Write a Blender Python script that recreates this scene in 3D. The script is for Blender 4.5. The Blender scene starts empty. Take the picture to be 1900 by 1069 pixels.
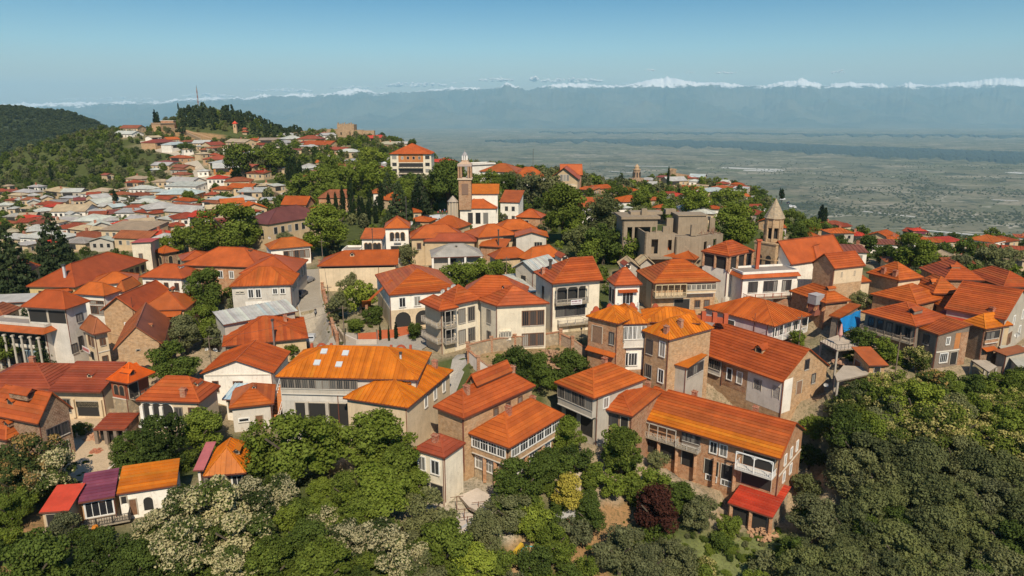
import bpy, math, random
import numpy as np
from mathutils import Vector
sc = bpy.context.scene
COL = sc.collection
# ------------------------------------------------------------------ camera, sky, sun, exposure
F, CX, CY, HV = 1300.0, 950.0, 534.5, 205.0
TH = math.atan((CY-HV)/F); CT, ST = math.cos(TH), math.sin(TH)
cd = bpy.data.cameras.new('camera'); cam = bpy.data.objects.new('camera', cd); COL.objects.link(cam)
cam.location = (0, 0, 0); cam.rotation_euler = (math.pi/2-TH, 0, 0)
cd.sensor_width = 36; cd.lens = 36*F/1900; cd.clip_start = 1; cd.clip_end = 200000
sc.camera = cam
SUN_EL, SUN_DX, SUN_DY = math.radians(45), 0.2, -1.0
world = bpy.data.worlds.new('World'); sc.world = world; world.use_nodes = True
wn = world.node_tree.nodes; wl = world.node_tree.links; wn.clear()
wo = wn.new('ShaderNodeOutputWorld'); wb = wn.new('ShaderNodeBackground'); sk = wn.new('ShaderNodeTexSky')
sk.sky_type = 'NISHITA'; sk.sun_disc = False; sk.sun_elevation = SUN_EL
sk.sun_rotation = math.atan2(SUN_DX, SUN_DY); sk.altitude = 800; sk.air_density = 1.0; sk.dust_density = 1.2; sk.ozone_density = 1.0
wm = wn.new('ShaderNodeMix'); wm.data_type = 'RGBA'; wm.blend_type = 'MULTIPLY'; wm.inputs[0].default_value = 1
wl.new(sk.outputs[0], wm.inputs[6]); wm.inputs[7].default_value = (1.0, 1.05, 0.92, 1)
tc = wn.new('ShaderNodeTexCoord'); sxyz = wn.new('ShaderNodeSeparateXYZ'); wl.new(tc.outputs['Generated'], sxyz.inputs[0]); rp = wn.new('ShaderNodeValToRGB'); wl.new(sxyz.outputs[2], rp.inputs[0])
for i_, (p_, c_) in enumerate([(0., (1.16, .98, .90)), (.03, (1.12, 1.02, .96)), (.08, (.78, 1.04, 1.08)), (.15, (.27, .68, .88)), (.5, (.3, .75, 1.05)), (1., (.5, .9, 1.3))]):
    e_ = rp.color_ramp.elements[i_] if i_ < 2 else rp.color_ramp.elements.new(p_)
    e_.position = p_; e_.color = (*c_, 1)
wl.new(rp.outputs[0], wm.inputs[7]); wl.new(wm.outputs[2], wb.inputs[0]); wb.inputs[1].default_value = 0.085; wl.new(wb.outputs[0], wo.inputs[0])
sd = bpy.data.lights.new('sun', 'SUN'); sd.energy = 4.9; sd.angle = math.radians(.55); sd.color = (1, .88, .70)
so = bpy.data.objects.new('sun', sd); COL.objects.link(so)
hl = math.hypot(SUN_DX, SUN_DY)
sv = Vector((SUN_DX/hl*math.cos(SUN_EL), SUN_DY/hl*math.cos(SUN_EL), math.sin(SUN_EL)))
so.rotation_euler = sv.to_track_quat('Z', 'Y').to_euler()
vs = sc.view_settings; sc.display_settings.display_device = 'sRGB'; vs.view_transform = 'Standard'; vs.look = 'None'
vs.exposure = 0.16; vs.gamma = 1; vs.use_curve_mapping = False
try:
    sc.cycles.max_bounces = 6; sc.cycles.diffuse_bounces = 3; sc.cycles.glossy_bounces = 2; sc.cycles.transparent_max_bounces = 32
    sc.cycles.transmission_bounces = 2; sc.cycles.volume_bounces = 1; sc.cycles.use_denoising = True; sc.cycles.caustics_reflective = False
    sc.cycles.caustics_refractive = False
except Exception: pass

# ------------------------------------------------------------------ helpers: pixels of the photograph to points of the place
def ray(u, v):
    x = (u-CX)/F; y = (CY-v)/F
    return np.array((x, y*ST+CT, y*CT-ST))
def PX(u, v, d): return ray(u, v)*d
def to_px(p):
    d = p[1]*CT-p[2]*ST; yy = p[1]*ST+p[2]*CT
    return CX+F*p[0]/d, CY-F*yy/d, d
rng = np.random.default_rng(7); random.seed(7)

def mesh_of(name, verts, faces, mats, midx=None, uvs=None, smooth=False):
    m = bpy.data.meshes.new(name); m.from_pydata([tuple(map(float, v)) for v in verts], [], faces)
    for k in (mats if isinstance(mats, (list, tuple)) else [mats]): m.materials.append(k)
    if midx is not None: m.polygons.foreach_set('material_index', midx)
    if uvs is not None:
        l = m.uv_layers.new(name='UVMap'); l.data.foreach_set('uv', np.array(uvs, dtype=np.float32).ravel())
    if smooth: m.polygons.foreach_set('use_smooth', [True]*len(m.polygons))
    m.update(); return m
def link(name, mesh, parent=None, loc=None, rz=None, **props):
    o = bpy.data.objects.new(name, mesh); COL.objects.link(o)
    if parent is not None: o.parent = parent
    if loc is not None: o.location = tuple(float(c) for c in loc)
    if rz is not None: o.rotation_euler = (0, 0, rz)
    for k, v in props.items(): o[k] = v
    return o
def thing(name, label, cat, loc, rz=0, group=None, mesh=None):
    o = link(name, mesh, None, loc, rz, label=label, category=cat)
    if group: o['group'] = group
    return o
class MB:
    def __init__(s, origin=(0, 0, 0)): s.v = []; s.f = []; s.uv = []; s.mi = []; s.o = np.array(origin, float)
    def poly(s, pts, mi=0, uv=None):
        pts = [np.asarray(p, float) for p in pts]; b = len(s.v)
        if uv is None:
            n = np.cross(pts[1]-pts[0], pts[2]-pts[0]); a = abs(n)
            if a[2] >= max(a[0], a[1]): uv = [(p[0], p[1]) for p in pts]
            else:
                h = np.array((-n[1], n[0], 0)); h /= (np.linalg.norm(h)+1e-9); uv = [(p@h, p[2]) for p in pts]
        s.v += [p-s.o for p in pts]; s.f.append(tuple(range(b, b+len(pts)))); s.uv += [tuple(map(float, q)) for q in uv]; s.mi.append(mi)
    def box(s, c, ax, ay, az, mi=0):
        c, ax, ay, az = [np.asarray(q, float) for q in (c, ax, ay, az)]
        P = lambda i, j, k: c+ax*i+ay*j+az*k
        for q in (((-1,-1,-1),(1,-1,-1),(1,-1,1),(-1,-1,1)), ((1,1,-1),(-1,1,-1),(-1,1,1),(1,1,1)), ((1,-1,-1),(1,1,-1),(1,1,1),(1,-1,1)),
                  ((-1,1,-1),(-1,-1,-1),(-1,-1,1),(-1,1,1)), ((-1,-1,1),(1,-1,1),(1,1,1),(-1,1,1)), ((-1,1,-1),(1,1,-1),(1,-1,-1),(-1,-1,-1))):
            s.poly([P(*k) for k in q], mi)
    def abox(s, x0, x1, y0, y1, z0, z1, mi=0):
        s.box(((x0+x1)/2, (y0+y1)/2, (z0+z1)/2), ((x1-x0)/2, 0, 0), (0, (y1-y0)/2, 0), (0, 0, (z1-z0)/2), mi)
    def bar(s, a, b, w, h=None, mi=0):
        a = np.asarray(a, float); b = np.asarray(b, float); h = h or w; d = b-a; L = np.linalg.norm(d)
        if L < 1e-6: return
        d = d/L; up = np.array((0, 0, 1.)) if abs(d[2]) < .95 else np.array((0, 1., 0)); x = np.cross(d, up); x /= np.linalg.norm(x); y = np.cross(x, d)
        s.box((a+b)/2, x*w/2, d*L/2, y*h/2, mi)
    def prism(s, c, r0, r1, z0, z1, n=8, mi=0, rot=0, cap=True, sx=1, sy=1):
        a = [rot+2*math.pi*i/n for i in range(n)]
        p0 = [(c[0]+r0*sx*math.cos(t), c[1]+r0*sy*math.sin(t), z0) for t in a]; p1 = [(c[0]+r1*sx*math.cos(t), c[1]+r1*sy*math.sin(t), z1) for t in a]
        for i in range(n):
            j = (i+1) % n
            if r1 > 1e-4 and r0 > 1e-4: s.poly([p0[i], p0[j], p1[j], p1[i]], mi)
            elif r1 <= 1e-4: s.poly([p0[i], p0[j], p1[i]], mi)
            else: s.poly([p0[i], p1[j], p1[i]], mi)
        if cap:
            if r1 > 1e-4: s.poly(p1, mi)
            if r0 > 1e-4: s.poly(p0[::-1], mi)
    def mesh(s, name, mats, smooth=False): return mesh_of(name, s.v, s.f, mats, s.mi, s.uv, smooth)
    def build(s, name, mats, parent=None, **props): return link(name, s.mesh(name, mats), parent, **props)

# ------------------------------------------------------------------ materials
def NT(name):
    m = bpy.data.materials.new(name); m.use_nodes = True; t = m.node_tree; t.nodes.clear()
    o = t.nodes.new('ShaderNodeOutputMaterial'); b = t.nodes.new('ShaderNodeBsdfPrincipled'); t.links.new(b.outputs[0], o.inputs[0])
    return m, t, b
def N(t, kind, **kw):
    n = t.nodes.new('ShaderNode'+kind)
    for k, v in kw.items():
        if k.startswith('i_'): n.inputs[k[2:].replace('_', ' ')].default_value = v
        else: setattr(n, k, v)
    return n
def mixc(t, fac, a, b, mode='MIX'):
    m = t.nodes.new('ShaderNodeMix'); m.data_type = 'RGBA'; m.blend_type = mode
    for s, v in ((m.inputs[0], fac), (m.inputs[6], a), (m.inputs[7], b)):
        if hasattr(v, 'links'): t.links.new(v, s)
        elif isinstance(v, tuple): s.default_value = (*v[:3], 1)
        else: s.default_value = v
    return m.outputs[2]
def ramp(t, src, *stops):
    r = t.nodes.new('ShaderNodeValToRGB'); e = r.color_ramp.elements
    while len(e) < len(stops): e.new(.5)
    for i, (p, c) in enumerate(stops):
        e[i].position = p; e[i].color = (c, c, c, 1) if not isinstance(c, tuple) else (*c[:3], 1)
    t.links.new(src, r.inputs[0]); return r.outputs[0]
def noise(t, co, scale, detail=4, rough=.6, sx=1, sy=1, sz=1):
    mp = t.nodes.new('ShaderNodeMapping'); mp.inputs['Scale'].default_value = (sx, sy, sz); t.links.new(co, mp.inputs[0])
    n = t.nodes.new('ShaderNodeTexNoise'); n.inputs['Scale'].default_value = scale; n.inputs['Detail'].default_value = detail; n.inputs['Roughness'].default_value = rough
    t.links.new(mp.outputs[0], n.inputs['Vector']); return n.outputs[0]
def coord(t, w='UV'): return t.nodes.new('ShaderNodeTexCoord').outputs[w]
def wpos(t): return t.nodes.new('ShaderNodeNewGeometry').outputs['Position']
def orand(t): return t.nodes.new('ShaderNodeObjectInfo').outputs['Random']
def tint(c, k): return tuple(min(1, x*k) for x in c)
_mc = {}
def cached(f):
    def g(*a):
        k = (f.__name__,)+a
        if k not in _mc: _mc[k] = f(*a)
        return _mc[k]
    return g
@cached
def m_roof(c, rust=.5, rough=.5):
    m, t, b = NT('roof_metal'); p = wpos(t)
    n1 = noise(t, p, .35, 5, .65); n2 = noise(t, coord(t), 1.2, 4, .7, 3, .5, 1)
    n3 = noise(t, p, 2.5, 3, .6)
    col = mixc(t, ramp(t, n1, (.35, 0.), (.65, 1.)), tint(c, .78), tint(c, 1.14))
    col = mixc(t, ramp(t, n2, (.47, 0.), (.75, .85*rust)), col, (c[0]*.62+.03, c[1]*.72+.02, c[2]*.8+.015))
    col = mixc(t, ramp(t, n3, (.6, 0.), (.8, .22)), col, (.42, .32, .22))
    hv = ramp(t, orand(t), (0., (.80, .76, .78)), (.45, (.97, .97, .97)), (.86, (1.12, 1.18, 1.1)), (.90, (.95, 1.14, 1.2)), (1., (.82, .93, 1.0))); col = mixc(t, 1., col, hv, 'MULTIPLY')
    t.links.new(col, b.inputs['Base Color']); b.inputs['Roughness'].default_value = rough; b.inputs['Specular IOR Level'].default_value = .25
    bp = N(t, 'Bump', i_Strength=.25, i_Distance=.02); t.links.new(n3, bp.inputs['Height']); t.links.new(bp.outputs[0], b.inputs['Normal'])
    return m
@cached
def m_wall(c, dirt=.6):
    m, t, b = NT('plaster'); p = wpos(t); uv = coord(t)
    n1 = noise(t, p, .5, 6, .65); st = noise(t, uv, .9, 5, .7, 2.6, .22, 1)
    col = mixc(t, ramp(t, n1, (.35, 0.), (.7, 1.)), tint(c, .86), tint(c, 1.08))
    col = mixc(t, ramp(t, st, (.52, 0.), (.8, dirt)), col, tint(c, .5))
    sp = noise(t, p, 1.8, 5, .7); col = mixc(t, ramp(t, sp, (.60, 0.), (.66, .75*dirt)), col, (.40, .29, .20))
    t.links.new(mixc(t, 1., col, mixc(t, orand(t), (.93, .92, .9), (1.05, 1.05, 1.05)), 'MULTIPLY'), b.inputs['Base Color'])
    b.inputs['Roughness'].default_value = .9; b.inputs['Specular IOR Level'].default_value = .15
    bp = N(t, 'Bump', i_Strength=.3, i_Distance=.03); t.links.new(sp, bp.inputs['Height']); t.links.new(bp.outputs[0], b.inputs['Normal'])
    return m
@cached
def m_brick(c, sc_=1.0, mortar=(.45, .36, .26)):
    m, t, b = NT('brickwork'); uv = coord(t); p = wpos(t)
    br = N(t, 'TexBrick', offset=.5); br.inputs['Scale'].default_value = 1; br.inputs['Brick Width'].default_value = .52*sc_; br.inputs['Row Height'].default_value = .22*sc_
    br.inputs['Mortar Size'].default_value = .022; br.inputs['Color1'].default_value = (*tint(c, .78), 1); br.inputs['Color2'].default_value = (*tint(c, 1.2), 1)
    br.inputs['Mortar'].default_value = (*mortar, 1); t.links.new(uv, br.inputs[0])
    n1 = noise(t, p, .45, 6, .7); n2 = noise(t, p, 1.5, 5, .7)
    col = mixc(t, ramp(t, n1, (.4, 0.), (.68, .6)), br.outputs[0], (.44, .33, .22))
    col = mixc(t, ramp(t, n2, (.35, .7), (.55, 0.)), col, tint(c, .6))
    t.links.new(col, b.inputs['Base Color']); b.inputs['Roughness'].default_value = .92; b.inputs['Specular IOR Level'].default_value = .1
    bp = N(t, 'Bump', i_Strength=.5, i_Distance=.03); t.links.new(n2, bp.inputs['Height']); t.links.new(bp.outputs[0], b.inputs['Normal'])
    return m
@cached
def m_stone(c):
    m, t, b = NT('rubble_stone'); p = wpos(t)
    vo = N(t, 'TexVoronoi', i_Scale=1.9); t.links.new(p, vo.inputs[0]); ve = N(t, 'TexVoronoi', feature='DISTANCE_TO_EDGE', i_Scale=1.9); t.links.new(p, ve.inputs[0])
    bw = N(t, 'RGBToBW'); t.links.new(vo.outputs['Color'], bw.inputs[0])
    col = mixc(t, bw.outputs[0], tint(c, .65), tint(c, 1.3)); col = mixc(t, ramp(t, ve.outputs[0], (0., 1.), (.1, 0.)), col, (.3, .25, .19))
    n1 = noise(t, p, .6, 5, .7); col = mixc(t, ramp(t, n1, (.4, 0.), (.7, .55)), col, tint(c, .62))
    t.links.new(col, b.inputs['Base Color']); b.inputs['Roughness'].default_value = .95
    bp = N(t, 'Bump', i_Strength=.6, i_Distance=.08); t.links.new(ve.outputs[0], bp.inputs['Height']); t.links.new(bp.outputs[0], b.inputs['Normal'])
    return m
@cached
def m_wood(c):
    m, t, b = NT('wood_boards'); uv = coord(t); p = wpos(t)
    n = noise(t, uv, 3, 4, .6, 6, .6, 1); n1 = noise(t, p, .9, 4, .6)
    col = mixc(t, ramp(t, n, (.3, 0.), (.7, 1.)), tint(c, .6), tint(c, 1.25)); col = mixc(t, ramp(t, n1, (.5, 0.), (.75, .5)), col, tint(c, .5))
    t.links.new(col, b.inputs['Base Color']); b.inputs['Roughness'].default_value = .85; return m
@cached
def m_flat(c, rough=.7, var=.15, metal=0.):
    m, t, b = NT('painted'); n = noise(t, wpos(t), 1.3, 4, .65)
    t.links.new(mixc(t, n, tint(c, 1-var), tint(c, 1+var)), b.inputs['Base Color']); b.inputs['Roughness'].default_value = rough; b.inputs['Metallic'].default_value = metal
    return m
def _glass():
    m, t, b = NT('window_glass'); n = orand(t)
    t.links.new(ramp(t, n, (0., (.018, .02, .024)), (.55, (.05, .05, .05)), (.8, (.2, .19, .17)), (1., (.32, .3, .26))), b.inputs['Base Color'])
    b.inputs['Roughness'].default_value = .12; b.inputs['Specular IOR Level'].default_value = .6; return m
GLASS = _glass()
# leaves
@cached
def m_leaf(c, c2, tr=.25, var=.35):
    m = bpy.data.materials.new('leaves'); m.use_nodes = True; t = m.node_tree; t.nodes.clear(); o = t.nodes.new('ShaderNodeOutputMaterial')
    nz = noise(t, wpos(t), .9, 3, .6); base = mixc(t, ramp(t, nz, (.35, 0.), (.65, 1.)), c, c2)
    tv = mixc(t, orand(t), (1-var, 1-var, 1-var*.7), (1+var, 1+var*.8, 1+var*.3)); base = mixc(t, 1., base, tv, 'MULTIPLY')
    d = N(t, 'BsdfDiffuse'); tl = N(t, 'BsdfTranslucent'); t.links.new(base, d.inputs[0]); t.links.new(base, tl.inputs[0])
    mx = t.nodes.new('ShaderNodeMixShader'); mx.inputs[0].default_value = tr; t.links.new(d.outputs[0], mx.inputs[1]); t.links.new(tl.outputs[0], mx.inputs[2])
    t.links.new(mx.outputs[0], o.inputs[0]); return m
M_WHITE = m_flat((.72, .70, .66)); M_DARK = m_flat((.022, .02, .018), .8); M_IRON = m_flat((.05, .045, .04), .5); M_CONC = m_wall((.40, .36, .30), .7)  # M_DARK: near-black paint for the shade inside openings
M_BARK = m_wood((.10, .075, .05)); M_FASC = m_flat((.13, .055, .03)); M_PIPE = m_flat((.16, .05, .03), .5)

# ------------------------------------------------------------------ terrain
CP = [(200,1060,80),(600,1060,83),(-100,1060,78),(900,1060,90),(1060,1050,93),(1300,1050,99),(1480,1060,100),(1700,1060,100),(1950,1060,100),
(945,935,101),(824,935,98),(600,800,117),(400,910,97),(150,1000,87),(330,785,116),(70,860,103),(200,850,105),(240,765,120),(160,655,145),(250,670,139),
(80,640,150),(605,610,143),(585,560,162),(565,505,190),(880,655,128),(980,670,124),(850,690,119),(1000,740,116),(1130,850,112),(1190,850,118),(1300,890,113),(1330,735,124),(1230,745,121),(1460,758,122),(1240,722,118),
(1150,672,128),(1740,688,128),(1437,640,138),(1371,560,150),(1870,640,135),(1212,568,152),(1025,630,136),(1668,550,158),(1561,552,155),(1250,492,172),
(1440,985,107),(1560,720,118),(1400,420,245),(1320,395,330),(1250,365,430),(1340,362,430),(1180,352,430),(890,437,235),(800,407,265),(960,422,252),(740,472,207),
(1045,452,203),(1047,366,300),(975,342,335),(760,328,400),(700,290,480),(650,256,585),(740,272,540),(560,264,560),(560,330,400),(450,262,620),(500,241,680),
(400,213,720),(350,215,700),(310,240,640),(240,250,600),(200,246,650),(290,268,580),(350,300,500),(380,335,430),(440,370,350),(350,400,320),(350,440,260),
(450,440,240),(250,400,340),(100,400,370),(0,400,380),(100,350,450),(0,350,470),(200,330,480),(150,290,540),(60,330,560),(150,259,650),(100,286,650),(50,311,650),(-20,338,650),
(200,450,270),(50,450,280),(150,500,225),(0,550,187),(-100,560,190),(300,500,215),(400,520,190),(230,560,178),(480,500,195),(650,520,180),(660,600,145),
(1550,445,315),(1500,470,215),(1610,470,240),(1700,492,212),(1850,525,185),(1800,480,245),(1700,457,315),(1880,462,300),(1980,470,300),(1450,402,400),(1500,427,360),(1430,372,460),
(1950,560,165),(2050,640,140),(2050,900,110),(-150,640,150),(-150,860,105),(-200,450,280),(-200,380,460)]
pts = [PX(*c) for c in CP]
# behind the ridges the hill falls away to the valley
for (u, v, d) in [(160,259,650),(240,240,640),(320,215,700),(400,208,735),(480,235,690),(560,250,620),(650,248,600),(740,265,560),(800,290,500),(900,310,400),(970,318,380),(1050,325,360),(1110,340,400),
                  (1180,338,470),(1250,335,480),(1340,345,470),(1430,368,480),(1500,420,380),(1560,432,340),(1700,445,335),(1850,448,330),(1980,455,330),(2150,470,330)]:
    p = PX(u, v, d); q = p.copy(); q[1] += 22; q[2] -= 4; pts.append(q)
    for dd, dz in ((130, 48), (330, 150), (700, 370), (1000, 500)):
        q = p.copy(); s = np.array((p[0], p[1])); s /= np.linalg.norm(s); q[0] += s[0]*dd; q[1] += s[1]*dd; q[2] = p[2]-dz; pts.append(q)
for p in [(0,30,-72),(-100,30,-62),(110,30,-84),(-50,-40,-100),(60,-40,-110),(-350,100,-75),(-250,60,-70),(250,60,-95),(380,200,-110),(420,330,-120),(-500,420,-110),(-420,250,-75),(-650,550,-180),(-600,300,-190),(250,140,-55),(600,200,-300),(700,400,-420),(-800,300,-300),(-450,700,-120),(-700,800,-260),(-400,1000,-300),(-900,1200,-430),(-700,1200,-420),(-900,1700,-500),(-500,1500,-480),(-300,1300,-420),(-900,900,-330)]:
    pts.append(np.array(p, float))
TP = np.array(pts); 
def _phi(a, b): return np.sqrt(((a[:, None, :2]-b[None, :, :2])**2).sum(-1)+14.**2)
_K = _phi(TP, TP)-np.eye(len(TP))*1.2
_n = len(TP); _A = np.zeros((_n+1, _n+1)); _A[:_n, :_n] = _K; _A[:_n, _n] = 1; _A[_n, :_n] = 1
_W = np.linalg.solve(_A, np.append(TP[:, 2], 0))
def zraw(xy):
    xy = np.atleast_2d(xy); out = np.empty(len(xy))
    for i in range(0, len(xy), 20000): out[i:i+20000] = _phi(xy[i:i+20000], TP)@_W[:_n]+_W[_n]
    return out
def steps(*segs):
    out = []
    for a, b, s in segs: out += list(np.arange(a, b, s))
    return np.array(out+[segs[-1][1]], float)
GX = steps((-900,-300,15),(-300,-130,5),(-130,150,1.8),(150,330,5),(330,900,15)); GY = steps((-60,50,8),(50,230,1.8),(230,800,5),(800,1800,20))
gx, gy = np.meshgrid(GX, GY); GZ = zraw(np.c_[gx.ravel(), gy.ravel()]).reshape(gx.shape)
nz = np.zeros_like(GZ)
for fr, am in ((.045, .55), (.13, .25), (.4, .08)):
    nz += am*(np.sin(gx*fr+1.3*np.sin(gy*fr*.7))*np.cos(gy*fr*1.1+1.7*np.sin(gx*fr*.6)))
GZ = np.maximum(GZ+nz, -503)
def ground(x, y):
    x = np.atleast_1d(np.asarray(x, float)); y = np.atleast_1d(np.asarray(y, float))
    i = np.clip(np.searchsorted(GX, x)-1, 0, len(GX)-2); j = np.clip(np.searchsorted(GY, y)-1, 0, len(GY)-2)
    fx = np.clip((x-GX[i])/(GX[i+1]-GX[i]), 0, 1); fy = np.clip((y-GY[j])/(GY[j+1]-GY[j]), 0, 1)
    return (GZ[j, i]*(1-fx)+GZ[j, i+1]*fx)*(1-fy)+(GZ[j+1, i]*(1-fx)+GZ[j+1, i+1]*fx)*fy
_T = np.concatenate([np.arange(50, 250, .8), np.arange(250, 1300, 2.5)])
def hit(u, v, h=0.0, hk=0.0):
    """the place where the sight line through a photo pixel meets the ground (or h metres + hk per metre of distance above it)"""
    r = ray(u, v); P = r[None]*_T[:, None]; d = P[:, 2]-ground(P[:, 0], P[:, 1])-h-hk*_T
    k = np.where((d[:-1] > 0) & (d[1:] <= 0))[0]
    if len(k) == 0:
        k = int(np.argmin(np.abs(d))); return r*_T[k]
    k = k[0]; f = d[k]/(d[k]-d[k+1]); return r*(_T[k]+f*(_T[k+1]-_T[k]))
# ------------------------------------------------------------------ the far land: plain, mountains, left hill, clouds, haze
def fbm(x, y, seed=0, oct=5, ridged=False):
    r = np.random.default_rng(seed); G = r.random((64, 64)); out = np.zeros_like(x); a = 1.; tot = 0
    for k in range(oct):
        X = x*2**k+17*k; Y = y*2**k+31*k; i = np.floor(X).astype(int); j = np.floor(Y).astype(int); fx = X-i; fy = Y-j
        fx = fx*fx*(3-2*fx); fy = fy*fy*(3-2*fy); g = lambda a_, b_: G[a_ % 64, b_ % 64]
        v = (g(i, j)*(1-fx)+g(i+1, j)*fx)*(1-fy)+(g(i, j+1)*(1-fx)+g(i+1, j+1)*fx)*fy
        if ridged: v = 1-abs(2*v-1)
        out += a*v; tot += a; a *= .5
    return out/tot
def grid_mesh(name, X, Y, Z, mat, attr=None, smooth=True):
    h, w = X.shape; V = np.c_[X.ravel(), Y.ravel(), Z.ravel()].astype(np.float32)
    ii = np.arange(h*w).reshape(h, w); Fq = np.c_[ii[:-1, :-1].ravel(), ii[:-1, 1:].ravel(), ii[1:, 1:].ravel(), ii[1:, :-1].ravel()].astype(np.int32)
    m = bpy.data.meshes.new(name); m.vertices.add(len(V)); m.vertices.foreach_set('co', V.ravel()); m.loops.add(Fq.size); m.loops.foreach_set('vertex_index', Fq.ravel())
    m.polygons.add(len(Fq)); m.polygons.foreach_set('loop_start', np.arange(0, Fq.size, 4, dtype=np.int32)); 
    m.update(calc_edges=True); m.polygons.foreach_set('use_smooth', [smooth]*len(Fq)); m.materials.append(mat)
    if attr is not None:
        c = m.color_attributes.new('Cover', 'FLOAT_COLOR', 'POINT'); c.data.foreach_set('color', attr.astype(np.float32).ravel())
    m.validate(); return m
# valley floor
def m_plain():
    m, t, b = NT('valley_fields'); p = wpos(t)
    def vor(sx, sy, rot, sc_):
        mp = t.nodes.new('ShaderNodeMapping'); mp.inputs['Scale'].default_value = (sx, sy, 1); mp.inputs['Rotation'].default_value = (0, 0, rot); t.links.new(p, mp.inputs[0])
        v = N(t, 'TexVoronoi', i_Scale=sc_); t.links.new(mp.outputs[0], v.inputs[0]); w = N(t, 'RGBToBW'); t.links.new(v.outputs['Color'], w.inputs[0]); return w.outputs[0]
    f1 = vor(1, 1.7, .5, .0032); f2 = vor(1.4, 1, -.3, .0011)
    col = ramp(t, f1, (0., (.10, .10, .048)), (.3, (.15, .14, .08)), (.55, (.21, .18, .115)), (.75, (.13, .135, .065)), (.9, (.36, .30, .22)))
    n0 = noise(t, p, .0006, 5, .6); col = mixc(t, ramp(t, n0, (.42, 0.), (.6, .75)), col, (.16, .15, .095))
    col = mixc(t, ramp(t, f2, (.7, 0.), (.9, .5)), col, (.27, .22, .15))
    # woods and scrub
    n1 = noise(t, p, .0035, 6, .75); n2 = noise(t, p, .02, 5, .8)
    col = mixc(t, ramp(t, n1, (.50, 0.), (.60, .75)), col, (.032, .042, .020)); col = mixc(t, ramp(t, n2, (.54, 0.), (.60, .85)), col, (.022, .032, .014))
    # bright bare tracks and gravel
    n3 = noise(t, p, .0013, 3, .5, 1, 2.2); col = mixc(t, ramp(t, n3, (.484, 0.), (.489, .8), (.494, .8), (.499, 0.)), col, (.42, .38, .30))
    n4 = noise(t, p, .006, 4, .7, 1, 2.5); col = mixc(t, ramp(t, n4, (.68, 0.), (.72, .8)), col, (.46, .41, .33))
    t.links.new(col, b.inputs['Base Color']); b.inputs['Roughness'].default_value = 1; b.inputs['Specular IOR Level'].default_value = 0
    return m
ZP = -500.
o = link('valley_plain', mesh_of('valley_plain', [(-60000, -3000, ZP), (60000, -3000, ZP), (60000, 39000, ZP), (-60000, 39000, ZP)], [(0, 1, 2, 3)], m_plain()), kind='structure', label='wide grey green valley plain of fields and woods beyond the town')
# dark riverside wood band on the plain, low canopy relief
def wood_band(pa, pb, name, label, seed, ext=0):
    n = len(pa); cols = 260; rows = 14
    ua = np.linspace(pa[0][0], pa[-1][0], cols); fa = np.interp(ua, [p[0] for p in pa], [p[1] for p in pa]); fb = np.interp(ua, [p[0] for p in pb], [p[1] for p in pb])
    X = np.zeros((rows, cols)); Y = X.copy(); Z = X.copy(); r = np.random.default_rng(seed)
    wob = fbm(ua*.05, ua*0, seed, 4)*2-1; wob2 = fbm(ua*.07, ua*0+9, seed+1, 4)*2-1
    for c in range(cols):
        for k, v in ((0, fa[c]+wob[c]*1.5), (1, fb[c]+wob2[c]*5)):
            d = ray(ua[c], v); q = d*(ZP/d[2])
            if k == 0: q0 = q
            else: q1 = q
        for j in range(rows):
            q = q0+(q1-q0)*j/(rows-1); X[j, c], Y[j, c] = q[0], q[1]; Z[j, c] = ZP+(-1 if j in (0, rows-1) else 10+r.random()*14)
    return link(name, grid_mesh(name, X, Y, Z, m_flat((.022, .036, .022), .95, .3), smooth=False), kind='stuff', label=label)
wood_band([(900,262),(1100,258),(1300,262),(1500,268),(1700,276),(1950,284)], [(900,262.6),(1100,265),(1250,272),(1420,280),(1560,288),(1750,296),(1950,306)], 'riverside_wood', 'long dark belt of woodland crossing the valley plain', 3)
wood_band([(1000,246),(1300,246.5),(1600,250),(1950,252)], [(1000,247.2),(1300,249),(1600,252.8),(1950,256)], 'far_wood', 'thin distant strip of woodland near the foot of the mountains', 5)
for i, (u0, v0, u1, v1, w) in enumerate([(1340,311,1455,316,60),(1160,308,1240,309,25),(1690,425,1830,438,14),(1600,392,1700,403,12),(1380,316,1440,318,50),(1800,280,1900,290,80),(1870,320,1900,322,60),(1840,371,1890,373,14),(1130,318,1180,321,20),(1090,330,1110,332,14)]):
    a = ray(u0, v0); a = a*(ZP/a[2]); b = ray(u1, v1); b = b*(ZP/b[2]); d = (b-a)/np.linalg.norm(b-a); s = np.array((-d[1], d[0], 0))*w; z = np.array((0, 0, .4+.1*i))
    link('pale_field_track' if i > 1 else 'pale_pond', mesh_of('strip', [a-s+z, b-s+z, b+s+z, a+s+z], [(0, 1, 2, 3)], m_flat((.55, .52, .46), .8)), kind='structure')
# snow mountains
NU = 1500; ux = np.linspace(-700, 2600, NU)
pk = [(-1500,186),(0,192),(150,191),(250,190),(330,184),(380,180),(450,180),(520,176),(600,174),(668,164),(700,172),(760,170),(800,166),(870,160),(915,166),(940,152),(975,166),(1030,157),(1090,156),(1150,158),(1180,152),(1205,147),(1245,144),(1290,153),(1330,152),(1385,158),(1420,161),(1455,152),(1490,146),(1530,158),(1580,149),(1620,153),(1650,160),(1690,153),(1730,158),(1790,152),(1830,147),(1900,145),(2100,152),(3600,160)]
pv = np.interp(ux, [p[0] for p in pk], [p[1] for p in pk]); pv += (fbm(ux*.035, ux*0, 4, 6)-.5)*6+(fbm(ux*.16, ux*0+3, 6, 4, True)-.6)*6
rows = 90; YR = 30000.; kk = np.linspace(0, 1, rows)
Xm = np.zeros((rows, NU)); Ym = Xm.copy(); Zm = Xm.copy()
top = np.array([ray(u, v)[2]/ray(u, v)[1]*YR for u, v in zip(ux, pv)])-ZP
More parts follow.
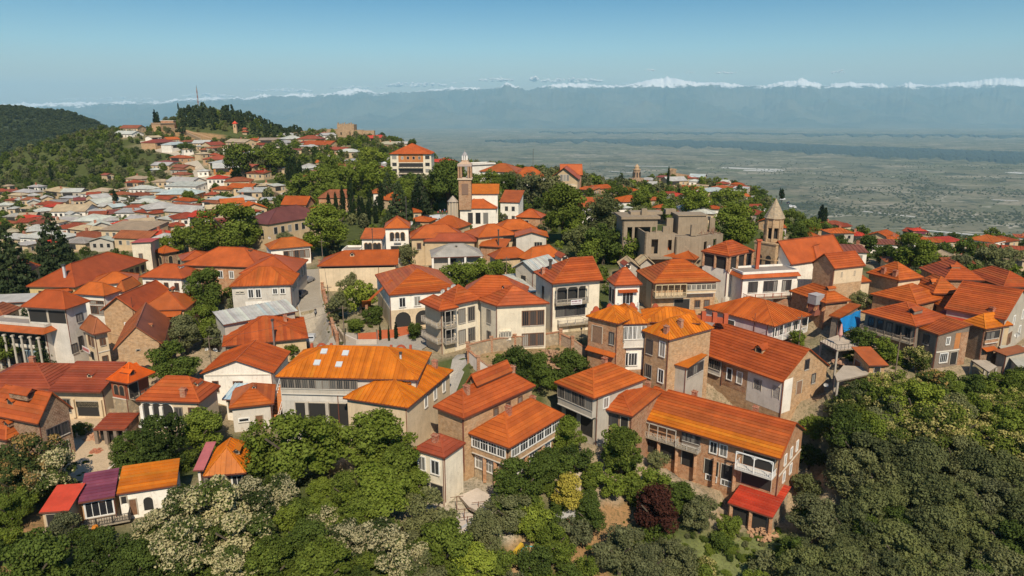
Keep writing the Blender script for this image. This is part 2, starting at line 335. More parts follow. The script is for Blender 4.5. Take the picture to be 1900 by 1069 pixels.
xr = np.array([ray(u, 150)[0]/ray(u, 150)[1]*YR for u in ux])
for j, k in enumerate(kk):
    y = 20500+(35500-20500)*k; Ym[j] = y; Xm[j] = xr*y/YR
    kr = (y-20500)/(YR-20500)
    prof = np.where(kr < 1, np.clip(kr, 0, 1)**1.25, np.clip(1-(kr-1)*1.5, 0, 1))
    Zm[j] = prof
rn = fbm(Xm*.0005, Ym*.0004, 11, 6, True); rn2 = fbm(Xm*.0016, Ym*.0012, 12, 5, True)
amp = 4*Zm*(1-Zm)*.55+.02
Zs = top[None]*(Zm*(1-.0*rn)+amp*(rn-.62)*1.3) + (rn2-.6)*260*np.clip(Zm*3, 0, 1)*(1-np.clip(Zm-.9, 0, .1)*8)
kr_all = (Ym-20500)/(YR-20500)
Zs = np.minimum(Zs, top[None]*(1-.25*np.abs(kr_all-1))+ (rn2-.55)*90)+ZP-40*(kr_all <= .02)
def m_mount():
    m, t, b = NT('snow_mountains'); p = wpos(t); sx = t.nodes.new('ShaderNodeSeparateXYZ'); t.links.new(p, sx.inputs[0])
    n = noise(t, p, .0016, 8, .75); mt = t.nodes.new('ShaderNodeMath'); mt.operation = 'MULTIPLY_ADD'; t.links.new(n, mt.inputs[0]); mt.inputs[1].default_value = 900; mx_ = t.nodes.new('ShaderNodeMath'); mx_.operation = 'MULTIPLY_ADD'; mn_ = t.nodes.new('ShaderNodeMath'); mn_.operation = 'MINIMUM'; t.links.new(sx.outputs[0], mn_.inputs[0]); mn_.inputs[1].default_value = 0; t.links.new(mn_.outputs[0], mx_.inputs[0]); mx_.inputs[1].default_value = -.042; t.links.new(sx.outputs[2], mx_.inputs[2]); t.links.new(mx_.outputs[0], mt.inputs[2])
    mr = N(t, 'MapRange'); t.links.new(mt.outputs[0], mr.inputs[0]); mr.inputs[1].default_value = 1330; mr.inputs[2].default_value = 1400
    n2 = noise(t, p, .0006, 6, .7); low = mixc(t, ramp(t, n2, (.4, 0.), (.6, 1.)), (.045, .065, .045), (.11, .11, .07))
    t.links.new(mixc(t, mr.outputs[0], low, (.93, .91, .90)), b.inputs['Base Color']); b.inputs['Roughness'].default_value = .9; return m
link('snow_mountains', grid_mesh('snow_mountains', Xm, Ym, Zs, m_mount(), smooth=True), kind='structure', label='long snow capped mountain range on the horizon')
ztop = float(Zs.max())
# clouds over the range
ico = []
def blob(mb, c, r, seed, flat=.5):
    R = np.random.default_rng(seed); n, k = 9, 6; ring = []
    for j in range(k+1):
        th = math.pi*j/k; ring.append([np.array(c)+np.array((math.sin(th)*math.cos(2*math.pi*i/n), math.sin(th)*math.sin(2*math.pi*i/n), math.cos(th)*flat))*r*(1+(R.random()-.5)*.35) for i in range(n)])
    for j in range(k):
        for i in range(n): mb.poly([ring[j][i], ring[j+1][i], ring[j+1][(i+1) % n], ring[j][(i+1) % n]])
def m_cloud():
    m = bpy.data.materials.new('cloud'); m.use_nodes = True; t = m.node_tree; t.nodes.clear(); o = t.nodes.new('ShaderNodeOutputMaterial')
    d = N(t, 'BsdfDiffuse'); d.inputs[0].default_value = (.98, .95, .92, 1); tr = N(t, 'BsdfTransparent'); lw = N(t, 'LayerWeight', i_Blend=.35)
    f = ramp(t, lw.outputs['Facing'], (0., .1), (.75, 1.)); mx = t.nodes.new('ShaderNodeMixShader'); t.links.new(f, mx.inputs[0]); t.links.new(d.outputs[0], mx.inputs[1]); t.links.new(tr.outputs[0], mx.inputs[2])
    t.links.new(mx.outputs[0], o.inputs[0]); return m
MC = m_cloud()
YC_ = 44000.
def cloud(u, v, w, h, n, seed, label):
    R = np.random.default_rng(seed); c = ray(u, v); c = c*(YC_/c[1]); s = YC_/F; mb = MB(c)
    for i in range(n):
        x = (R.random()-.5)*w; y = (R.random()-.3)*h*(1-abs(2*x/w)**2)
        blob(mb, c+np.array((x*s, R.random()*900, -abs(0)+y*s)), (1.2+R.random()*2.6)*s*(h/6), seed*50+i, .55)
    m = mb.mesh('cloud', MC, True); thing('cloud', label, 'cloud', c, group='small clouds over the snow peaks', mesh=m)
for i, (u, v, w, h, n, lab) in enumerate([(1207,130,18,4,14,'small puff of white cloud high over the broad snowy dome'),(1280,134,16,3,10,'tiny faint cloud right of the puff above the snowy dome'),(1348,135,34,5,18,'low ragged cloud puff right of the snowy dome'),(1562,134,22,5,16,'lone small cloud over the pointed snow peaks'),
    (990,147,16,8,24,'upright cloud puff just right of the central snow peak'),(920,148,60,6,50,'cloud bank clinging to the central snow peak'),(1060,150,110,7,90,'broad cloud bank between the central peak and the snowy dome'),(770,158,110,7,80,'cloud bank over the ridge left of the central peak'),(660,163,100,5,60,'hazy cloud strip over the left part of the snow range'),
    (520,168,110,6,70,'faint cloud strip above the mast and hilltop pines'),(380,178,90,6,50,'pale cloud low on the horizon behind the mast'),(200,184,190,5,60,'long faint cloud low over the horizon at the far left'),(30,188,110,3,24,'thin pale cloud strip above the bare dome hill'),(850,154,26,4,14,'small cloud wisp between two left banks'),(1165,156,22,4,14,'little cloud tucked against the left foot of the snowy dome')]):
    cloud(u, v, w, h, n, 100+i, lab)
    ob = [o_ for o_ in COL.objects if o_.name.startswith('cloud')][-1]
def blank(): pass
# left wooded hill
def rbf_surface(P, X, Y, c=60.):
    P = np.array(P); ph = lambda a, b: np.sqrt(((a[:, None, :2]-b[None, :, :2])**2).sum(-1)+c*c)
    n = len(P); A = np.zeros((n+1, n+1)); A[:n, :n] = ph(P, P); A[:n, n] = 1; A[n, :n] = 1; W = np.linalg.solve(A, np.append(P[:, 2], 0))
    q = np.c_[X.ravel(), Y.ravel()]; return (ph(q, P)@W[:n]+W[n]).reshape(X.shape)
HP = [(45,206,1500),(0,209,1500),(-80,214,1500),(-250,225,1500),(100,211,1480),(130,219,1460),(160,231,1450),(188,243,1440),(230,262,1440),(300,300,1450),(0,250,1270),(100,258,1260),(60,290,1080),(0,330,960),(120,300,1080),(190,290,1200),(-200,270,1250),(-200,340,1000),(-100,360,850)]
HPT = [PX(*p) for p in HP]
for (u, v, d) in [(45,206,1500),(-250,225,1500),(188,243,1440)]:
    p = PX(u, v, d)
    for dd, dz in ((150, 60), (500, 260), (900, 450)): q = p.copy(); q[1] += dd; q[2] -= dz; HPT.append(q)
HPT += [np.array(p, float) for p in [(-300, 1300, -350), (-200, 1700, -470), (-430, 800, -230), (-560, 760, -150), (-900, 760, -120), (-1700, 900, -250), (-1700, 1500, -100)]]
hx, hy = np.meshgrid(np.arange(-1900, -150, 12.), np.arange(740, 2500, 12.)); hz = rbf_surface(HPT, hx, hy); hz += (fbm(hx*.012, hy*.012, 21, 4)-.5)*22; hz = np.maximum(hz, -503)
M_HILL = m_flat((.035, .05, .02), .95, .35)
link('left_hill', grid_mesh('left_hill', hx, hy, hz, M_HILL), kind='structure', label='rounded wooded hill beyond the left slope of the town')
def hillz(x, y):
    j = np.clip(((y-740)/12).astype(int), 0, hx.shape[0]-1); i = np.clip(((x+1900)/12).astype(int), 0, hx.shape[1]-1); return hz[j, i]
# haze
hb = MB(); hb.abox(-65000, 65000, -4000, 40000, ZP-6, max(ztop+60, 250)); hm = bpy.data.materials.new('air'); hm.use_nodes = True; ht = hm.node_tree; ht.nodes.clear()
ho = ht.nodes.new('ShaderNodeOutputMaterial'); pv_ = ht.nodes.new('ShaderNodeVolumePrincipled'); ht.links.new(pv_.outputs[0], ho.inputs['Volume'])
pv_.inputs['Color'].default_value = (.49, .81, 1.0, 1); pv_.inputs['Density'].default_value = 4.3e-5; pv_.inputs['Anisotropy'].default_value = 0.0
HAZE = hb.build('haze', hm, kind='stuff', label='thin blue haze over the valley')
# ------------------------------------------------------------------ buildings
RC = dict(O1=(.53,.145,.010), O2=(.42,.094,.016), O3=(.385,.079,.017), O4=(.29,.088,.035), RD=(.30,.064,.026), MR=(.15,.05,.04), BR=(.50,.055,.025), W=(.46,.44,.40), G=(.36,.33,.28), T=(.44,.33,.21), PU=(.20,.05,.08), OR=(.60,.10,.008), BL=(.42,.50,.55), PK=(.45,.13,.13))
WC = dict(cream=('w',(.76,.67,.52)), white=('w',(.80,.75,.67)), tan=('w',(.56,.42,.26)), brick=('b',(.36,.16,.075)), dbrick=('b',(.24,.12,.07)), obrick=('b',(.44,.19,.08)), stone=('s',(.42,.32,.20)), lilac=('w',(.60,.50,.50)), grey=('w',(.46,.41,.34)),
          wood=('d',(.22,.17,.13)), yellow=('w',(.62,.47,.22)), red=('w',(.36,.10,.05)), beige=('w',(.66,.52,.35)), sbrick=('b',(.50,.29,.14)), wht=('w',(.84,.78,.68)), orange=('w',(.50,.2,.07)), pgrey=('w',(.60,.55,.48)), block=('b',(.36,.33,.29)))
def WM(k):
    a, c = WC[k]; return {'w': m_wall, 'b': m_brick, 's': m_stone, 'd': m_wood}[a](c)
def RM(k): return m_roof(RC[k], .5, .45)
PADZ = []; FOOT = []       # footprints (polygons) for ground cover and tree placing
_win = {}
def win_mesh(w, h, style):
    k = (round(w, 1), round(h, 1), style)
    if k in _win: return _win[k]
    w, h = k[0], k[1]; fr = dict(w=M_WHITE, b=m_flat((.14,.07,.04)), g=m_flat((.20,.17,.14)), c=m_flat((.5,.45,.36)), k=m_flat((.06,.05,.05)), l=m_flat((.34,.42,.46)))[style[0]]
    n = int(([q for q in style if q.isdigit()]+['2'])[0]); tb = 'T' in style
    f = MB(); t = .09; D = .06
    f.abox(-w/2-.1, w/2+.1, -D-.05, -D+.12, h, h+.1); f.abox(-w/2-.1, -w/2, -D-.05, .03, 0, h); f.abox(w/2, w/2+.1, -D-.05, .03, 0, h); f.abox(-w/2, w/2, -D, .03, 0, t); f.abox(-w/2, w/2, -D, .03, h-t, h); f.abox(-w/2, -w/2+t, -D, .03, t, h-t); f.abox(w/2-t, w/2, -D, .03, t, h-t)
    for i in range(1, n): x = -w/2+w*i/n; f.abox(x-.035, x+.035, -D+.01, .03, t, h-t)
    if tb: f.abox(-w/2+t, w/2-t, -D+.015, .025, h*.68, h*.68+.06)
    p = MB(); p.poly([(-w/2+t, -.02, t), (w/2-t, -.02, t), (w/2-t, -.02, h-t), (-w/2+t, -.02, h-t)])
    s = MB(); s.abox(-w/2-.1, w/2+.1, -.16, .02, -.1, -.005)
    _win[k] = (f.mesh('window', fr), p.mesh('pane', GLASS), s.mesh('sill', m_flat((.5,.45,.38))))
    return _win[k]
_far = {}
def farwin(w, h):
    k = (round(w, 1), round(h, 1))
    if k not in _far:
        f = MB(); w, h = k; f.abox(-w/2-.1, w/2+.1, -.04, .02, -.1, h+.1, 0); f.poly([(-w/2, -.05, 0), (w/2, -.05, 0), (w/2, -.05, h), (-w/2, -.05, h)], 1)
        _far[k] = f.mesh('window', [m_flat((.5,.46,.4)), GLASS])
    return _far[k]
class Face:
    def __init__(s, P, e, n, L, z): s.P = P; s.e = e; s.n = n; s.L = L; s.z = z
    def at(s, x, d=0, z=0): return np.array((s.P[0]+s.e[0]*x+s.n[0]*d, s.P[1]+s.e[1]*x+s.n[1]*d, s.z-z))
    @property
    def rz(s): return math.atan2(s.e[1], s.e[0])
class Bld:
    def __init__(s, root, near): s.root = root; s.o = np.array(root.location); s.near = near
    def mb(s): return MB(s.o)
    def window(s, fc, x, z0, w, h, style='w2', d=0.02):
        p = fc.at(x, d, z0+h)-s.o
        if not s.near: link('window', farwin(w, h), s.root, p, fc.rz); return
        a, b, c = win_mesh(w, h, style); o = link('window', a, s.root, p, fc.rz); link('pane', b, o)
        if 'n' not in style: link('sill', c, o)
    def facade(s, fc, items):
        for it in items or []:
            k = it[0]; x0, x1, z0, z1 = it[1]*fc.L, it[2]*fc.L, it[3], it[4]; n = it[5] if len(it) > 5 else 1; st = it[6] if len(it) > 6 else None; cx = (x0+x1)/2
            if k == 'win':
                for i in range(n):
                    wd = it[7] if len(it) > 7 else min(1.15, (x1-x0)/n*.6); s.window(fc, x0+(x1-x0)*(i+.5)/n, z0, wd, z1-z0, st or 'w2')
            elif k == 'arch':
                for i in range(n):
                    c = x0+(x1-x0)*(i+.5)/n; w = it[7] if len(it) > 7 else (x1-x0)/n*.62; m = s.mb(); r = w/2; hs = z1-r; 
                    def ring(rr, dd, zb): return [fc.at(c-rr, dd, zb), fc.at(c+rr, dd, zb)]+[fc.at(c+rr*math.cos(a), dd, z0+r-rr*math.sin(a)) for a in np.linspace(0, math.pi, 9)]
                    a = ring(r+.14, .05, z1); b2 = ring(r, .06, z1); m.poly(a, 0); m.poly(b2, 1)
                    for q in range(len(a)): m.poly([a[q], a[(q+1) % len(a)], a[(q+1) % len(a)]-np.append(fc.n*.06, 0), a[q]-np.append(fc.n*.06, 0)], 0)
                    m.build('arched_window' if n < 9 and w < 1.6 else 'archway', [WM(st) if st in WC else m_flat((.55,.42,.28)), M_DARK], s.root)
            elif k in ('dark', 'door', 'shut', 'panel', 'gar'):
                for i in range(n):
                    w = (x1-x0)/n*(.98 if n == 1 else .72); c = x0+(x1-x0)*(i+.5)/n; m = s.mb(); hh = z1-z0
                    cm = {'dark': M_DARK, 'door': m_wood((.20,.10,.05)), 'shut': m_wood((.26,.15,.09)), 'gar': m_wood((.55,.46,.30)), 'panel': WM(st) if st in WC else M_WHITE}[k]  # 'dark' is a flat sheet whose colour stands for shade in open fronts
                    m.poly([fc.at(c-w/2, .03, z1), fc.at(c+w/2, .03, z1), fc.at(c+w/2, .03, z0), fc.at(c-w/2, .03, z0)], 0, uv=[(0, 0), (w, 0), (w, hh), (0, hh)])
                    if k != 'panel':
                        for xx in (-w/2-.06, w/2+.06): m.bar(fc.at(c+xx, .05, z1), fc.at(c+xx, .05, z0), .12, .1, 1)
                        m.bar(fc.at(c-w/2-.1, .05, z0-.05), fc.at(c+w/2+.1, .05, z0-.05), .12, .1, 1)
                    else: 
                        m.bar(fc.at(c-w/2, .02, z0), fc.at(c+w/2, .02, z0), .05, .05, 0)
                    m.build({'dark': 'shade_panel', 'door': 'door', 'shut': 'shutter', 'gar': 'garage_door', 'panel': 'wall_panel'}[k], [cm, WM(st) if st in WC else m_flat((.42,.36,.28))], s.root)
            elif k in ('bal', 'gal'):     # platform, railing, posts ; z0 = top of posts / rail height line, z1 = floor
                D = it[7] if len(it) > 7 else 1.4; cm = {'w': M_WHITE, 'd': m_wood((.24,.19,.14)), 'y': m_wood((.58,.45,.27)), 'g': m_wood((.42,.37,.31)), 'r': m_flat((.30,.09,.05)), 'k': M_IRON}[st or 'd']
                m = s.mb(); a = fc.at(cx, D/2, z1+.09); m.box(a, np.append(fc.e*(x1-x0)/2, 0), np.append(fc.n*D/2, 0), (0, 0, .09)); m.build('balcony_floor', [m_wood((.34,.28,.2)) if st != 'w' else m_flat((.6,.56,.5))], s.root)
                r = s.mb(); step = .28 if s.near else .6
                run = [(fc.at(x0, D-.05, z1), fc.at(x1, D-.05, z1)), (fc.at(x0+.05, 0, z1), fc.at(x0+.05, D, z1)), (fc.at(x1-.05, 0, z1), fc.at(x1-.05, D, z1))]
                for p, q in run:
                    r.bar(p+(0,0,.98), q+(0,0,.98), .07); r.bar(p+(0,0,.12), q+(0,0,.12), .05); L = np.linalg.norm(q-p)
                    for j in range(1, int(L/step)): r.bar(p+(q-p)*j*step/L+(0,0,.12), p+(q-p)*j*step/L+(0,0,.98), .07 if st in ('y', 'g') else .045)
                r.build('railing', [cm], s.root)
                top = z0 if k == 'gal' else z1-1.05
                for i in range(n+1):
                    x = x0+.06+(x1-x0-.12)*i/n; m = s.mb(); m.bar(fc.at(x, D-.06, z1), fc.at(x, D-.06, top), .14); m.build('post', [cm], s.root)
                if k == 'gal':
                    m = s.mb(); m.bar(fc.at(x0, D-.06, top+.08), fc.at(x1, D-.06, top+.08), .16); 
                    if 'A' in (it[8] if len(it) > 8 else ''):
                        for i in range(n):
                            xa = x0+(x1-x0)*i/n; xb = x0+(x1-x0)*(i+1)/n; w = xb-xa
                            for sg, xx in ((1, xa), (-1, xb)): m.poly([fc.at(xx, D-.05, top+.1), fc.at(xx+sg*w*.32, D-.05, top+.1), fc.at(xx+sg*w*.12, D-.05, top+.35), fc.at(xx, D-.05, top+.75)])
                    m.build('beam', [cm], s.root)
            elif k == 'glz':              # glazed timber gallery standing proud of the wall
                D = it[7] if len(it) > 7 else .35; ps = st or 'w3'; sill = z0+(z1-z0)*.62; cm = it[8] if len(it) > 8 else 'wood'
                m = s.mb(); m.box(fc.at(cx, D/2, (z0+z1)/2), np.append(fc.e*(x1-x0)/2, 0), np.append(fc.n*D/2, 0), (0, 0, (z1-z0)/2)); m.build('gallery_wall', [WM(cm)], s.root)
                w = (x1-x0)/n
                for i in range(n): s.window(fc, x0+w*(i+.5), z0+.12, w*.94, sill-z0-.1, ps+'n', D+.02)
                m = s.mb(); m.bar(fc.at(x0, D+.06, sill+.06), fc.at(x1, D+.06, sill+.06), .14, .1); m.bar(fc.at(x0, D+.06, z1-.06), fc.at(x1, D+.06, z1-.06), .14, .14); m.build('ledge', [m_flat((.55,.5,.43))], s.root)
            elif k == 'col':
                for i in range(n+1):
                    x = x0+(x1-x0)*i/n; D = it[7] if len(it) > 7 else 1.5; m = s.mb(); p = fc.at(x, D, z1); m.prism(p, .2, .2, p[2], fc.z-z0, 8, cap=False); m.bar(fc.at(x, D, z0+.3), fc.at(x, D, z0), .55, .55); m.build('column', [WM(st) if st in WC else M_CONC], s.root)
            elif k == 'pier':
                for i in range(n+1):
                    x = x0+(x1-x0)*i/n; D = it[7] if len(it) > 7 else .2; m = s.mb(); m.bar(fc.at(x, D, z1), fc.at(x, D, z0), .5, .5); m.build('pillar', [WM(st) if st in WC else M_CONC], s.root)
            elif k == 'band':
                m = s.mb(); m.box(fc.at(cx, .06, (z0+z1)/2), np.append(fc.e*(x1-x0)/2, 0), np.append(fc.n*.06, 0), (0, 0, (z1-z0)/2)); m.build('string_course', [WM(st) if st in WC else m_flat((.6,.54,.45))], s.root)
            elif k == 'pipe':
                m = s.mb(); m.bar(fc.at(x0, .1, z1), fc.at(x0, .1, z0), .11); m.build('drainpipe', [M_PIPE], s.root)
            elif k == 'awn':
                D = it[7] if len(it) > 7 else 1.2; m = s.mb(); a = [fc.at(x0, .02, z0), fc.at(x1, .02, z0), fc.at(x1, D, z1), fc.at(x0, D, z1)]; m.poly(a[::-1]); m.poly([q-(0,0,.08) for q in a])
                for i in range(4): m.poly([a[i], a[(i+1) % 4], a[(i+1) % 4]-(0,0,.08), a[i]-(0,0,.08)])
                m.build('canopy_roof', [RM(st or 'O2')], s.root)
def clipk(poly, ax, lo, hi):
    def half(P, sgn, c):
        out = []
        for i in range(len(P)):
            a, b = P[i], P[(i+1) % len(P)]; da, db = sgn*(a@ax-c), sgn*(b@ax-c)
            if da >= 0: out.append(a)
            if (da > 0) != (db > 0) and abs(da-db) > 1e-9: out.append(a+(b-a)*(da/(da-db)))
        return out
    P = half(poly, 1, lo)
    return half(P, -1, hi) if len(P) >= 3 else []
def mass(B, A, b, C, h, roof='hip', col='O2', wall='cream', rise=None, axis=None, tex='rows', o=(.5,.5,.4,.4), fl=None, fr=None, ze=None, zg=None, chim=(), dorm=(), sky=(), ridge_in=None, base=None, basez=None, wallh=None, low=None):
    """one block: A, b, C are the eave corners (world xy); overhangs o = (front AB, right BC, back, left)"""
    A, b, C = np.array(A[:2], float), np.array(b[:2], float), np.array(C[:2], float); D_ = A+C-b
    FOOT.append(np.array([A, b, C, D_])); PADZ.append(ground(b[0], b[1])[0]); s = B
    e1 = (b-A); L = np.linalg.norm(e1); e1 /= L; e2 = (C-b); W = np.linalg.norm(e2); e2 /= W
    axis = axis or ('ab' if L >= W else 'bc'); 
    if rise is None: rise = .24*min(L, W)*(1. if roof != 'shed' else .9)
    if roof.startswith('hip'): rise *= .92
    hipin = ridge_in if ridge_in is not None else min(L, W)/2
    Wd = lambda x, y, z: np.array((A[0]+e1[0]*x+e2[0]*y, A[1]+e1[1]*x+e2[1]*y, z))
    def rz(x, y):
        if roof in ('flat', 'skirt'): return 0
        if roof == 'shed': return rise*y/W
        if roof == 'shedr': return rise*(L-x)/L
        if roof == 'shedl': return rise*x/L
        if roof == 'shedb': return rise*(1-y/W)
        if axis == 'ab':
            v = rise*(1-abs(y-W/2)/(W/2)); 
            if roof == 'hip': v = min(v, rise*min(x, L-x)/hipin)
            if roof == 'hipl': v = min(v, rise*x/hipin)
            if roof == 'hipr': v = min(v, rise*(L-x)/hipin)
        else:
            v = rise*(1-abs(x-L/2)/(L/2))
            if roof == 'hip': v = min(v, rise*min(y, W-y)/hipin)
            if roof == 'hipf': v = min(v, rise*y/hipin)
        return max(v, 0)
    z0 = ze; near = s.near; t = .12
    E = [Wd(0, 0, z0), Wd(L, 0, z0), Wd(L, W, z0), Wd(0, W, z0)]
    slopes = []
    if roof == 'shed': slopes = [([E[0], E[1], E[2]+(0,0,rise), E[3]+(0,0,rise)], e1)]
    elif roof == 'shedb': slopes = [([E[0]+(0,0,rise), E[1]+(0,0,rise), E[2], E[3]], e1)]
    elif roof == 'shedr': slopes = [([E[1], E[2], E[3]+(0,0,rise), E[0]+(0,0,rise)], e2)]
    elif roof == 'shedl': slopes = [([E[3], E[0], E[1]+(0,0,rise), E[2]+(0,0,rise)], -e2)]
    elif roof == 'flat' or roof == 'skirt': slopes = []
    elif axis == 'ab':
        xl = hipin if roof in ('hip', 'hipl') else 0; xr = L-hipin if roof in ('hip', 'hipr') else L
        if xl > xr: xl = xr = (xl+xr)/2
        R0, R1 = Wd(xl, W/2, z0+rise), Wd(xr, W/2, z0+rise)
        slopes = [([E[0], E[1], R1, R0], e1), ([E[2], E[3], R0, R1], -e1)]
        if xl > 0: slopes.append(([E[3], E[0], R0], -e2))
        if xr < L: slopes.append(([E[1], E[2], R1], e2))
    else:
        yl = hipin if roof in ('hip', 'hipf') else 0; yr = W-hipin if roof == 'hip' else W
        if yl > yr: yl = yr = (yl+yr)/2
        R0, R1 = Wd(L/2, yl, z0+rise), Wd(L/2, yr, z0+rise)
        slopes = [([E[1], E[2], R1, R0], e2), ([E[3], E[0], R0, R1], -e2)]
        if yl > 0: slopes.append(([E[0], E[1], R0], e1))
        if yr < W: slopes.append(([E[2], E[3], R1], -e1))
    # walls (inset by the overhangs), tops follow the roof
    oF, oR, oB, oL = o; c4 = [(oL, oF), (L-oR, oF), (L-oR, W-oB), (oL, W-oB)]
    gz = min(ground(*Wd(x, y, 0)[:2])[0] for x, y in c4)-4.5 if zg is None else zg
    wm = s.mb(); faces = []
    for k in range(4):
        p, q = np.array(c4[k]), np.array(c4[(k+1) % 4]); Lk = np.linalg.norm(q-p); pts_b = [Wd(p[0], p[1], gz), Wd(q[0], q[1], gz)]
        top = [p+(q-p)*f for f in sorted({1, .95, .85, .7, .5, .3, .15, .05, 0}, reverse=True)]
        tp = [Wd(r[0], r[1], z0+rz(r[0], r[1])-.1) for r in top]; uvx = [0, Lk]+[Lk*f for f in sorted({1, .95, .85, .7, .5, .3, .15, .05, 0}, reverse=True)]
        pp = pts_b+tp; wm.poly(pp, 0, uv=[(uvx[i]+k*3.3, pp[i][2]) for i in range(len(pp))])
        ew = (Wd(q[0], q[1], 0)-Wd(p[0], p[1], 0))[:2]/Lk; faces.append(Face(Wd(p[0], p[1], 0)[:2], ew, np.array((ew[1], -ew[0])), Lk, z0))
    wmat = WM(wall); wm.build('wall', [wmat], s.root)
    if base:                            # lower storey of another material, 3 cm proud
        bmb = s.mb()
        for k in range(2):
            fc = faces[k]; zb = fc.z-gz; bmb.poly([fc.at(-.03, .04, zb), fc.at(fc.L+.04, .04, zb), fc.at(fc.L+.04, .04, basez), fc.at(-.03, .04, basez)], 0, uv=[(0, 0), (fc.L, 0), (fc.L, zb-basez), (0, zb-basez)])
            bmb.poly([fc.at(-.03, .04, basez), fc.at(fc.L+.04, .04, basez), fc.at(fc.L+.04, 0, basez), fc.at(-.03, 0, basez)])
        bmb.build('base_wall', [WM(base)], s.root)
    # roof
    rmat = RM(col) if col in RC else M_CONC
    if roof in ('flat', 'skirt'):
        m = s.mb(); m.poly(E if roof == 'flat' else [Wd(oL, oF, z0+.9), Wd(L-oR, oF, z0+.9), Wd(L-oR, W-oB, z0+.9), Wd(oL, W-oB, z0+.9)], 0)
        if roof == 'flat':
            for k in range(4):
                p, q = E[k], E[(k+1) % 4]; m.poly([p-(0,0,.35), q-(0,0,.35), q, p], 0)
            m.poly([q-(0,0,.35) for q in E[::-1]], 0)
        ro = m.build('roof', [m_wall((.30,.26,.23), .8)], s.root)
        m = s.mb(); pp = [(oL*.9, oF*.9), (L-oR*.9, oF*.9), (L-oR*.9, W-oB*.9), (oL*.9, W-oB*.9)] if roof == 'skirt' else [(.1, .1), (L-.1, .1), (L-.1, W-.1), (.1, W-.1)]
        zt = z0+(1.25 if roof == 'skirt' else .45)
        for k in range(4): m.bar(Wd(*pp[k], zt-.2), Wd(*pp[(k+1) % 4], zt-.2), .22, .5)
        m.build('parapet', [WM(wall)], s.root)
        if roof == 'skirt':
            ins = [Wd(oL, oF, z0+.85), Wd(L-oR, oF, z0+.85), Wd(L-oR, W-oB, z0+.85), Wd(oL, W-oB, z0+.85)]
            slopes = [([E[k], E[(k+1) % 4], ins[(k+1) % 4], ins[k]], (E[(k+1) % 4]-E[k])[:2]/np.linalg.norm(E[(k+1) % 4]-E[k])) for k in range(4)]
        else: return faces, Wd, L, W, rz
    rm = s.mb()
    allp = slopes
    for poly, e in slopes:
        n = np.cross(poly[1]-poly[0], poly[2]-poly[0]); n /= np.linalg.norm(n); e3 = np.array((e[0], e[1], 0)); up = np.cross(n, e3)
        uv = [(q@e3, q@up) for q in poly]; rm.poly(poly, 0, uv)
        rm.poly([q-n*t for q in poly[::-1]], 1)
        for i in range(len(poly)):
            p, q = poly[i], poly[(i+1) % len(poly)]; rm.poly([p-n*t, q-n*t, q, p], 1)
    ro = rm.build('roof', [rmat, M_FASC], s.root)
    big = near
    stuff = None if big else s.mb()
    for poly, e in slopes:
        n = np.cross(poly[1]-poly[0], poly[2]-poly[0]); n /= np.linalg.norm(n); e3 = np.array((e[0], e[1], 0)); up = np.cross(n, e3)
        if n[1] > .25 and big: continue                      # slopes that face away keep the plain sheet
        if tex == 'plain': break
        ax = e3 if tex == 'seam' else up; vals = [q@ax for q in poly]; lo, hi = min(vals), max(vals); w = (.66 if tex == 'seam' else .62) if big else (1.1 if tex == 'seam' else 1.3); nn = max(1, int(round((hi-lo)/w))); w = (hi-lo)/nn
        for i in range(nn):
            P = clipk(poly, ax, lo+w*i, lo+w*(i+1))
            if len(P) < 3: continue
            if tex == 'seam':
                lip = clipk(poly, ax, lo+w*i, lo+w*i+.11); m = s.mb() if big else stuff
                a0 = [q+n*.02 for q in P]; m.poly(a0, 0, uv=[(q@e3, q@up) for q in a0])
                if len(lip) >= 3:
                    a = [q+n*.125 for q in lip]; m.poly(a, 0, uv=[(q@e3, q@up) for q in a])
                    for j in range(len(lip)): m.poly([lip[j], lip[(j+1) % len(lip)], a[(j+1) % len(lip)], a[j]], 0)
            else:
                m = s.mb() if big else stuff; off = lambda q: q+n*(.03+.085*(1-(q@ax-lo-w*i)/w)); a = [off(q) for q in P]; m.poly(a, 0, uv=[(q@e3, q@up) for q in a])
                for j in range(len(P)):
                    if abs(P[j]@ax-(lo+w*i)) < 1e-3 and abs(P[(j+1) % len(P)]@ax-(lo+w*i)) < 1e-3: m.poly([P[j], P[(j+1) % len(P)], a[(j+1) % len(P)], a[j]], 0)
            if big and m.v: link('roof_panel', m.mesh('roof_panel', [RM(low[1]) if low and e is slopes[0][1] and (i+.5)/nn < low[0] else rmat]), ro)
    if stuff is not None and stuff.v:
        q = link('roof_seams', stuff.mesh('roof_seams', [rmat]), ro); q['kind'] = 'stuff'
    # ridge and hip caps
    if roof not in ('shed', 'shedl', 'shedr', 'shedb', 'skirt'):
        m = s.mb(); seen = []
        for poly, e in slopes:
            for i in range(len(poly)):
                p, q = poly[i], poly[(i+1) % len(poly)]
                if max(p[2], q[2]) > z0+.2 and np.linalg.norm(p-q) > .3:
                    key = tuple(np.round((p+q)/2, 1))
                    if key in seen: continue
                    seen.append(key); m.bar(p+(0,0,.06), q+(0,0,.06), .2, .12)
        m.build('ridge_cap', [rmat], s.root)
    for (fx, fy) in chim:
        x, y = fx*L, fy*W; z = z0+rz(x, y); m = s.mb(); p = Wd(x, y, z)
        m.box(p+(0,0,.35), np.append(e1*.42, 0), np.append(e2*.32, 0), (0, 0, .75)); m.box(p+(0,0,1.16), np.append(e1*.5, 0), np.append(e2*.4, 0), (0, 0, .07))
        for k in (-.25, 0, .25): m.box(p+np.append(e1*k, 1.33), np.append(e1*.07, 0), np.append(e2*.07, 0), (0, 0, .12))
        m.build('chimney', [m_brick((.40,.09,.04))], s.root)
